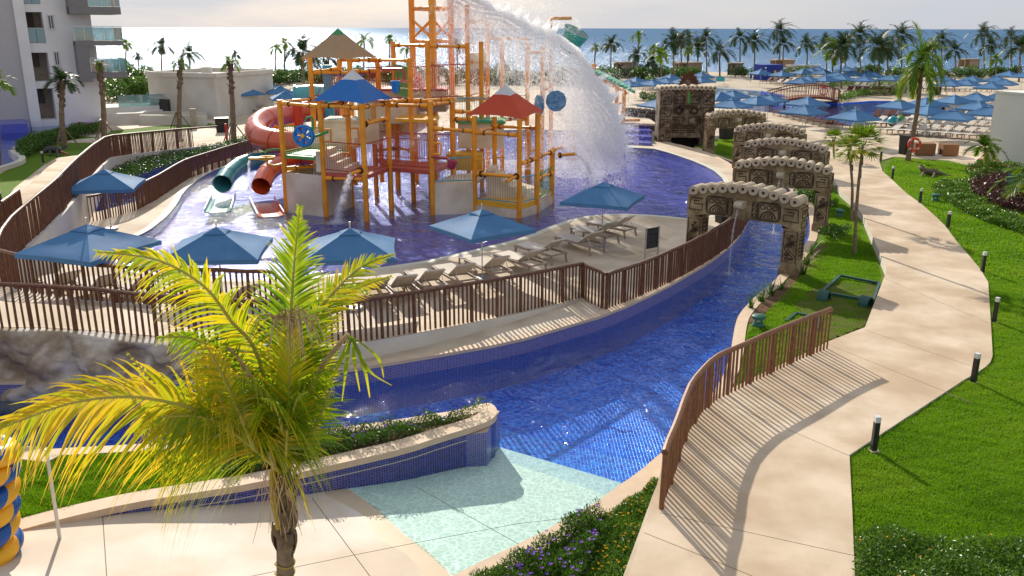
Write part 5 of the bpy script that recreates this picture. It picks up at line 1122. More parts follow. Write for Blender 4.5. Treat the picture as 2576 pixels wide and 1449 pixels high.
AR = [((1742, 462), (2029, 495), 'nearest carved stone arch with a water spout, one pillar behind the picket fence'), ((1850, 402), (2098, 418), 'second carved stone arch from the front, right pillar on the grass'), ((1876, 352), (2087, 366), 'third carved stone arch from the front, mostly hidden by the one before'), ((1850, 316), (2030, 324), 'fourth carved stone arch, its left pillar beside the pool strip'), ((1777, 289), (1924, 287), 'farthest carved stone arch, next to the dark carved facade')]
arch_objs = []
for i, (l, r_, lab) in enumerate(AR):
    a = W(*l, 2.42 if i < 4 else 2.3); b = W(*r_, 2.42 if i < 4 else 2.3); o = A_ if i == 0 else copy_tree(A_); d = b - a; o.location = ((a.x + b.x) / 2, (a.y + b.y) / 2, .12); o.rotation_euler = (0, 0, math.atan2(d.y, d.x)); k = d.length / 3.85; o.scale = (k, 1, 1)
    tag(o, lab, 'stone arch', 'stone arches over the lazy river'); arch_objs.append(o)
# facade with mouth tunnel
def facade():
    stone = mat('facade_stone', (.33, .265, .185), .85, .2, c2=(.16, .13, .095), vscale=3, bump=1., bscale=14, dirt=((.5, .45, .4), 1.5), detail=9)
    a = W(1655, 357, 0); b = W(1792, 357, 0); d = (b - a); L_ = d.length; r = empty('stone_facade', a, math.atan2(d.y, d.x), 'tall dark carved stone face wall over the river tunnel mouth', 'stone facade'); H = 4.05; T = 1.5
    mb = MB(); mb.box((0, 0, -.6), (.95, T, H - .45)); mb.build('pillar', stone, r); mb = MB(); mb.box((L_ - .9, .02, -.6), (L_, T, H - .45)); mb.build('pillar', stone, r)
    mb = MB(); mb.box((.95, .14, .62), (L_ - .9, T - .1, H - .2)); mb.build('face_panel', stone, r); mb = MB(); mb.box((.95, .05, .30), (L_ - .9, T, .62)); mb.build('lower_lintel', stonelt if False else stone, r)
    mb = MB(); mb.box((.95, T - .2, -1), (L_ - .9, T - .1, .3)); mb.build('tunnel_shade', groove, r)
    for i in range(13):
        x = .1 + (L_ - .2) * i / 12; z = H - .30 + .05 * (1 - ((x - L_ / 2) / (L_ / 2)) ** 2); mb = MB(); mb.lathe((x, T / 2, z), [(.16, -T / 2 - .1), (.17, -T / 2), (.17, T / 2)], 12, Matrix.Rotation(-math.pi / 2, 3, 'X') ); o = mb.build('stone_roll', stonelt, r); mb = MB(); mb.lathe((x, -.104, z), [(.06, 0), (.001, .01)], 8, Matrix.Rotation(math.pi / 2, 3, 'X')); mb.build('roll_hole', groove, o)
    Ls = []; 
    for s, x0 in ((0, .47), (1, L_ - .45)):
        for z, h in ((3.0, .75), (2.1, .62), (1.3, .6), (.55, .5)): Ls += [(rrect(x0, z, .72, h, .25), .024, True), (circ(x0, z, .12), .02, True), (spiral(x0 - .16, z - .12, .12), .018), (spiral(x0 + .16, z + .12, .12, -1), .018)]
        for a0 in (45, 135, 225, 315): Ls.append(([(x0 + .12 * math.cos(R_(a0)), 0, 3.0 + .12 * math.sin(R_(a0))), (x0 + .4 * math.cos(R_(a0)), 0, 3.0 + .4 * math.sin(R_(a0)))], .02))
    groove_obj(Ls, r, Matrix.Translation((0, -.005, 0))); Ls = []; c = L_ / 2
    for s in (-1, 1): Ls += [(circ(c + s * .55, 2.2, .26), .05, True), (circ(c + s * .55, 2.2, .16), .03, True), (rrect(c + s * .6, 1.5, .8, .5, .3), .03, True), (spiral(c + s * .8, 1.5, .16, s), .022), (spiral(c + s * .8, 2.9, .2, s), .025), (rrect(c + s * .55, 2.95, .7, .5, .3), .025, True), (spiral(c + s * .95, 2.3, .14, s), .02)]
    Ls += [([(x, 0, 1.12 + .06 * math.sin(x * 9)) for x in [1.05 + i * .12 for i in range(int((L_ - 2.0) / .12))]], .045)] + [([(1.0, 0, z), (L_ - .95, 0, z)], .02) for z in (.95, .80, .64)] + [([(x, 0, .64), (x, 0, .95)], .015) for x in (1.4, 1.9, 2.5, 3.0)]
    groove_obj(Ls, r, Matrix.Translation((0, .13, 0)))
    mb = MB(); mb.box((c - .55, -.35, 2.42), (c + .35, .14, 2.62)); mb.build('brow_ledge', groove, r); mb = MB(); mb.box((c - .22, -.2, 1.75), (c + .1, .14, 2.4)); mb.build('nose', stone, r)
    # figure with feather headdress above the brow
    fg = empty('warrior_figure', r.matrix_world @ Vector((0, 0, 0)), 0, 'painted statue with brown feather headdress sitting on top of the carved facade', 'statue')
    ang = math.atan2(d.y, d.x); M = Matrix.Translation(a) @ Matrix.Rotation(ang, 4, 'Z'); fo = M @ Vector((c, .1, 2.62)); fg.location = fo; fg.rotation_euler = (0, 0, ang)
    sk = mat('statue_brown', (.22, .12, .07), .8, .2, var=.4, vscale=9); mb = MB(); mb.lathe((0, 0, 0), [(.13, 0), (.16, .3), (.20, .75), (.24, 1.05), (.10, 1.2), (.09, 1.28), (.15, 1.38), (.15, 1.55), (.05, 1.68), (.001, 1.7)], 14); 
    mb.build('body', sk, fg, smooth=True)
    for s in (-1, 1): mb = MB(); mb.tube([(s * .2, 0, 1.02), (s * .38, -.12, .75), (s * .18, -.32, .62)], [.07, .06, .045], 8); mb.build('arm', sk, fg, smooth=True); mb = MB(); mb.tube([(s * .09, -.02, .05), (s * .14, -.3, .0), (s * .14, -.33, -.4)], [.1, .085, .06], 8); mb.build('leg', sk, fg, smooth=True)
    mb = MB(); mb.box((-.02, -.2, .1), (.16, -.12, .9)); mb.build('green_sash', pgreen, fg)
    V = []; F = []
    for i in range(90):
        a_ = R_(-25 + 230 * random.random()); rr = random.uniform(.45, .85); e = Vector((rr * math.cos(a_), random.uniform(-.25, .25), 1.6 + rr * math.sin(a_))); b0 = Vector((.12 * math.cos(a_), 0, 1.55 + .12 * math.sin(a_))); w = Vector((-math.sin(a_), 0, math.cos(a_))) * .03; n = len(V); m2 = b0.lerp(e, .7); V += [b0, m2 - w * 1.6, e, m2 + w * 1.6]; F.append((n, n + 1, n + 2, n + 3))
    npmesh('feather_headdress', V, F, mat('feathers', (.22, .10, .05), .9, .1, c2=(.08, .04, .02), vscale=12), fg)
facade()
# ================================================================== hotel building on the left
glassm = bpy.data.materials.new('balcony_glass'); glassm.use_nodes = True
def _g():
    t = glassm.node_tree; l = t.links.new; t.nodes.clear(); o = t.nodes.new('ShaderNodeOutputMaterial'); a = t.nodes.new('ShaderNodeBsdfTransparent'); a.inputs[0].default_value = (.55, .72, .72, 1); g = t.nodes.new('ShaderNodeBsdfGlossy'); g.inputs['Roughness'].default_value = .03
    d = t.nodes.new('ShaderNodeBsdfDiffuse'); d.inputs[0].default_value = (.32, .50, .52, 1); m = t.nodes.new('ShaderNodeMixShader'); m.inputs[0].default_value = .12; m2 = t.nodes.new('ShaderNodeMixShader'); m2.inputs[0].default_value = .5
    l(a.outputs[0], m2.inputs[1]); l(d.outputs[0], m2.inputs[2]); l(m2.outputs[0], m.inputs[1]); l(g.outputs[0], m.inputs[2]); l(m.outputs[0], o.inputs[0])
_g()
darkglass = mat('window_glass', (.03, .04, .05), .08, .8, var=.2)
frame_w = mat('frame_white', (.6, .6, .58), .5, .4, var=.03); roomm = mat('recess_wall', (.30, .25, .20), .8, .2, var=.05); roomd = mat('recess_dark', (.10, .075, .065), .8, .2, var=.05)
def hotel():
    o0 = W(78, 312, 0); e0 = W(262, 303, 0); d = (e0 - o0).normalized(); nrm = Vector((d.y, -d.x, 0))
    r = empty('hotel_building', o0, 0, 'white hotel block with grey balconies and glass balustrades at the left', 'building')
    def FP(px, py, dep=0):             # pixel -> (along, up) on the facade plane pushed out by dep
        c = Vector((0, 0, CAMH)); v = ray(px, py); q = o0 + nrm * dep; t = (q - c).dot(nrm) / v.dot(nrm); p = c + v * t; return (p - q).dot(d), p.z
    def bx(u0, u1, z0, z1, y0, y1, name, m, par=r):      # y: distance behind facade (+ back, - front)
        mb = MB(o0); pts = []
        c = [o0 + d * u + nrm * -y for u, y in ((u0, y0), (u1, y0), (u1, y1), (u0, y1))]; mb.prism([(p.x, p.y) for p in c], z0, z1); return mb.build(name, m, par)
    U = lambda cx, cy, dep=0: FP(cx / 4, cy / 4, dep)
    # openings (crop pixels of the reading sheet)
    ops = [(255, 440, 120, 435, 1), (330, 520, 530, 822, 0), (386, 600, 892, 1208, 0), (238, 400, -250, 40, 1)]
    zt_ = 15.0; ucl = -9.0; uR = U(1005, 900)[0]; u0 = 0
    rects = []
    for x0, x1, y0, y1, g in ops:
        ua, zb = U((x0 + 60 * 0 + (x0)) / 2 if False else x0 + (30 if y0 > 0 else 10), y1); ub_, _ = U(x1 + 0, y1); _, zt1 = U(x0, y0); rects.append([ua, ub_, zb, zt1, g])
    ua = sum(q[0] for q in rects[:3]) / 3; ub_ = sum(q[1] for q in rects[:3]) / 3
    for q in rects: q[0], q[1] = ua, ub_
    zs = sorted((q[2], q[3]) for q in rects)
    bx(ucl - 8, 0, -.5, zt_, -.0, 12, 'left_wing_wall', mat('hotel_grey_wall', (.46, .44, .43), .8, .2, var=.03), r)
    bx(-.02, ua, -.5, zt_, -.25, 12, 'pier', whitewall)
    bx(ub_, uR, -.5, zt_, 0, 12, 'facade_wall', whitewall)
    prev = -.5
    for zb, zt1 in zs: bx(ua, ub_, prev, zb, 0, 12, 'spandrel', whitewall); prev = zt1
    bx(ua, ub_, prev, zt_, 0, 12, 'spandrel', whitewall)
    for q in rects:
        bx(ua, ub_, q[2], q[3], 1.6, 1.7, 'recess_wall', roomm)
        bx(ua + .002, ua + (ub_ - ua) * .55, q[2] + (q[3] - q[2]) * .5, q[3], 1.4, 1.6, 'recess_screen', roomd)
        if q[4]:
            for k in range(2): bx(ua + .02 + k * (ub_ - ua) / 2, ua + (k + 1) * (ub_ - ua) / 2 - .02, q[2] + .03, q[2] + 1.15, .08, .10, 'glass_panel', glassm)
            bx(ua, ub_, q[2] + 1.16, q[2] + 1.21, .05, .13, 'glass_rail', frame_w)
    for x0, x1, y0, y1 in ((475, 545, 160, 285), (538, 600, 528, 650), (592, 640, 892, 1004)):
        a, z1 = U(x0 + 5, y0); b, z0 = U(x1, y1); w = bx(a, b, z0, z1, -.03, .01, 'window', darkglass); bx(a - .08, a + .02, z0 - .05, z1 + .05, -.07, .0, 'window_frame', frame_w, r); bx(b - .02, b + .08, z0 - .05, z1 + .05, -.07, .0, 'window_frame', frame_w, r); bx(a - .08, b + .08, z0 - .12, z0, -.09, .0, 'window_sill', frame_w, r); bx(a - .08, b + .08, z1, z1 + .08, -.07, 0, 'window_frame', frame_w, r); bx((a + b) / 2 - .03, (a + b) / 2 + .03, z0, z1, -.05, -.03, 'mullion', frame_w, r)
    # grey balcony block on the right
    D = 1.6
    a, zt1 = U(760, 430, D); b, zb = U(935, 825, D); bx(a, b + .0, zb, zt1, -D, 2, 'balcony_fin', greypaint)
    a2, z2 = U(890, 415, D); b2, z2b = U(1250, 470, D); bx(a, b2, z2b + .1, z2 + .02, -D - .02, 3.5, 'balcony_slab', greypaint)
    a3, z3 = U(945, 760, D); b3, z3b = U(1290, 800, D); bx(b - .1, b3, z3 - .25, z3 + .25, -D - .02, 3.5, 'balcony_slab', greypaint)
    bx(uR + .2, b2 - 1.6, z3 + .25, z2b, 2.5, 3.2, 'balcony_wall', whitewall)
    a4, z4 = U(660, 140, D); b4, z4b = U(845, 0, D); bx(a4 + .3, b4 + .25, z4, zt_, -D, 2, 'balcony_fin', greypaint); c4, zc = U(1220, 150, D); bx(a4 + .3, c4, z4, z4 + .6, -D - .02, 3.5, 'balcony_slab', greypaint)
    for z0, x0, x1 in ((z2 + .05, a, b2), (z3 + .28, b, b3), (z4 + .62, b4 + .3, c4)):
        n = 5
        for k in range(n): s_ = (x1 - x0) / n; bx(x0 + k * s_ + .03, x0 + (k + 1) * s_ - .03, z0, z0 + 1.05, -D - .0, -D + .02, 'glass_panel', glassm); bx(x0 + k * s_ - .03, x0 + k * s_ + .03, z0, z0 + 1.1, -D - .02, -D + .04, 'balustrade_post', frame_w)
        bx(x0, x1, z0 + 1.1, z0 + 1.15, -D - .02, -D + .05, 'top_rail', frame_w)
        mb = MB(o0); p = o0 + d * (x1 - .05) + nrm * D; q = o0 + d * (x1 - .05) - nrm * 2; mb.bar(p + Vector((0, 0, z0 + .55 - p.z)), q + Vector((0, 0, z0 + .55 - q.z)), .03, 1.0); mb.build('glass_panel', glassm, r)
    # terrace beyond with glass
    bx(uR, uR + 6.0, -.5, 1.0, 1, 5, 'ground_terrace', whitewall); bx(uR + 1.5, uR + 5.9, 1.0, 2.0, 1.05, 1.08, 'glass_panel', glassm)
hotel()
def service_block():
    a = W(381, 291, 0); b = W(549, 299, 0); r = empty('service_block', a, 0, 'low white flat roofed service block with dark side and grey cabinets', 'building'); d = (b - a).normalized(); n_ = Vector((-d.y, d.x, 0)); zt_ = ZT(a, 181)
    w = (b - a).length; c = [a, b, b + n_ * 9 - d * .5, a + n_ * 9 - d * .8]; mb = MB(a); mb.prism([(p.x, p.y) for p in c], -.3, zt_ - .35); mb.build('wall', white, r)
    for i in range(4): p, q = c[i], c[(i + 1) % 4]; mb = MB(a); mb.bar(Vector((p.x, p.y, zt_ - .16)), Vector((q.x, q.y, zt_ - .16)), .32, .38); mb.build('parapet', white, r)
    for x0, x1, y0, y1 in ((402, 418, 257, 285), (414, 433, 250, 286)): p = a + d * ((x0 - 381) / 168 * w) - n_ * .4; zz = ZT(p, y0); mb = MB(a); q = p + d * ((x1 - x0) / 168 * w); mb.prism([(v.x, v.y) for v in (p, q, q + n_ * .39, p + n_ * .39)], 0, zz); mb.build('cabinet', mat('cabinet_grey', (.045, .045, .045), .5, .4, var=.1), r)
    mb = MB(a); p = c[3].lerp(c[0], .4) + d * 2; mb.box((p.x, p.y, zt_ - .35), (p.x + .9, p.y + .6, zt_ + .25)); mb.build('roof_unit', white, r)
service_block()
def low_wall(label, pts, h, th=.3, m=white): 
    r = MB(); pp = [W(*p, 0) for p in pts]; strip(r, pp, -th / 2, th / 2, -.1, h); o = r.build('garden_wall', m); return tag(o, label, 'low wall', 'low white garden walls')
low_wall('low white angled wall in front of the white service block, left part', ((270, 312), (352, 309), (400, 300)), .85, .9)
low_wall('long low white wall running right behind the bare young palms', ((355, 312), (440, 312), (518, 315)), .75, .5)
low_wall('low pale wall at the foot of the white service block', ((330, 300), (420, 297), (520, 300)), .6)
mb = MB(); p = W(489, 320, 0); mb.box((p.x - .22, p.y - .2, 0), (p.x + .22, p.y + .2, ZT(p, 273))); tag(mb.build('stone_pillar', mat('pillar_stone', (.42, .36, .29), .8, .2, var=.2, vscale=5)), 'slim pale stone pillar standing on the plaza by the long fence', 'pillar')
# hotel pool rim planters
def rim(label, pts, h, w=.35):
    pp = smooth_line([W(*p, 0) for p in pts], 2); mb = MB(); strip(mb, pp, 0, w, -.3, h); o = mb.build('pool_rim_wall', white); tag(o, label, 'low wall', 'rims of the hotel pool')
rim('curved white rim wall round the right end of the hotel pool', ((75, 306), (150, 301), (240, 300), (252, 306), (248, 318), (185, 330), (125, 350), (70, 370), (32, 384)), .35)
rim('white rim wall turning sharply beside the dark hotel pool corner', ((32, 384), (24, 384), (30, 393), (50, 402), (48, 412), (5, 426), (-60, 445)), .22)
mb = MB(); pp = [W(x, y, 0) for x, y in ((-80, 330), (0, 328), (70, 325), (76, 318), (60, 312), (-80, 312))]; mb.prism([(p.x, p.y) for p in pp], -.8, .45); o = mb.build('planter_box', tilepurple); tag(o, 'purple tiled planter box standing in the hotel pool', 'planter')
# right white building
def right_building():
    a = W(2478, 408, 0); b = W(2660, 440, 0); zt_ = ZT(a, 228); r = empty('pool_bar_building', a, 0, 'plain white building cut by the right picture edge', 'building'); d = (b - a).normalized(); n_ = Vector((-d.y, d.x, 0))
    c = [a, b, b + n_ * 5, a + n_ * 5 + d * 1]; mb = MB(a); mb.prism([(p.x, p.y) for p in c], -.2, zt_ - .12); mb.build('wall', whitewall, r); mb = MB(a); cc = [a - d * .05 - n_ * .05, b - n_ * .05, b + n_ * 5, a + n_ * 5 + d * .9]; mb.prism([(p.x, p.y) for p in cc], zt_ - .118, zt_); mb.build('roof_edge', whitewall, r)
    p = a + d * 3.2 - n_ * .02; mb = MB(a); mb.prism([(q.x, q.y) for q in (p, p + d * 1, p + d * 1 + n_ * .1, p + n_ * .1)], 1.6, 2.6); mb.build('window', darkglass, r)
right_building()
# ================================================================== far field: parasols, loungers, cabanas
far_u = [(1600, 191), (1582, 198), (1688, 184), (1674, 191), (1765, 179), (1763, 189), (1723, 192), (1660, 243), (1915, 172), (1844, 223), (1840, 244), (1905, 237), (1813, 228), (1968, 176), (2022, 171), (2040, 168), (2014, 192), (2032, 187), (2072, 172), (2077, 187), (2117, 184), (2107, 177), (2144, 175), (2174, 187), (2199, 178), (2184, 175), (2242, 185), (2274, 182), (2374, 187), (2389, 197), (2447, 188), (2432, 196), (2507, 188), (2539, 176), (2575, 179), (2494, 203), (2527, 195), (2033, 240), (2024, 258), (1936, 232), (2264, 246), (2152, 271), (2332, 241), (2337, 259), (2403, 235), (2399, 270), (2457, 229), (2464, 250), (2487, 261), (2520, 226), (2129, 165), (2057, 165), (1640, 196),
         (617, 187), (610, 210), (618, 216), (678, 207), (704, 213), (717, 226), (649, 193), (575, 215)]
zones = [(0, 'behind the white service block'), (640, 'left of the tan playground roof'), (1500, 'behind the carved stone facade'), (1795, 'just right of the carved facade'), (1925, 'by the wooden footbridge'), (2060, 'right of the footbridge'), (2235, 'round the tall garden palm'), (2420, 'towards the right edge')]
far_u.sort(key=lambda q: (max(i for i, z in enumerate(zones) if q[0] >= z[0]), q[1]))
cz = {}
for x, y in far_u:
    k = max(i for i, z in enumerate(zones) if x >= z[0]); cz[k] = cz.get(k, 0) + 1
ci = {}; o2 = ['', 'second ', 'third ', 'fourth ', 'fifth ', 'sixth ', 'seventh ', 'eighth ', 'ninth ', 'tenth ', 'eleventh ', 'twelfth ', 'thirteenth ', 'fourteenth ', 'fifteenth ', 'sixteenth ', 'seventeenth ', 'eighteenth ']
for x, y in far_u:
    k = max(i for i, z in enumerate(zones) if x >= z[0]); i = ci.get(k, 0); ci[k] = i + 1
    parasol(x, y, random.choice((20, 30, 38, 45, 50)), (f'blue parasol {zones[k][1]}, {o2[i].strip()} counting from the farthest' if i else f'blue parasol {zones[k][1]}, the farthest one there') if cz[k] > 1 else f'blue parasol {zones[k][1]}', 'blue parasols of the beach terrace', False, .97)
folded = mat('folded_blue', (.03, .07, .16), .8, .2, var=.2)
for x, y0, y1, lab in ((1773, 214, 249, 'folded blue parasol behind the facade headdress'), (1888, 174, 207, 'folded dark blue parasol left of the blue container'), (2067, 175, 192, 'folded blue parasol beyond the footbridge'), (2365, 205, 228, 'folded blue parasol among loungers right of the tall palm'), (1712, 168, 180, 'folded dark parasol at the beach edge'), (2198, 158, 178, 'folded dark parasol on the beach behind parasols')):
    p = W(x, y1, 0); z = ZT(p, y0); mb = MB(p); mb.lathe(p, [(.03, 0), (.03, .5), (.16, .55), (.20, 1.2), (.13, z - .4), (.03, z)], 8); tag(mb.build('folded_parasol', folded), lab, 'parasol', 'folded parasols')
# loungers in rows
def lrow(p0, p1, n, ang, src, label, group):
    for i in range(n):
        t = (i + .5) / n; x = p0[0] + (p1[0] - p0[0]) * t; y = p0[1] + (p1[1] - p0[1]) * t; p = W(x, y, 0)
        w = ['first', 'second', 'third', 'fourth', 'fifth', 'sixth', 'seventh', 'eighth', 'ninth', 'tenth', 'eleventh', 'twelfth', 'thirteenth', 'fourteenth']
        lounger(src, p, R_(ang + random.uniform(-4, 4)), f'{label}, {w[i]} from the left', group)
lrow((2205, 336), (2440, 352), 8, 20, L1, 'beige lounger in the front row by the path end', 'beige loungers right of the pool')
lrow((2165, 318), (2470, 334), 11, 20, L1, 'beige lounger in the second row by the pool', 'beige loungers right of the pool')
lrow((2250, 306), (2490, 318), 9, 20, L1, 'beige lounger in the third row under parasols', 'beige loungers right of the pool')
lrow((2300, 296), (2490, 302), 8, 20, L2, 'brown covered lounger along the far pool rim', 'brown loungers right of the pool')
lrow((2170, 304), (2300, 300), 7, 30, L2, 'brown covered lounger at the pool curve', 'brown loungers right of the pool')
lrow((1935, 288), (2085, 325), 9, -25, L2, 'brown covered lounger behind the stone arches', 'brown loungers behind the arches')
lrow((1935, 214), (2080, 216), 9, 30, L1, 'pale lounger at the near side of the container', 'far loungers')
lrow((2130, 222), (2240, 224), 6, 40, L1, 'pale lounger on the hedge terrace', 'far loungers'); lrow((2120, 236), (2230, 242), 6, 50, L2, 'dark lounger in front of the hedge', 'far loungers')
lrow((2260, 228), (2500, 232), 9, 20, L1, 'pale lounger behind the white planters', 'far loungers'); lrow((1905, 210), (1990, 212), 5, 20, L2, 'brown lounger before the blue container', 'far loungers')
lrow((1600, 222), (1650, 240), 5, 10, L1, 'pale lounger left of the carved facade', 'far loungers')
lrow((588, 238), (720, 240), 9, -20, L1, 'beige lounger of the back row left of the playground', 'loungers left of the playground'); lrow((600, 256), (705, 268), 7, -20, L1, 'beige lounger of the middle row left of the playground', 'loungers left of the playground'); lrow((590, 276), (640, 286), 4, -20, L1, 'beige lounger of the front row left of the playground', 'loungers left of the playground')
lrow((930, 207), (1010, 207), 4, 60, L1, 'pale lounger on the beach behind the playground', 'far loungers')
# cabanas, container, kiosks
cab = mat('cabana_cloth', (.36, .27, .20), .8, .2, var=.08, vscale=.8); wht = mat('white_cloth', (.7, .68, .64), .8, .2, var=.04, transl=.2)
def cabana(x0, x1, y0, y1, label, m=cab, rm_=cab, open_=True):
    a = W(x0, y1, 0); b = W(x1, y1, 0); zt_ = ZT(a, y0); w = (b - a).length; r = empty('cabana', a, math.atan2(b.y - a.y, b.x - a.x), label, 'cabana', 'beach cabanas'); dp = max(2.0, w * .8)
    for x in (.06, w - .06):
        for y in (.06, dp): mb = MB(); mb.box((x - .06, y - .06, 0), (x + .06, y + .06, zt_ - .2)); mb.build('post', m, r)
    mb = MB(); mb.box((-.1, -.1, zt_ - .2), (w + .1, dp + .15, zt_)); mb.build('roof', rm_, r)
    mb = MB(); mb.box((w * .35, .1, .15), (w - .14, .14, zt_ - .21)); mb.build('curtain', m, r); mb = MB(); mb.box((.12, dp - .08, .1), (w - .12, dp - .02, zt_ - .21)); mb.build('back_curtain', m, r); mb = MB(); mb.box((.2, .5, .2), (w - .3, dp - .3, .5)); mb.build('daybed', wht, r)
cabana(1549, 1598, 156, 196, 'beige beach cabana left of the palms behind the green slatted roof'); cabana(1706, 1765, 157, 190, 'beige beach cabana with flat roof behind the statue headdress'); cabana(1838, 1868, 158, 192, 'dark beige cabana left of the blue container', roomm, cab)
for i, (a, b) in enumerate(((1986, 2002), (2003, 2022), (2023, 2042), (2043, 2062))): cabana(a, b, 164, 186, f'white curtained cabana in the row behind the footbridge, {ordw[i]} from the left', wht, wht)
cabana(1950, 1998, 150, 172, 'low brown hut roof on the beach behind the windswept palms', cab, cab); cabana(2425, 2462, 148, 175, 'small brown beach hut between palms near the right edge', cab, roomm)
for x0, x1, y0, y1, l in ((2348, 2425, 262, 300, 'white curtained day bed canopy under the parasols right of tall palm'), (2480, 2510, 245, 285, 'white canopy partly hidden by the right white building')): cabana(x0, x1, y0, y1, l, wht, wht)
def container():
    a = W(1917, 202, 0); b = W(1957 + 10, 201, 0); zt_ = ZT(a, 163); r = empty('shipping_container', a, math.atan2(b.y - a.y, b.x - a.x), 'blue shipping container kiosk with yellow stripes behind the pool deck', 'container'); w = (b - a).length * 1.0
    bl = mat('container_blue', (.02, .05, .32), .5, .4, var=.06); mb = MB(); mb.box((0, 0, 0), (w, 2.4, zt_)); mb.build('body', bl, r)
    n = 18
    for i in range(n): mb = MB(); x = w * (i + .5) / n; mb.box((x - .04, -.05, .1), (x + .04, 0, zt_ - .1)); mb.build('rib', bl, r)
    for x in (.55, .86): mb = MB(); mb.box((w * x, -.09, .05), (w * x + .4, -.052, zt_ * .62)); mb.build('door', pyel, r)
    for z in (.3, .52, .74): mb = MB(); mb.box((w * .08, -.09, zt_ * z), (w * .16, -.052, zt_ * (z + .12))); mb.build('painted_sign', roofw, r)
container()
def footbridge():
    pts0 = [W(x, y, z) for x, y, z in ((1935, 262, 0), (1975, 250, .45), (2020, 243, .8), (2070, 243, .8), (2105, 250, .4), (2112, 257, .0))]
    r = empty('wooden_footbridge', pts0[0], 0, 'reddish wooden arched footbridge with picket sides across the main pool', 'footbridge')
    back = [p + Vector((.5, 3.0, 0)) for p in pts0]; mb = MB(pts0[0]); A = smooth_line(pts0, 1); B = smooth_line(back, 1); ribbon(mb, A, B); ribbon(mb, [p - Vector((0, 0, .25)) for p in A], [p - Vector((0, 0, .25)) for p in B]); ribbon(mb, A, [p - Vector((0, 0, .25)) for p in A]); mb.build('deck', redwood, r)
    pm = unit_cyl(.035, .035, 4, 'picket', redwood)
    for line in (A, B):
        D_ = dens(line, .26)
        for p in D_: o = bpy.data.objects.new('picket', pm); o.location = p - pts0[0]; o.scale = (1, 1, 1.15); link(o, r)
        mb = MB(pts0[0]); mb.tube([p + Vector((0, 0, 1.15)) for p in line], .06, 6); mb.build('handrail', redwood, r)
    for p in (pts0[1], pts0[4]):
        mb = MB(pts0[0]); mb.tube([p - Vector((0, 0, 1.3)), p], .12, 6); mb.build('pile', roomd, r)
footbridge()
# ring buoys
def buoy(p, label, nrm=(0, -1, .05), r=.36):
    M = Vector((0, 0, 1)).rotation_difference(Vector(nrm).normalized()).to_matrix(); e = empty('ring_buoy', p, 0, label, 'life ring'); mb = MB(); mb.tube([M @ Vector((r * math.cos(a), r * math.sin(a), 0)) for a in [k * math.pi / 12 for k in range(24)]], .075, 8, closed=True); mb.build('ring', mat('buoy_red', (.75, .05, .02), .5, .4), e, smooth=True)
    for k in range(4):
        a = math.pi / 4 + k * math.pi / 2; mb = MB(); mb.tube([M @ Vector((r * math.cos(a + t), r * math.sin(a + t), 0)) for t in (-.12, 0, .12)], .08, 8); mb.build('band', roofw, e)
pb = W(2283, 405, 0); buoy(pb + Vector((.15, -.30, 1.05)), 'red and white life ring hanging at the tall garden palm'); pb2 = W(2070, 243, .8); buoy(pb2 + Vector((0, -.1, .6)), 'small red life ring hung on the wooden footbridge railing', r=.4)
# bins
binm = mat('bin_black', (.018, .017, .016), .5, .4, var=.2)
def bin_(x, y0, y1, w, label):
    p = W(x, y1, 0); z = ZT(p, y0); r = empty('litter_bin', p, .3, label, 'bin', 'dark litter bins'); mb = MB(); mb.add([(-w * .85, -w * .85, 0), (w * .85, -w * .85, 0), (w * .85, w * .85, 0), (-w * .85, w * .85, 0), (-w, -w, z - .06), (w, -w, z - .06), (w, w, z - .06), (-w, w, z - .06)], [(0, 3, 2, 1), (4, 5, 6, 7), (0, 1, 5, 4), (1, 2, 6, 5), (2, 3, 7, 6), (3, 0, 4, 7)]); mb.build('body', binm, r); mb = MB(); mb.box((-w * 1.05, -w * 1.05, z - .055), (w * 1.05, w * 1.05, z)); mb.build('lid', binm, r)
    mb = MB(); mb.box((-w * .5, -w * .97, z * .68), (w * .5, -w * .9, z * .72)); mb.build('slot_trim', wood, r)
bin_(1820, 506, 560, .3, 'tall dark litter bin under the nearest stone arch'); bin_(560, 296, 332, .5, 'dark litter bin at the end of the long left fence'); bin_(1826, 312, 350, .42, 'dark round bin seen through the farthest stone arch'); bin_(2276, 340, 388, .32, 'dark bin behind the tall garden palm'); bin_(2352, 218, 238, .5, 'black bin between white planters and parasols'); bin_(1974, 191, 206, .5, 'black bin at the right end of the blue container')
# rattan tables, base disc
rat = mat('rattan', (.26, .13, .06), .8, .2, c2=(.17, .08, .035), vscale=20)
for x0, x1, y0, y1, l in ((2305, 2352, 362, 392, 'brown rattan side table left of the parasol stand'), (2370, 2410, 364, 394, 'brown rattan side table right of the parasol stand')):
    a = W(x0, y1, 0); b = W(x1, y1, 0); z = ZT(a, y0); mb = MB(a); mb.prism([(p.x, p.y) for p in (a, b, b + Vector((.2, .9, 0)), a + Vector((.1, .9, 0)))], .06, z); o = mb.build('rattan_table', rat); tag(o, l, 'table', 'brown rattan tables')
    for q in (a, b): mb = MB(a); mb.box((q.x - .03, q.y + .02, 0), (q.x + .03, q.y + .08, .06)); mb.build('leg', rat, o if False else None) if False else None
mb = MB(); p = W(2360, 392, 0); mb.lathe(p, [(.35, 0), (.37, .05), (.32, .10), (.05, .12), (.04, .5), (.001, .5)], 18); tag(mb.build('parasol_stand', polem, smooth=True), 'round grey empty parasol stand between two rattan tables', 'parasol stand')
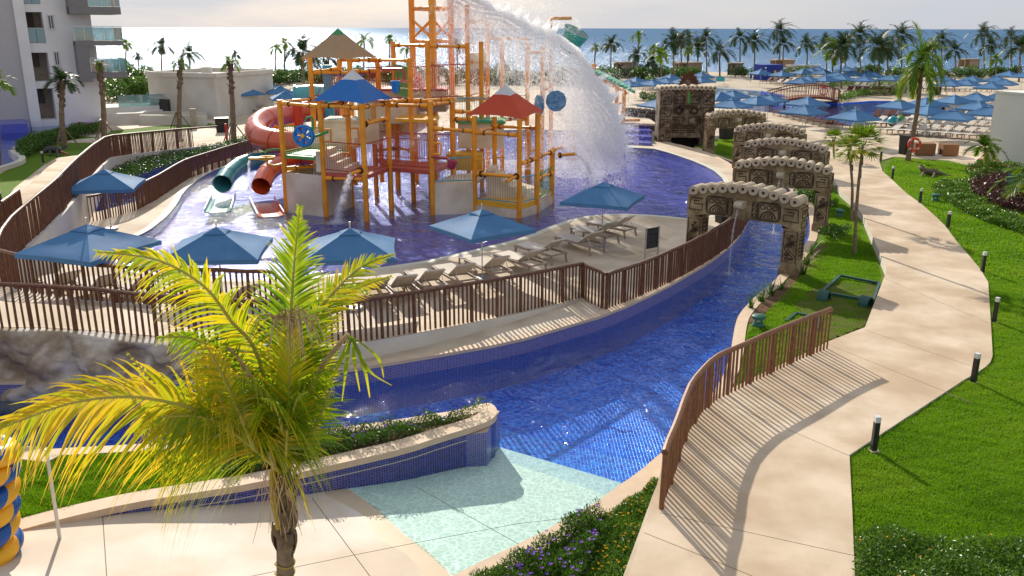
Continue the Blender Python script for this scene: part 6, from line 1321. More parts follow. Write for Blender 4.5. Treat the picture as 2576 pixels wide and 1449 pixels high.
# plinth screens and boards
def board(x, y0, y1, w, label, m, post=True, th=.06, rz=0.):
    p = W(x, y1, 0); z = ZT(p, y0); r = empty('notice_board', p, rz, label, 'notice board'); mb = MB(); mb.box((-w / 2, -th / 2, z * .38), (w / 2, th / 2, z)); mb.build('panel', m, r)
    for s in (-1, 1): mb = MB(); mb.box((s * (w / 2 + .03) - .03, -.03, 0), (s * (w / 2 + .03) + .03, .03, z + .02)); mb.build('post', polem, r)
    return r, z
board(2156, 310, 345, .75, 'grey notice board at the pool edge beside the low fan palms', mat('board_grey', (.20, .21, .21), .6, .3)); board(2272, 218, 246, .7, 'small dark notice board left of the tall garden palm', mat('board_dark', (.08, .10, .11), .6, .3)); board(1750, 228, 262, .9, 'dark notice board behind the carved facade', mat('board_dark2', (.05, .09, .10), .6, .3))
board(1811, 193, 212, 1.2, 'teal square board on the deck left of the container', pteal)
def menu():
    a = W(1622, 655, 0); b = W(1657, 648, 0); z = ZT(a, 573); d = b - a; w = .62; r = empty('menu_board', a, math.atan2(d.y, d.x), 'black menu board in brushed metal posts standing on the island deck', 'notice board')
    for x in (0, w): mb = MB(); mb.box((x - .03, -.02, 0), (x + .03, .02, z)); mb.build('post', polem, r)
    mb = MB(); mb.box((.04, -.015, z * .34), (w - .04, .015, z - .04)); pn = mb.build('panel', mat('board_black', (.008, .012, .018), .35, .5), r)
    st = random.getstate(); random.seed(4); mb = MB()
    for i in range(22):
        zz = z - .14 - i * .037; 
        if i in (3, 11): continue
        x = .09
        while x < w - .1: l = random.uniform(.02, .06); mb.box((x, -.019, zz), (min(x + l, w - .08), -.0155, zz + .012)); x += l + .015
    mb.build('small_print', mat('print_grey', (.10, .12, .14), .6), pn); random.setstate(st)
menu()
# bollards
def make_bollard():
    r = empty('bollard_light', (0, 0, 0)); mb = MB(); mb.box((-.05, -.05, 0), (.05, .05, .60)); mb.build('post', mat('bollard_black', (.015, .015, .016), .45, .5), r); mb = MB(); mb.box((-.051, -.051, .602), (.051, .051, .72)); mb.build('lamp_head', mat('bollard_head', (.65, .65, .65), .3, .5), r); mb = MB(); mb.box((-.09, -.09, -.05), (.09, .09, .01)); mb.build('foot', concrete, r); return r
Bo = make_bollard()
for i, (x, y, l) in enumerate(((2198, 1127, 'nearest black bollard light with white head at the lawn corner'), (2449, 957, 'black bollard light where the path bulges, second nearest'), (2501, 806, 'black bollard light on the lawn, third nearest'), (2471, 682, 'black bollard light on the lawn, fourth nearest'), (2384, 572, 'black bollard light left of the two tone hedge'), (2314, 510, 'black bollard light beside green mushroom speaker'), (2244, 449, 'black bollard light left of the iguana sculpture'), (2215, 405, 'farthest black bollard light at the lawn tip'), (109, 411, 'black bollard light on the left lawn near the crocodile'), (4, 520, 'black bollard light at the left picture edge'))):
    o = Bo if i == 0 else copy_tree(Bo); p = W(x, y, 0); o.location = (p.x, p.y, -.05 if i < 8 else .0); o.rotation_euler = (0, 0, .4 * (i % 3)); tag(o, l, 'bollard', 'black bollard lights')
# mushroom speakers
spk = mat('speaker_green', (.02, .12, .08), .5, .4, var=.1)
def make_speaker():
    r = empty('garden_speaker', (0, 0, 0)); mb = MB(); mb.lathe((0, 0, 0), [(.17, 0), (.18, .05), (.15, .10), (.14, .13), (.001, .13)], 18); mb.build('base', spk, r, smooth=True); mb = MB(); mb.lathe((0, 0, .25), [(.001, -.03), (.15, -.03), (.20, .0), (.19, .07), (.14, .10), (.001, .11)], 18); mb.build('cap', spk, r, smooth=True)
    for k in range(4): a = k * math.pi / 2 + .5; mb = MB(); mb.tube([(.11 * math.cos(a), .11 * math.sin(a), .12), (.11 * math.cos(a), .11 * math.sin(a), .23)], .02, 6); mb.build('strut', spk, r)
    return r
Sp = make_speaker()
for i, (x, y, z, l) in enumerate(((1907, 821, -.3, 'green mushroom speaker on the grass by the river kerb'), (2111, 546, -.3, 'green mushroom speaker on the grass beside the fan palms'), (2352, 506, -.06, 'green mushroom speaker on the lawn left of the hedge'))):
    o = Sp if i == 0 else copy_tree(Sp); p = W(x, y, z); o.location = p; tag(o, l, 'speaker', 'green garden speakers')
# green pipe frame with arched hoops and turf mat
def pipe_frame():
    c = [W(x, y, -.2) for x, y in ((2067, 735), (2114, 693), (2212, 712), (2196, 757))]; r = empty('soccer_frame', c[0], 0, 'square green padded frame lying on the turf mat by the path', 'play frame')
    gm = mat('frame_green', (.010, .075, .06), .45, .5, var=.15, vscale=6)
    for i in range(4): mb = MB(c[0]); mb.bar(c[i], c[(i + 1) % 4], .08, .07); mb.build('side_bar', gm, r)
    hoop = empty('green_hoop', W(2072, 750, -.3), 0, 'green arched hoop tunnel at the left corner of the square frame', 'hoop', 'green arched hoops'); 
    def hp(par): mb = MB(); 
    for i, (x, y, l) in enumerate(((2072, 756, 'green arched hoop at the left corner of the square frame'), (2177, 771, 'green arched hoop at the near right corner of the square frame'), (2156, 905 - 10, 'green arched hoop'))[:2]):
        h = hoop if i == 0 else empty('green_hoop', (0, 0, 0), 0, l, 'hoop', 'green arched hoops'); h['label'] = l; h.location = W(x, y, -.29); h.rotation_euler = (0, 0, .9 if i == 0 else .6)
        mb = MB(); A = []; 
        for yy in (-.16, .16): A.append([(.20 * math.cos(a), yy, .34 * math.sin(a)) for a in [k * math.pi / 10 for k in range(11)]])
        n = 11; mb.add(A[0] + A[1] + [(x_ * .8, y_, z_ * .85) for x_, y_, z_ in A[0] + A[1]], [(k, k + 1, n + k + 1, n + k) for k in range(10)] + [(2 * n + k + 1, 2 * n + k, 3 * n + k, 3 * n + k + 1) for k in range(10)] + [(k, 2 * n + k, 2 * n + k + 1, k + 1) for k in range(10)] + [(n + k, n + k + 1, 3 * n + k + 1, 3 * n + k) for k in range(10)]); mb.build('arched_shell', gm, h, smooth=True)
    c2 = [W(x, y, -.26) for x, y in ((1978, 808), (2003, 788), (2062, 800), (2060, 830))]; r2 = empty('soccer_frame', c2[0], 0, 'small green frame half hidden behind the near picket fence', 'play frame')
    for i in range(3): mb = MB(c2[0]); mb.bar(c2[i], c2[i + 1], .08, .07); mb.build('side_bar', gm, r2)
    # mat
    P = [W(x, y, -.3) for x, y in ((2080, 712), (2225, 715), (2180, 822), (2080, 864), (2000, 895), (1985, 880), (2030, 815), (1995, 775), (2030, 740))]; v = []; N = 40
    xs = [min(p.x for p in P), max(p.x for p in P)]; ys = [min(p.y for p in P), max(p.y for p in P)]; f = []; ids = {}
    for i in range(N):
        for k in range(N):
            x = xs[0] + (xs[1] - xs[0]) * i / (N - 1); y = ys[0] + (ys[1] - ys[0]) * k / (N - 1); v.append((x, y, -.272 + .05 * abs(mnoise.noise(Vector((x * 1.3, y * 2.2, 0)))) + .02 * mnoise.noise(Vector((x * 4, y * 4, 5)))))
    for i in range(N - 1):
        for k in range(N - 1):
            if inpoly(v[i * N + k][0], v[i * N + k][1], P): f.append((i * N + k, (i + 1) * N + k, (i + 1) * N + k + 1, i * N + k + 1))
    tag(npmesh('turf_mat', v, f, grassm2, smooth=True), 'wrinkled olive turf mat lying under the green frame beside the path', 'turf mat')
pipe_frame()
# sculptures
def creature(name, pts, radii, m, label, cat, legs=(), jaw=None, crest=None, legm=None):
    o = empty(name, pts[0], 0, label, cat); mb = MB(pts[0]); P = bezier(pts, 24); N = len(P); K = len(radii) - 1; rs = []
    for i in range(N): t = i / (N - 1) * K; k = min(int(t), K - 1); rs.append(radii[k] + (radii[k + 1] - radii[k]) * (t - k))
    mb.tube(P, rs, 12)
    for l in legs: mb.tube(l[0], l[1], 8)
    if crest: 
        for i in range(crest[0], crest[1]): p = P[i] + Vector((0, 0, rs[i] * .95)); mb.add([p + Vector((-.05, 0, 0)), p + Vector((.05, 0, 0)), p + Vector((.03, 0, .07)), p + Vector((0, .03, 0))], [(0, 1, 2), (1, 3, 2), (3, 0, 2)])
    mb.build('body', m, o, smooth=True)
    if jaw:
        for j in jaw: mb = MB(pts[0]); mb.tube(j[0], j[1], 8); mb.build('jaw', j[2], o, smooth=True)
    return o
igm = mat('iguana_stone', (.20, .155, .10), .8, .2, c2=(.10, .08, .055), vscale=9, bump=.8, bscale=30)
p = lambda x, y, z: W(x, y, -.06) + Vector((0, 0, z))
creature('iguana_sculpture', [p(2309, 437, .42), p(2316, 440, .38), p(2326, 441, .24), p(2345, 441, .17), p(2360, 441, .12), p(2378, 443, .07), p(2398, 445, .03)], [.05, .13, .15, .19, .14, .07, .02], igm, 'grey brown iguana sculpture lying on the lawn near the hedge', 'sculpture', legs=[([p(2322, 443, .2), p(2318, 447, .02)], [.07, .05]), ([p(2350, 444, .15), p(2346, 449, .02)], [.08, .05]), ([p(2326, 438, .2), p(2330, 436, .02)], [.07, .05])], crest=(2, 16))
crm = mat('crocodile_dark', (.06, .055, .045), .6, .4, c2=(.03, .028, .024), vscale=6, bump=.9, bscale=25); q = lambda x, y, z: W(x, y, 0) + Vector((0, 0, z))
creature('crocodile_sculpture', [q(104, 390, .10), q(112, 389, .2), q(122, 388, .28), q(138, 388, .30), q(150, 389, .28), q(156, 389, .26)], [.05, .13, .22, .24, .17, .14], crm, 'dark crocodile sculpture with open red mouth on the left lawn', 'sculpture', legs=[([q(128, 388, .3), q(126, 393, .02)], [.09, .06]), ([q(146, 390, .3), q(145, 395, .02)], [.09, .06])], jaw=[([q(155, 388, .32), q(164, 387, .44), q(172, 387, .52)], [.11, .08, .05], crm), ([q(155, 390, .2), q(164, 391, .14), q(172, 392, .10)], [.10, .07, .04], mat('mouth_red', (.30, .05, .03), .5, .4))])
# stacked inner tubes at bottom left
tubm = mat('tube_yellow', (.85, .42, .01), .35, .5, var=.04); tubb = mat('tube_blue', (.01, .09, .36), .35, .5, var=.04)
def rings():
    for i, (x, y) in enumerate(((-12, 1395), (-20, 1345), (-24, 1290), (-26, 1240), (-24, 1192), (-22, 1145))):
        D = W(-12, 1425, -.05).y; c = AT(x - 32, y - 12, D); e = empty('inner_tube', c, 0, ['lowest yellow and blue inner tube of the stack at bottom left', 'second yellow and blue inner tube from the bottom of the stack', 'third yellow and blue inner tube from the bottom of the stack', 'fourth yellow and blue inner tube, touched by palm leaf tips', 'fifth yellow and blue inner tube of the stack behind fronds', 'topmost yellow and blue inner tube of the stack'][i], 'inner tube', 'stacked inner tubes'); e.rotation_euler = (R_(8), R_(-14 if i % 2 else -6), i * .7)
        mb = MB(); R0, r0 = .40, .17; N = 40; n = 16; vs = [((R0 + r0 * math.cos(b)) * math.cos(a), (R0 + r0 * math.cos(b)) * math.sin(a), r0 * .92 * math.sin(b)) for k in range(N) for j in range(n) for a, b in ((2 * math.pi * (k + j * 10 / n) / N, 2 * math.pi * j / n),)]
        for mat_, sel in ((tubm, 0), (tubb, 1)):
            mb.m(mat_); fs = []
            for a in range(N):
                for b in range(n):
                    s = (a % 10) < 4; w_ = 10 if b == n - 1 else 0
                    if s == bool(sel): fs.append((a * n + b, ((a + 1) % N) * n + b, ((a + 1 + w_) % N) * n + (b + 1) % n, ((a + w_) % N) * n + (b + 1) % n))
            mb.add(vs, fs)
        mb.build('ring', None, e, smooth=True)
rings()
a = W(152, 1365, .0); z = ZT(a, 1130); mb = MB(a); mb.tube([a - Vector((0, 0, .1)), AT(116, 1130, a.y)], .028, 8); tag(mb.build('white_pole', mat('pole_white', (.7, .66, .58), .5, .4), smooth=True), 'thin leaning white pole standing on the slab near the inner tubes', 'pole')
mb = MB(); s_ = [W(x, y, .12) for x, y in ((-40, 1128), (115, 1128), (150, 1152), (118, 1168), (-40, 1150))]; mb.prism([(p_.x, p_.y) for p_ in s_], -.1, .17); o = mb.build('stepping_slab', capm, kind='structure')
mb = MB(); p_ = W(882, 1266 - 40, -.3); lightp = W(979, 1202, -.45)
mb = MB(); mb.lathe(W(983, 1199, -.5) + Vector((0, -.03, .03)), [(.001, 0), (.045, 0), (.045, .02), (.001, .025)], 12, Matrix.Rotation(math.pi / 2, 3, 'X')); tag(mb.build('pool_light', roofw), 'small round white pool light on the blue tiled planter wall', 'pool light')
# people, all small and far away
def person(p, label, shirt, short, h=1.72, rz=0., lie=False):
    r = empty('person', p, rz, label, 'person'); sk = mat('skin', (.35, .19, .12), .6, .3)
    vsk = [(0, 0, .92), (0, 0, 1.12), (0, 0, 1.38), (0, 0, 1.50), (0, 0, 1.63), (.18, 0, 1.38), (.23, -.02, 1.12), (.22, -.1, .90), (-.18, 0, 1.38), (-.24, .0, 1.12), (-.22, -.08, .92), (.09, 0, .88), (.11, -.03, .50), (.11, 0, .06), (.11, -.12, .03), (-.09, 0, .88), (-.12, .02, .50), (-.13, .04, .06), (-.13, -.08, .03)]
    ed = [(0, 1), (1, 2), (2, 3), (3, 4), (2, 5), (5, 6), (6, 7), (2, 8), (8, 9), (9, 10), (0, 11), (11, 12), (12, 13), (13, 14), (0, 15), (15, 16), (16, 17), (17, 18)]
    rad = [.13, .12, .15, .055, .10, .06, .045, .035, .06, .045, .035, .09, .06, .04, .04, .09, .06, .04, .04]
    if lie: vsk = [(0, 0, .45), (0, .2, .5), (0, .42, .66), (0, .5, .75), (0, .58, .86), (.18, .4, .64), (.24, .2, .5), (.2, 0, .5), (-.18, .4, .64), (-.24, .2, .5), (-.2, 0, .5), (.09, -.05, .45), (.1, -.45, .62), (.1, -.85, .45), (.1, -.95, .5), (-.09, -.05, .45), (-.1, -.48, .45), (-.1, -.9, .45), (-.1, -.98, .5)]
    me = bpy.data.meshes.new('body'); me.from_pydata(vsk, ed, []); o = bpy.data.objects.new('body', me); link(o, r); me.materials.append(sk)
    sm = o.modifiers.new('s', 'SKIN'); 
    if not me.skin_vertices: 
        import bmesh; b = bmesh.new(); b.from_mesh(me); b.verts.layers.skin.verify(); b.to_mesh(me); b.free()
    for i, sv in enumerate(me.skin_vertices[0].data): sv.radius = (rad[i], rad[i] * .85); sv.use_root = i == 0
    o.modifiers.new('d', 'SUBSURF').levels = 1
    if not lie:
        mb = MB(); mb.lathe((0, 0, 0), [(.17, .98), (.17, 1.2), (.21, 1.40), (.10, 1.48)], 10); mb.build('shirt', shirt, r, smooth=True); mb = MB(); mb.lathe((0, 0, 0), [(.20, .62), (.18, .98)], 10); mb.build('shorts', short, r, smooth=True)
        mb = MB(); mb.lathe((0, .02, 1.63), [(.105, -.02), (.11, .05), (.07, .11), (.001, .12)], 10); mb.build('hair', roomd, r, smooth=True)
    else: mb = MB(); mb.lathe((0, .6, .88), [(.105, -.02), (.11, .05), (.001, .12)], 10); mb.build('hair', roomd, r, smooth=True); mb = MB(); mb.lathe((0, .1, .5), [(.17, -.1), (.17, .1)], 10, Matrix.Rotation(1.2, 3, 'X')); mb.build('swimsuit', short, r, smooth=True)
tealc = mat('shirt_teal', (.02, .14, .22), .8, .2); person(W(2068, 232, 0) * 1 + Vector((0, 0, .55)), 'person in teal shirt and grey shorts standing on the wooden footbridge', tealc, mat('shorts_grey', (.25, .25, .25), .8))
person(W(646, 258, 0), 'person in white shirt and dark shorts walking between left loungers', roofw, binm, rz=1.2); person(W(2252, 236, 0), 'person in dark top seated by the hedge near the notice board', binm, binm, lie=True, rz=.8); person(W(2088, 322, 0), 'sunbather reclining on a brown lounger behind the stone arches', binm, binm, lie=True, rz=-1.2)
person(W(2398, 232, 0), 'person in pink top standing among parasols right of the tall palm', mat('shirt_pink', (.5, .15, .25), .8), binm, rz=.4)

redp = mat('post_red', (.5, .02, .02), .5, .4)
for x, y0, y1, l in ((571, 311, 352, 'red post standing on the plaza right of the long left fence'), (1817, 298, 350, 'red post seen through the farthest stone arch')):
    p = W(x, y1, 0); mb = MB(p); mb.lathe(p, [(.09, 0), (.09, ZT(p, y0) - .06), (.06, ZT(p, y0)), (.001, ZT(p, y0))], 10); tag(mb.build('red_post', redp, smooth=True), l, 'post')
for x, y, m_, l in ((2247, 305, pteal, 'turquoise beach ball on a brown lounger at the pool rim'), (2265, 303, greend, 'light green beach ball beside the turquoise one')):
    p = W(x, y, .5); mb = MB(p); mb.lathe(p, [(.45 * math.sin(a), -.45 * math.cos(a)) for a in [k * math.pi / 8 for k in range(9)]], 14); tag(mb.build('beach_ball', m_, smooth=True), l, 'beach ball')
p = W(140, 312, -.2); mb = MB(p); mb.tube([p + Vector((.5 * math.cos(a), .5 * math.sin(a), .05)) for a in [k * math.pi / 8 for k in range(16)]], .16, 8, closed=True); tag(mb.build('pool_ring', redp, smooth=True), 'red swim ring floating in the hotel pool', 'swim ring')
p = W(213, 315, -.2); mb = MB(p); 
for i in range(5): mb.tube([p + Vector((-1, i * .22, .05)), p + Vector((1.1, i * .22 + .3, .05))], .11, 8)
o = mb.build('air_mattress', mat('mattress_pink', (.45, .10, .42), .4, .4), smooth=True); tag(o, 'pink air mattress floating at the right end of the hotel pool', 'air mattress')
# ================================================================== vegetation
def sample_poly(P, n):
    xs = [p[0] for p in P]; ys = [p[1] for p in P]; X = []; Y = []; c = 0
    for _ in range(60):
        x = rng.uniform(min(xs), max(xs), n); y = rng.uniform(min(ys), max(ys), n); k = np_inpoly(x, y, P); X.append(x[k]); Y.append(y[k]); c += k.sum()
        if c >= n: break
    return np.concatenate(X)[:n], np.concatenate(Y)[:n]
def lumps(x, y, s=1.): return .5 + .25 * np.sin(x * 2.3 * s + np.sin(y * 1.7 * s) * 1.5) + .25 * np.sin(y * 2.9 * s + np.sin(x * 1.3 * s) * 2)
def leaf_cloud(C, size, up=.5, aspect=.45, jitter=.35):
    n = len(C); d = rng.normal(size=(n, 3)); d[:, 2] += up; d /= np.linalg.norm(d, axis=1)[:, None]
    t = rng.normal(size=(n, 3)); s = np.cross(d, t); s /= np.linalg.norm(s, axis=1)[:, None] + 1e-9
    L_ = size * (1 + jitter * rng.uniform(-1, 1, n))[:, None]; w = L_ * aspect * .5
    V = np.empty((n, 4, 3)); V[:, 0] = C; V[:, 1] = C + d * L_ * .5 + s * w; V[:, 2] = C + d * L_; V[:, 3] = C + d * L_ * .5 - s * w
    return V.reshape(-1, 3), np.arange(n * 4).reshape(n, 4)
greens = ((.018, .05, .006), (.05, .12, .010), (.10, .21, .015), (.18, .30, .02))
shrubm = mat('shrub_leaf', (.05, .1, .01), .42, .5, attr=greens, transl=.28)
lawnbl = mat('grass_blade', (.08, .17, .01), .5, .3, attr=((.08, .19, .006), (.15, .32, .008), (.22, .40, .012), (.30, .38, .03)), transl=.5)
darkred = mat('dark_red_leaf', (.05, .01, .01), .4, .5, attr=((.012, .006, .008), (.05, .012, .014), (.11, .02, .02), (.07, .05, .02)), transl=.2)
purple = mat('flower_purple', (.26, .09, .55), .6, .2, var=.1); yellowf = mat('flower_yellow', (.85, .45, .01), .6, .2, var=.1); pinkf = mat('flower_pink', (.65, .07, .10), .6, .2, var=.1)
def bed(name, label, cat, P, z, h, n, size, m=shrubm, lo=.0, hi=1., flower=None, fn=0, up=.5, aspect=.4, s=1., fs=.06, kind='stuff'):
    x, y = sample_poly(P, n); k = len(x); hh = h * (.45 + .75 * lumps(x, y, s)); t = rng.uniform(0, 1, k) ** .6; Z = z + hh * t
    # stay inside at the rim
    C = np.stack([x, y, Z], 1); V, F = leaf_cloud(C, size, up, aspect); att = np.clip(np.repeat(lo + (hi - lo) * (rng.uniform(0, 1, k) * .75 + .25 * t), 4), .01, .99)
    o = npmesh(name, V, F, m, att=att); tag(o, label, cat, kind=kind)
    if flower:
        x, y = sample_poly(P, fn); k = len(x); C = np.stack([x, y, z + h * (.45 + .75 * lumps(x, y, s)) + .03], 1); V = []; F = []
        for c in C:
            for q in range(5):
                a = q * 1.2566; n0 = len(V); e = fs * .5; V += [c, c + np.array((math.cos(a - .5) * e, math.sin(a - .5) * e, .012)), c + np.array((math.cos(a) * e * 1.3, math.sin(a) * e * 1.3, .02)), c + np.array((math.cos(a + .5) * e, math.sin(a + .5) * e, .012))]; F.append((n0, n0 + 1, n0 + 2, n0 + 3))
        fo = npmesh('flowers', np.array(V), np.array(F), flower, o); fo['kind'] = 'stuff'
    return o
def blades(name, P, z, n, h=.05, w=.009, ymax=None, lo=0., hi=1.):
    x, y = sample_poly(P, n)
    if ymax: k = y < ymax; x, y = x[k], y[k]
    k = len(x); a = rng.uniform(0, 6.283, k); hh = h * rng.uniform(.6, 1.3, k) * (1 + .35 * np.sin(x * 5.1 + np.sin(y * 4.3) * 2) * np.sin(y * 6.2 + x)); b = np.stack([x, y, np.full(k, z)], 1); sd_ = np.stack([np.cos(a), np.sin(a), np.zeros(k)], 1) * w
    tip = b + np.stack([rng.normal(0, .45, k) * hh, rng.normal(0, .45, k) * hh, hh], 1); V = np.empty((k, 3, 3)); V[:, 0] = b - sd_; V[:, 1] = b + sd_; V[:, 2] = tip
    big = np.sin(x * 2.7 + y) * .12 + np.sin(x * .9 + np.sin(y * .7) * 2) * .5 * np.sin(y * 1.1 + x * .3) + .5
    att = np.clip(np.repeat(lo + (hi - lo) * (.55 * rng.uniform(0, 1, k) + .45 * big), 3), .01, .99); o = npmesh(name, V.reshape(-1, 3), np.arange(k * 3).reshape(k, 3), lawnbl, att=att); o['kind'] = 'stuff'; return o
lr = [W(2137, 1144, 0), W(2148, 1387, 0), W(2156, 1530, 0), W(2800, 1560, 0), W(2800, 700, 0), W(2486, 700, 0), W(2491, 784, 0), W(2497, 894, 0), W(2462, 934, 0), W(2422, 957, 0), W(2347, 1006, 0), W(2223, 1087, 0)]
blades('lawn_grass', lr, -.06, 300000, .045, .009)
lr2 = [W(x, y, 0) for x, y in ((2486, 700), (2464, 674), (2439, 644), (2407, 607), (2377, 567), (2357, 547), (2317, 512), (2282, 487), (2243, 451), (2220, 430), (2249, 395), (2390, 405), (2576, 440), (2800, 500), (2800, 700))]
blades('lawn_grass', lr2, -.06, 130000, .07, .02)
lm = [W(x, y, -.3) for x, y in ((2050, 430), (2110, 500), (2150, 540), (2200, 640), (2215, 690), (2170, 820), (2080, 860), (1950, 925), (1860, 965), (1880, 840), (1940, 775), (2010, 700), (2075, 620), (2075, 540), (2050, 480))]
blades('lawn_grass', lm, -.3, 110000, .055, .012, lo=.0, hi=.9)
pg = capf[:14] and [p for p in capf if p.x < W(640, 1212, .15).x] + [p for p in capb if p.x < W(600, 1100, .15).x]
x640 = W(600, 1200, .15).x
def clipx(P, x, keep_left):
    out = []
    for a, b in zip(P, P[1:] + P[:1]):
        ia = (a.x <= x) == keep_left; ib = (b.x <= x) == keep_left
        if ia: out.append(a)
        if ia != ib: t = (x - a.x) / (b.x - a.x); out.append(a.lerp(b, t))
    return out
inner = offset(capf, .36) + offset(capb, .28); blades('planter_grass', clipx(inner, x640 - .2, True), .08, 110000, .075, .010, hi=1.)
region_mesh  # keep name
gp = MB(); gq = clipx(planter_poly, x640, True); gp.add([Vector((p.x, p.y, .086)) for p in gq], [tuple(range(len(gq)))]); gp.build('planter_lawn', grassm, kind='structure')
bed('flower_bed', 'dark green bushy planting with purple flowers inside the tiled planter wall', 'flower bed', clipx(inner, x640 - .3, False), .08, .30, 15000, .065, hi=.75, flower=purple, fn=90, up=.9, aspect=.3, s=3, fs=.045)
pn = lambda *q: [W(x, y, -.2) for x, y in q]
bed('flower_bed', 'purple flowering shrubs at the bottom edge between beach slab kerb and groundcover', 'flower bed', pn((1200, 1470), (1300, 1425), (1400, 1370), (1450, 1318), (1500, 1300), (1540, 1330), (1490, 1420), (1440, 1520), (1150, 1560)), -.25, .38, 16000, .075, hi=.8, flower=purple, fn=80, up=1.1, aspect=.25, s=3, fs=.05)
bed('groundcover', 'bright green groundcover with small yellow flowers beside the fence foot', 'plant', pn((1490, 1330), (1560, 1282), (1620, 1240), (1652, 1208), (1648, 1240), (1612, 1340), (1575, 1455), (1550, 1540), (1430, 1540), (1500, 1420), (1520, 1340)), -.2, .16, 17000, .055, lo=.25, flower=yellowf, fn=60, up=.6, s=2, fs=.032)
bed('groundcover', 'dense leafy groundcover in the bottom right corner below the lawn', 'plant', [W(x, y, 0) for x, y in ((2150, 1440), (2152, 1355), (2190, 1332), (2300, 1350), (2420, 1368), (2500, 1368), (2620, 1340), (2800, 1420), (2800, 1620), (2158, 1620))], -.05, .20, 34000, .055, lo=.1, flower=yellowf, fn=14, up=.6, s=2, fs=.032)
P4 = lambda *q: [W(1932 + x / 4, 322 + y / 4, 0) for x, y in q]
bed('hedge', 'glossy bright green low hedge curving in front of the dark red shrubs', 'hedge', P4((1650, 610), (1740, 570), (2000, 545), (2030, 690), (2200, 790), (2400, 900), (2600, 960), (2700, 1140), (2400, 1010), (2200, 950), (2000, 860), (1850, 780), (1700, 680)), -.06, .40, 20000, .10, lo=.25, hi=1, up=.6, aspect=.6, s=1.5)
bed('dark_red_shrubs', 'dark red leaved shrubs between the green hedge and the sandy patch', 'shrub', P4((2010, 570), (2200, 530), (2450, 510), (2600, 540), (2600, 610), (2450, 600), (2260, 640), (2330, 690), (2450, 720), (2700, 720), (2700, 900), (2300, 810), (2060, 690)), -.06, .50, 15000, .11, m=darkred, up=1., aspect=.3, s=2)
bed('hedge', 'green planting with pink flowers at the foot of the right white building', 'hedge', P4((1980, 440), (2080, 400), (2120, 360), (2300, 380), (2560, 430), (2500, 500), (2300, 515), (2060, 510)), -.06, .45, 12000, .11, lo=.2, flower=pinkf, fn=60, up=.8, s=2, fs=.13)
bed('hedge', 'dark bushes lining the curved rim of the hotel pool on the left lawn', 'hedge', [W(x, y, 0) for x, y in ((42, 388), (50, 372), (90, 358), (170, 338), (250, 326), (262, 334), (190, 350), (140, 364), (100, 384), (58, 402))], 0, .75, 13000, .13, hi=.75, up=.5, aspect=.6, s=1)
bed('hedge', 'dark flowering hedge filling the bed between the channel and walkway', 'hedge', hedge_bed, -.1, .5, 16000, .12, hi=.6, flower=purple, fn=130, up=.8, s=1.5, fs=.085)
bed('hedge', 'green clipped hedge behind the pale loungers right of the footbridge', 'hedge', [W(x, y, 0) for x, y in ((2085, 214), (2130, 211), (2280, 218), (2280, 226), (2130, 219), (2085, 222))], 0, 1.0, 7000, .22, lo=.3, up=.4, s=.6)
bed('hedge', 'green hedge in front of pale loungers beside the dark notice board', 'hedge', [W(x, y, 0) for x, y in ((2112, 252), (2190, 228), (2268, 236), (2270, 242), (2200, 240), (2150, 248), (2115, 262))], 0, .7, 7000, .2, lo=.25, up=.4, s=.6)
bed('grass_patch', 'bright green grass seen through the farthest arch', 'grass', [W(x, y, -.25) for x, y in ((1803, 384), (1806, 356), (1850, 348), (1850, 394))], -.25, .12, 9000, .10, m=lawnbl, lo=.3, up=2, aspect=.15)
# sea-grape shrubs along the beach
def shrub_mesh(seed, n=2200, m=shrubm, size=.13, lo=.0, hi=.7):
    r2 = np.random.default_rng(seed); c = []
    for k in range(9): cc = r2.normal(size=3) * (.75, .6, .28) + (0, 0, .62); q = r2.normal(size=(n // 9, 3)); q /= np.linalg.norm(q, axis=1)[:, None]; c.append(cc + q * r2.uniform(.3, .5) * r2.uniform(.75, 1, (n // 9, 1)))
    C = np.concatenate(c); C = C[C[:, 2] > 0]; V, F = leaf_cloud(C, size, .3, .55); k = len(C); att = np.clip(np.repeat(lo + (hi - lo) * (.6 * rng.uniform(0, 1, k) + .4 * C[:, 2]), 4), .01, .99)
    o = npmesh('foliage', V, F, m, att=att); me = o.data; bpy.data.objects.remove(o); return me
SH = [shrub_mesh(i) for i in (1, 2, 3)]
sh = []
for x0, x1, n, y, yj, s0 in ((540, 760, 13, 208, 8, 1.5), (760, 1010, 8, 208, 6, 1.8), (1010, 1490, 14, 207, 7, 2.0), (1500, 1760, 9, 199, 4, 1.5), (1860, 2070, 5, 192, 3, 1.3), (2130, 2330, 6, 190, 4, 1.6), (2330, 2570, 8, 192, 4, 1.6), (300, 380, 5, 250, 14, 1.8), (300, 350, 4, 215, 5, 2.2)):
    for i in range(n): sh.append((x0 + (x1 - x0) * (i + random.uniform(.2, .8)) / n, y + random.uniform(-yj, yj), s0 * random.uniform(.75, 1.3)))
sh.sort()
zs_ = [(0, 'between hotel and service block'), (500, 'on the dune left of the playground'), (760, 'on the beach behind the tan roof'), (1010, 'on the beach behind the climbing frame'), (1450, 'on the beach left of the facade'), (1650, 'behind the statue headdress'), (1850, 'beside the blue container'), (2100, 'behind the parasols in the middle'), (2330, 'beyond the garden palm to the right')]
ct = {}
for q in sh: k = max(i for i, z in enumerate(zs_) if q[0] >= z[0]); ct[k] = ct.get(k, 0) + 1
cc_ = {}; o2 = ['first', 'second', 'third', 'fourth', 'fifth', 'sixth', 'seventh', 'eighth', 'ninth', 'tenth', 'eleventh', 'twelfth', 'thirteenth', 'fourteenth', 'fifteenth', 'sixteenth', 'seventeenth', 'eighteenth', 'nineteenth', 'twentieth', 'twenty first', 'twenty second', 'twenty third', 'twenty fourth', 'twenty fifth']
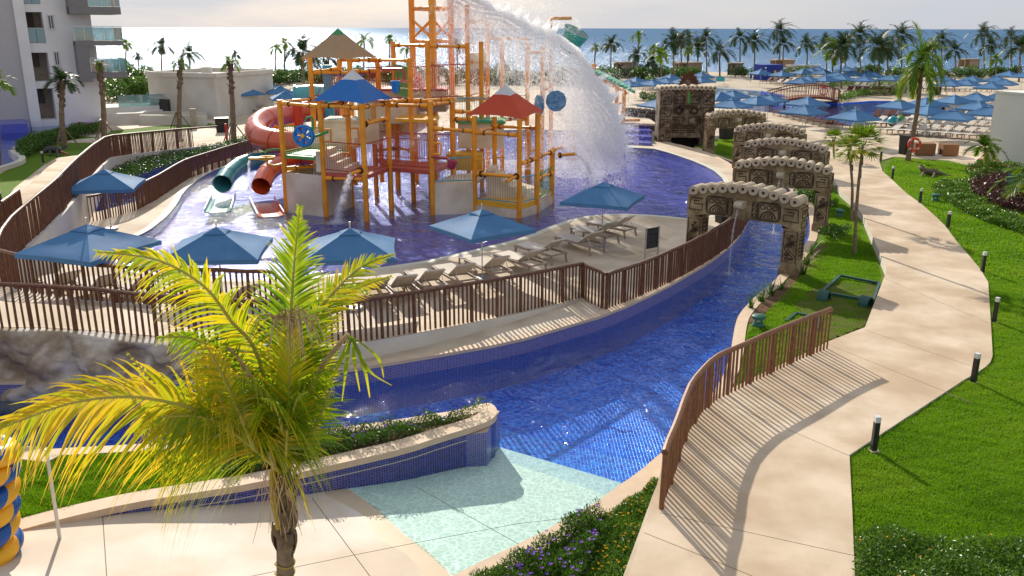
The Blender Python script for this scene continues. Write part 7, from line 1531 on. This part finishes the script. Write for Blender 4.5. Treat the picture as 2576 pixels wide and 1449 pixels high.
for x, y, s in sh:
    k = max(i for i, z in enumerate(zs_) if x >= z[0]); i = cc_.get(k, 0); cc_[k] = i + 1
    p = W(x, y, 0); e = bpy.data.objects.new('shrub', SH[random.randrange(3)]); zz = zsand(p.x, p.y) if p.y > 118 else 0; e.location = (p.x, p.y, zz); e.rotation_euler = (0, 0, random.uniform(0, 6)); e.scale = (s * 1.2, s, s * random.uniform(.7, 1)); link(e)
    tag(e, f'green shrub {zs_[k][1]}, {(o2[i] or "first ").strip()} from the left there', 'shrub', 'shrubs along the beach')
for x, y, s, l in ((2030, 508, .5, 'leafy bush between the second and third arch on the far bank'), (2092, 600, .38, 'small bright bush at the foot of the second arch pillar'), (2115, 590, .35, 'small bright bush right of the second arch pillar'), (2090, 520, .3, 'small yellow green bush beside the path wall'), (1660, 232, 1.6, 'broad green bush behind the rough stone wall'), (1640, 262, 1.1, 'low spiky bush left of the carved facade'), (20, 305, 1.3, 'dark bush growing in the purple planter box'), (60, 303, 1.1, 'dark bush at the right end of the purple planter box')):
    p = W(x, y, -.3 if x > 2000 else 0); e = bpy.data.objects.new('shrub', SH[0]); e.location = p + Vector((0, 0, .5 if x < 100 else 0)); e.scale = (s, s, s); link(e); tag(e, l, 'shrub', 'bushes near the pools')
def spiky_mesh(seed, n=26, L_=.62):
    st = random.getstate(); random.seed(seed); V = []; F = []; A = []
    for i in range(n):
        a = random.uniform(0, 6.28); el = random.uniform(.6, 1.45); ln = L_ * random.uniform(.6, 1.15); d = Vector((math.cos(a) * math.cos(el), math.sin(a) * math.cos(el), math.sin(el))); s = Vector((-math.sin(a), math.cos(a), 0)) * .018; p = Vector((random.uniform(-.06, .06), random.uniform(-.06, .06), 0)); n0 = len(V)
        for k in range(4): V += [p - s * (1 - k / 3.2), p + s * (1 - k / 3.2)]; A += [min(.95, .25 + .5 * random.random())] * 2; p = p + d * ln / 3; d = (d + Vector((math.cos(a) * .12, math.sin(a) * .12, -.22))).normalized()
        F += [(n0 + 2 * k, n0 + 2 * k + 1, n0 + 2 * k + 3, n0 + 2 * k + 2) for k in range(3)]
    random.setstate(st); o = npmesh('blades', V, F, shrubm, att=A); me = o.data; bpy.data.objects.remove(o); return me
SPK = [spiky_mesh(1), spiky_mesh(2)]
for i, (x, y, s, l) in enumerate(((1888, 775, 1.1, 'spiky strap leaved plant overhanging the river kerb, nearest'), (1915, 758, 1.25, 'spiky strap leaved plant second along the river kerb'), (1940, 742, 1.15, 'spiky strap leaved plant left of the nearest right pillar'), (1965, 728, .9, 'short strap leaved plant in front of the nearest right pillar'), (2022, 690, 1.1, 'strap leaved plant right of the nearest pillar'), (2030, 665, 1.2, 'taller strap leaved plant behind the nearest right pillar'), (2040, 640, 1.0, 'strap leaved plant between the first two right pillars'), (2012, 520, 1.2, 'strap leaved plant under the second arch lintel'), (2030, 505, 1.3, 'strap leaved plant beyond the second arch'))):
    o = bpy.data.objects.new('strap_leaf_plant', SPK[i % 2]); o.location = W(x, y, -.28); o.scale = (s, s, s); o.rotation_euler = (0, 0, i); link(o); tag(o, l, 'plant', 'strap leaved plants along the river')
# soil strip under those plants and sandy patch on the right
mb = MB(); sp_ = smooth_line([W(x, y, -.3) for x, y in ((1880, 812), (1900, 785), (1945, 755), (2000, 722), (2030, 680), (2055, 640), (2110, 610))], 1); strip(mb, sp_, -.25, .35, -.35, -.285); mb.build('soil_strip', soil, kind='structure')
mb = MB(); q = P4((2220, 660), (2260, 640), (2450, 605), (2700, 600), (2700, 720), (2500, 720), (2330, 690)); mb.add([Vector((p.x, p.y, -.04)) for p in q], [tuple(range(len(q)))]); mb.build('sandy_patch', concrete, kind='structure')
e = empty('blue_bench', W(2560, 480, 0), .3, 'blue wooden bench cut by the right picture edge', 'bench'); bm_ = mat('bench_blue', (.02, .09, .16), .5, .4)
for nm, a, b in (('seat', (-.5, -.25, .4), (.6, .25, .46)), ('backrest', (-.5, .22, .5), (.6, .28, .85)), ('leg', (-.48, -.22, 0), (-.42, .25, .4)), ('leg', (.5, -.22, 0), (.56, .25, .4)), ('rail', (-.42, -.2, .08), (.5, -.15, .13))): mb = MB(); mb.box(a, b); mb.build(nm, bm_, e)
# rough stone wall and purple steps beside the facade
def rough_wall():
    a, b = W(1568, 322, 0), W(1652, 330, 0); L_ = (b - a).length; root = empty('boulder_wall', a, 0, 'rough dark boulder wall between the green roof posts and the facade', 'stone wall'); st = random.getstate(); random.seed(5)
    protos = []
    for k in range(4):
        mb = MB(); v = []; n, m_ = 8, 5
        mb.lathe((0, 0, 0), [(.001, -.5), (.38, -.36), (.5, -.05), (.42, .3), (.2, .46), (.001, .5)], 7)
        for p in mb.v: p *= 1 + .25 * mnoise.noise(p * 2.3 + Vector((k * 7, 0, 0)))
        o = mb.build('boulder', mat('boulder', (.16, .145, .13), .8, .3, c2=(.05, .045, .04), vscale=4, bump=.8, bscale=14)); protos.append(o.data); bpy.data.objects.remove(o)
    for row in range(6):
        for i in range(17):
            t = (i + .5 * (row % 2)) / 17; p = a.lerp(b, min(1, t)); o = bpy.data.objects.new('boulder', random.choice(protos)); o.location = p - a + Vector((random.uniform(-.05, .05), random.uniform(-.1, .1), .15 + row * .27)); s = random.uniform(.26, .40); o.scale = (s * 1.2, s, s); o.rotation_euler = (random.random() * 3, random.random(), random.random() * 6); link(o, root)
    mb = MB(a); mb.bar(a + Vector((0, .35, .7)), b + Vector((0, .35, .7)), .4, 1.5); mb.build('core', mat('boulder', (1, 1, 1)), root); random.setstate(st)
rough_wall()
r = empty('pool_steps', W(1572, 372, 0), 0, 'purple tiled steps leading from the pool up to a pale platform', 'steps')
for i in range(5):
    x0, x1 = 1562, 1640; p, q = W(x0, 373 - i * 7.5, -.05), W(x1, 376 - i * 7.5, -.05); p.z = q.z = 0; mb = MB(r.location); mb.prism([(v.x, v.y) for v in (p, q, q + Vector((0, 5 - i, 0)), p + Vector((0, 5 - i, 0)))], -.3 + (.24 * i if i else 0), -.06 + .24 * i); mb.build('step', tilepurple, r)
mb = MB(r.location); p, q = W(1558, 342, 0), W(1652, 346, 0); mb.prism([(v.x, v.y) for v in (p, q, q + Vector((0, 8, 0)), p + Vector((0, 8, 0)))], .85, 1.0); mb.build('platform', concrete, r)
# ================================================================== falling water
spray = mat('spray', (.93, .935, .95), .5, .3, var=.01, transl=.62)
def _sp():
    t = spray.node_tree; l = t.links.new; o = t.nodes['Material Output']; src = o.inputs[0].links[0].from_socket; m = t.nodes.new('ShaderNodeMixShader'); m.inputs[0].default_value = .25; tr = t.nodes.new('ShaderNodeBsdfTransparent'); l(src, m.inputs[1]); l(tr.outputs[0], m.inputs[2]); l(m.outputs[0], o.inputs[0])
_sp()
foamm = mat('foam', (.80, .82, .86), .6, .3, var=.03, transl=.3)
def npAT(px, py, dist):
    u = (px - CXP) / FPX; v = (py - CYP) / FPX; f = np.array(fwd)[None] + np.array(rt)[None] * u[:, None] - np.array(upv)[None] * v[:, None]; t = dist / f[:, 1]; P = f * t[:, None]; P[:, 2] += CAMH; return P
def drops(C, size):
    n = len(C); a = rng.normal(size=(n, 3, 3)); a -= a.mean(axis=1, keepdims=True); a /= np.linalg.norm(a, axis=2)[..., None]; s = (np.asarray(size) * np.ones(n))[:, None, None]; V = C[:, None, :] + a * s * .6
    return V.reshape(-1, 3), np.arange(n * 3).reshape(n, 3)
def big_splash():
    rd = np.array([(1120, -40), (1165, -25), (1205, -6), (1255, 22), (1313, 50), (1370, 72), (1414, 92), (1454, 121), (1485, 163), (1508, 208), (1533, 252), (1553, 300), (1563, 345), (1560, 385), (1548, 408)], float)
    seg = np.r_[0, np.cumsum(np.hypot(*np.diff(rd, axis=0).T))]
    def ridge(t): s = t * seg[-1]; return np.interp(s, seg, rd[:, 0]), np.interp(s, seg, rd[:, 1])
    out = []; sz = []
    n = 260000; t = rng.uniform(0, 1, n); x, y = ridge(t); x2, y2 = ridge(np.clip(t + .01, 0, 1)); x1, y1 = ridge(np.clip(t - .01, 0, 1)); tx, ty = x2 - x1, y2 - y1; l = np.hypot(tx, ty) + 1e-6; nx_, ny = -ty / l, tx / l    # normal pointing down-left (inside)
    wob = 5 * np.sin(t * 40) + 4 * np.sin(t * 97 + 1) + 3 * np.sin(t * 230) + 3 * np.sin(t * 510 + 2); off = rng.exponential(17 + 22 * t, n) - np.abs(rng.normal(0, 4 + 7 * t)) * (1 + np.sin(t * 160) * .7) + wob * .8; off = off * np.where((off > 12) & (np.sin(off * .5 + t * 60 + np.sin(t * 33) * 3) > .2), np.nan, 1); _k = ~np.isnan(off) & ~((x > 1398) & (x < 1500) & (off < -1)); x, y, nx_, ny, off, t = x[_k], y[_k], nx_[_k], ny[_k], off[_k], t[_k]; n = len(x)
    out.append(npAT(x + nx_ * off, y + ny * off, 45.2 + rng.normal(0, .5 + .5 * t, n) + off * .01)); sz.append(rng.uniform(.03, .055, n))
    # streaky curtain under the crest
    n = 330000; x = rng.uniform(1065, 1560, n); ry = np.interp(x, rd[:12, 0], rd[:12, 1]); u = rng.uniform(0, 1, n) ** 1.15; bot = 430 - 18 * np.sin((x - 1065) / 80); y = ry + (bot - ry) * u
    ns = np.sin(x * .13 + np.sin(y * .045) * 2.6) * .5 + np.sin(x * .31 + y * .06 + np.sin(y * .11) * 1.7) * .3 + np.sin((x + y * .6) * .045) * .4
    right = np.clip((x - 1330) / 170, 0, 1) * np.clip((y - 110) / 120, 0, 1); mid = np.exp(-((x - 1290) / 150) ** 2) * np.exp(-((y - 150) / 120) ** 2); low = np.clip((y - 260) / 120, 0, 1) * np.clip((x - 1120) / 120, 0, 1) * .30
    low *= np.where((x > 1165) & (x < 1375) & (y > 215), .10, 1); p = .03 + .75 * right * (.55 + .75 * np.clip(ns + .3, 0, 1)) + .16 * mid + low * .7 + .16 * np.clip(ns, 0, 1); p *= np.clip((x - 1050) / 60, 0, 1); k = rng.uniform(0, 1, n) < p; x, y = x[k], y[k]
    out.append(npAT(x, y, 45.6 + rng.normal(0, 1.2, len(x)))); sz.append(rng.uniform(.018, .042, len(x)))
    # filaments: curved strings of drops
    for i in range(1500):
        t0 = rng.uniform(.0, .85); x0, y0 = ridge(t0); y0 = y0 + rng.exponential(70); m_ = rng.integers(50, 170); s = np.linspace(0, 1, m_); dx = rng.uniform(-70, 60); dy = rng.uniform(30, 150); x = x0 + dx * s + rng.uniform(2, 9) * np.sin(s * rng.uniform(5, 12) + i); y = y0 + dy * s ** 1.4
        out.append(npAT(x + rng.normal(0, .7, m_), y + rng.normal(0, .7, m_), 45 + rng.normal(0, .05, m_) + rng.uniform(-1, 1))); sz.append(np.full(m_, .035))
    # thrown clusters left of the tower and loose drops above the crest
    for cx, cy, sx, sy, n in ((1075, 200, 22, 38, 9000), (1095, 250, 40, 45, 9000), (1060, 335, 30, 40, 7000), (1140, 60, 25, 60, 6000), (1290, 18, 70, 22, 3500), (1370, 72, 40, 14, 3000), (1480, 310, 48, 60, 60000), (1520, 370, 28, 35, 22000), (1430, 380, 60, 40, 22000), (1300, 400, 90, 25, 9000)):
        x = rng.normal(cx, sx, n); y = np.minimum(rng.normal(cy, sy, n), 425); out.append(npAT(x, y, 45 + rng.normal(0, .9, n))); sz.append(rng.uniform(.02, .045, n))
    C = np.concatenate(out); S = np.concatenate(sz); k = C[:, 2] > -.03; V, F = drops(C[k], S[k]); o = npmesh('water_splash', V, F, spray); tag(o, 'huge white curtain of falling water thrown from the tipping bucket', 'splash', kind='stuff')
    # foam on the pool below
    n = 26000; x = rng.uniform(1120, 1520, n); y = 405 + rng.exponential(14, n) + 25 * (rng.uniform(0, 1, n) < .2); C = npAT(x, y, 45 + 0 * x); P = np.array([[*W(a, b, ZK)] for a, b in zip(x, y)]); P[:, 2] += np.abs(rng.normal(0, .05, n)); V, F = drops(P, .05); tag(npmesh('pool_foam', V, F, foamm), 'white foam and splashes on the pool under the water curtain', 'foam', kind='stuff')
big_splash()
def jet(pts, n, w0, w1, label, foam=True, size=.02):
    P = np.array([[*p] for p in bezier(pts, 24)]); t = rng.uniform(0, 1, n) ** .85; s = t * (len(P) - 1); i = np.minimum(s.astype(int), len(P) - 2); f = (s - i)[:, None]; C = P[i] * (1 - f) + P[i + 1] * f
    C += rng.normal(size=(n, 3)) * (w0 + (w1 - w0) * t)[:, None] * (.6 + .4 * np.sin(t * 60))[:, None]
    if foam: m_ = n // 3; b = P[-1]; a = rng.uniform(0, 6.283, m_); r_ = np.abs(rng.normal(0, .28, m_)); C = np.concatenate([C, np.stack([b[0] + r_ * np.cos(a), b[1] + r_ * np.sin(a), b[2] + np.abs(rng.normal(0, .06, m_))], 1)])
    V, F = drops(C, size); tag(npmesh('water_jet', V, F, spray), label, 'water jet', kind='stuff')
jet([AT(882, 438, 35), AT(872, 470, 34.8), AT(855, 520, 34.6), W(848, 562, ZK)], 5000, .05, .14, 'thick water jet pouring from the cannon under the blue roof', size=.035)
jet([AT(1446, 387, 40.6), AT(1470, 405, 40.5), AT(1488, 440, 40.4), W(1500, 478, ZK)], 4000, .04, .2, 'arched water jet to the right of the red roofed tower', size=.035)
jet([AT(627, 405, 37), AT(626, 430, 37), W(625, 480, ZK)], 1500, .03, .05, 'thin water stream falling from the yellow tray', size=.03)
for k, lab in ((0, 'water stream falling from the spout of the nearest arch'), (1, 'water stream falling from the spout of the second arch')):
    a = arch_objs[k]; M = Matrix.Translation(a.location) @ a.rotation_euler.to_matrix().to_4x4(); p = M @ Vector((0, -.72, 1.70)); q = M @ Vector((0, -1.05, -.54)); m = M @ Vector((0, -.98, .9)); jet([p, m, q], 2600, .012, .035, lab, size=.016 if k == 0 else .02)
for i, x in enumerate((600, 612, 1580, 1590)): pass
for i in range(6): jet([AT(1580 + i * 5, 304, 53.6), AT(1580 + i * 5, 330, 53.6), W(1580 + i * 5, 372, ZK)], 300, .02, .04, f'thin dripping stream under the horizontal pipe, {ordw[i]} from the left', size=.035)
jet([AT(1439, 47, 49.3), AT(1452, 55, 49.2), AT(1458, 75, 49.1)], 900, .04, .07, 'water pouring from the ochre pipe into the teal bucket', foam=False, size=.03)
for i in range(9): jet([AT(790 + i * 7, 402, 37.6), AT(790 + i * 7, 425, 37.5), AT(790 + i * 7, 440, 37.5)], 220, .015, .03, f'dripping water under the green deck, {ordw[i]} from the left', foam=False, size=.025)
jet([AT(1010, 405, 38), AT(1060, 330, 38), AT(1090, 345, 38)], 2500, .25, .4, 'spray fountain arching above the red deck', foam=False, size=.02)
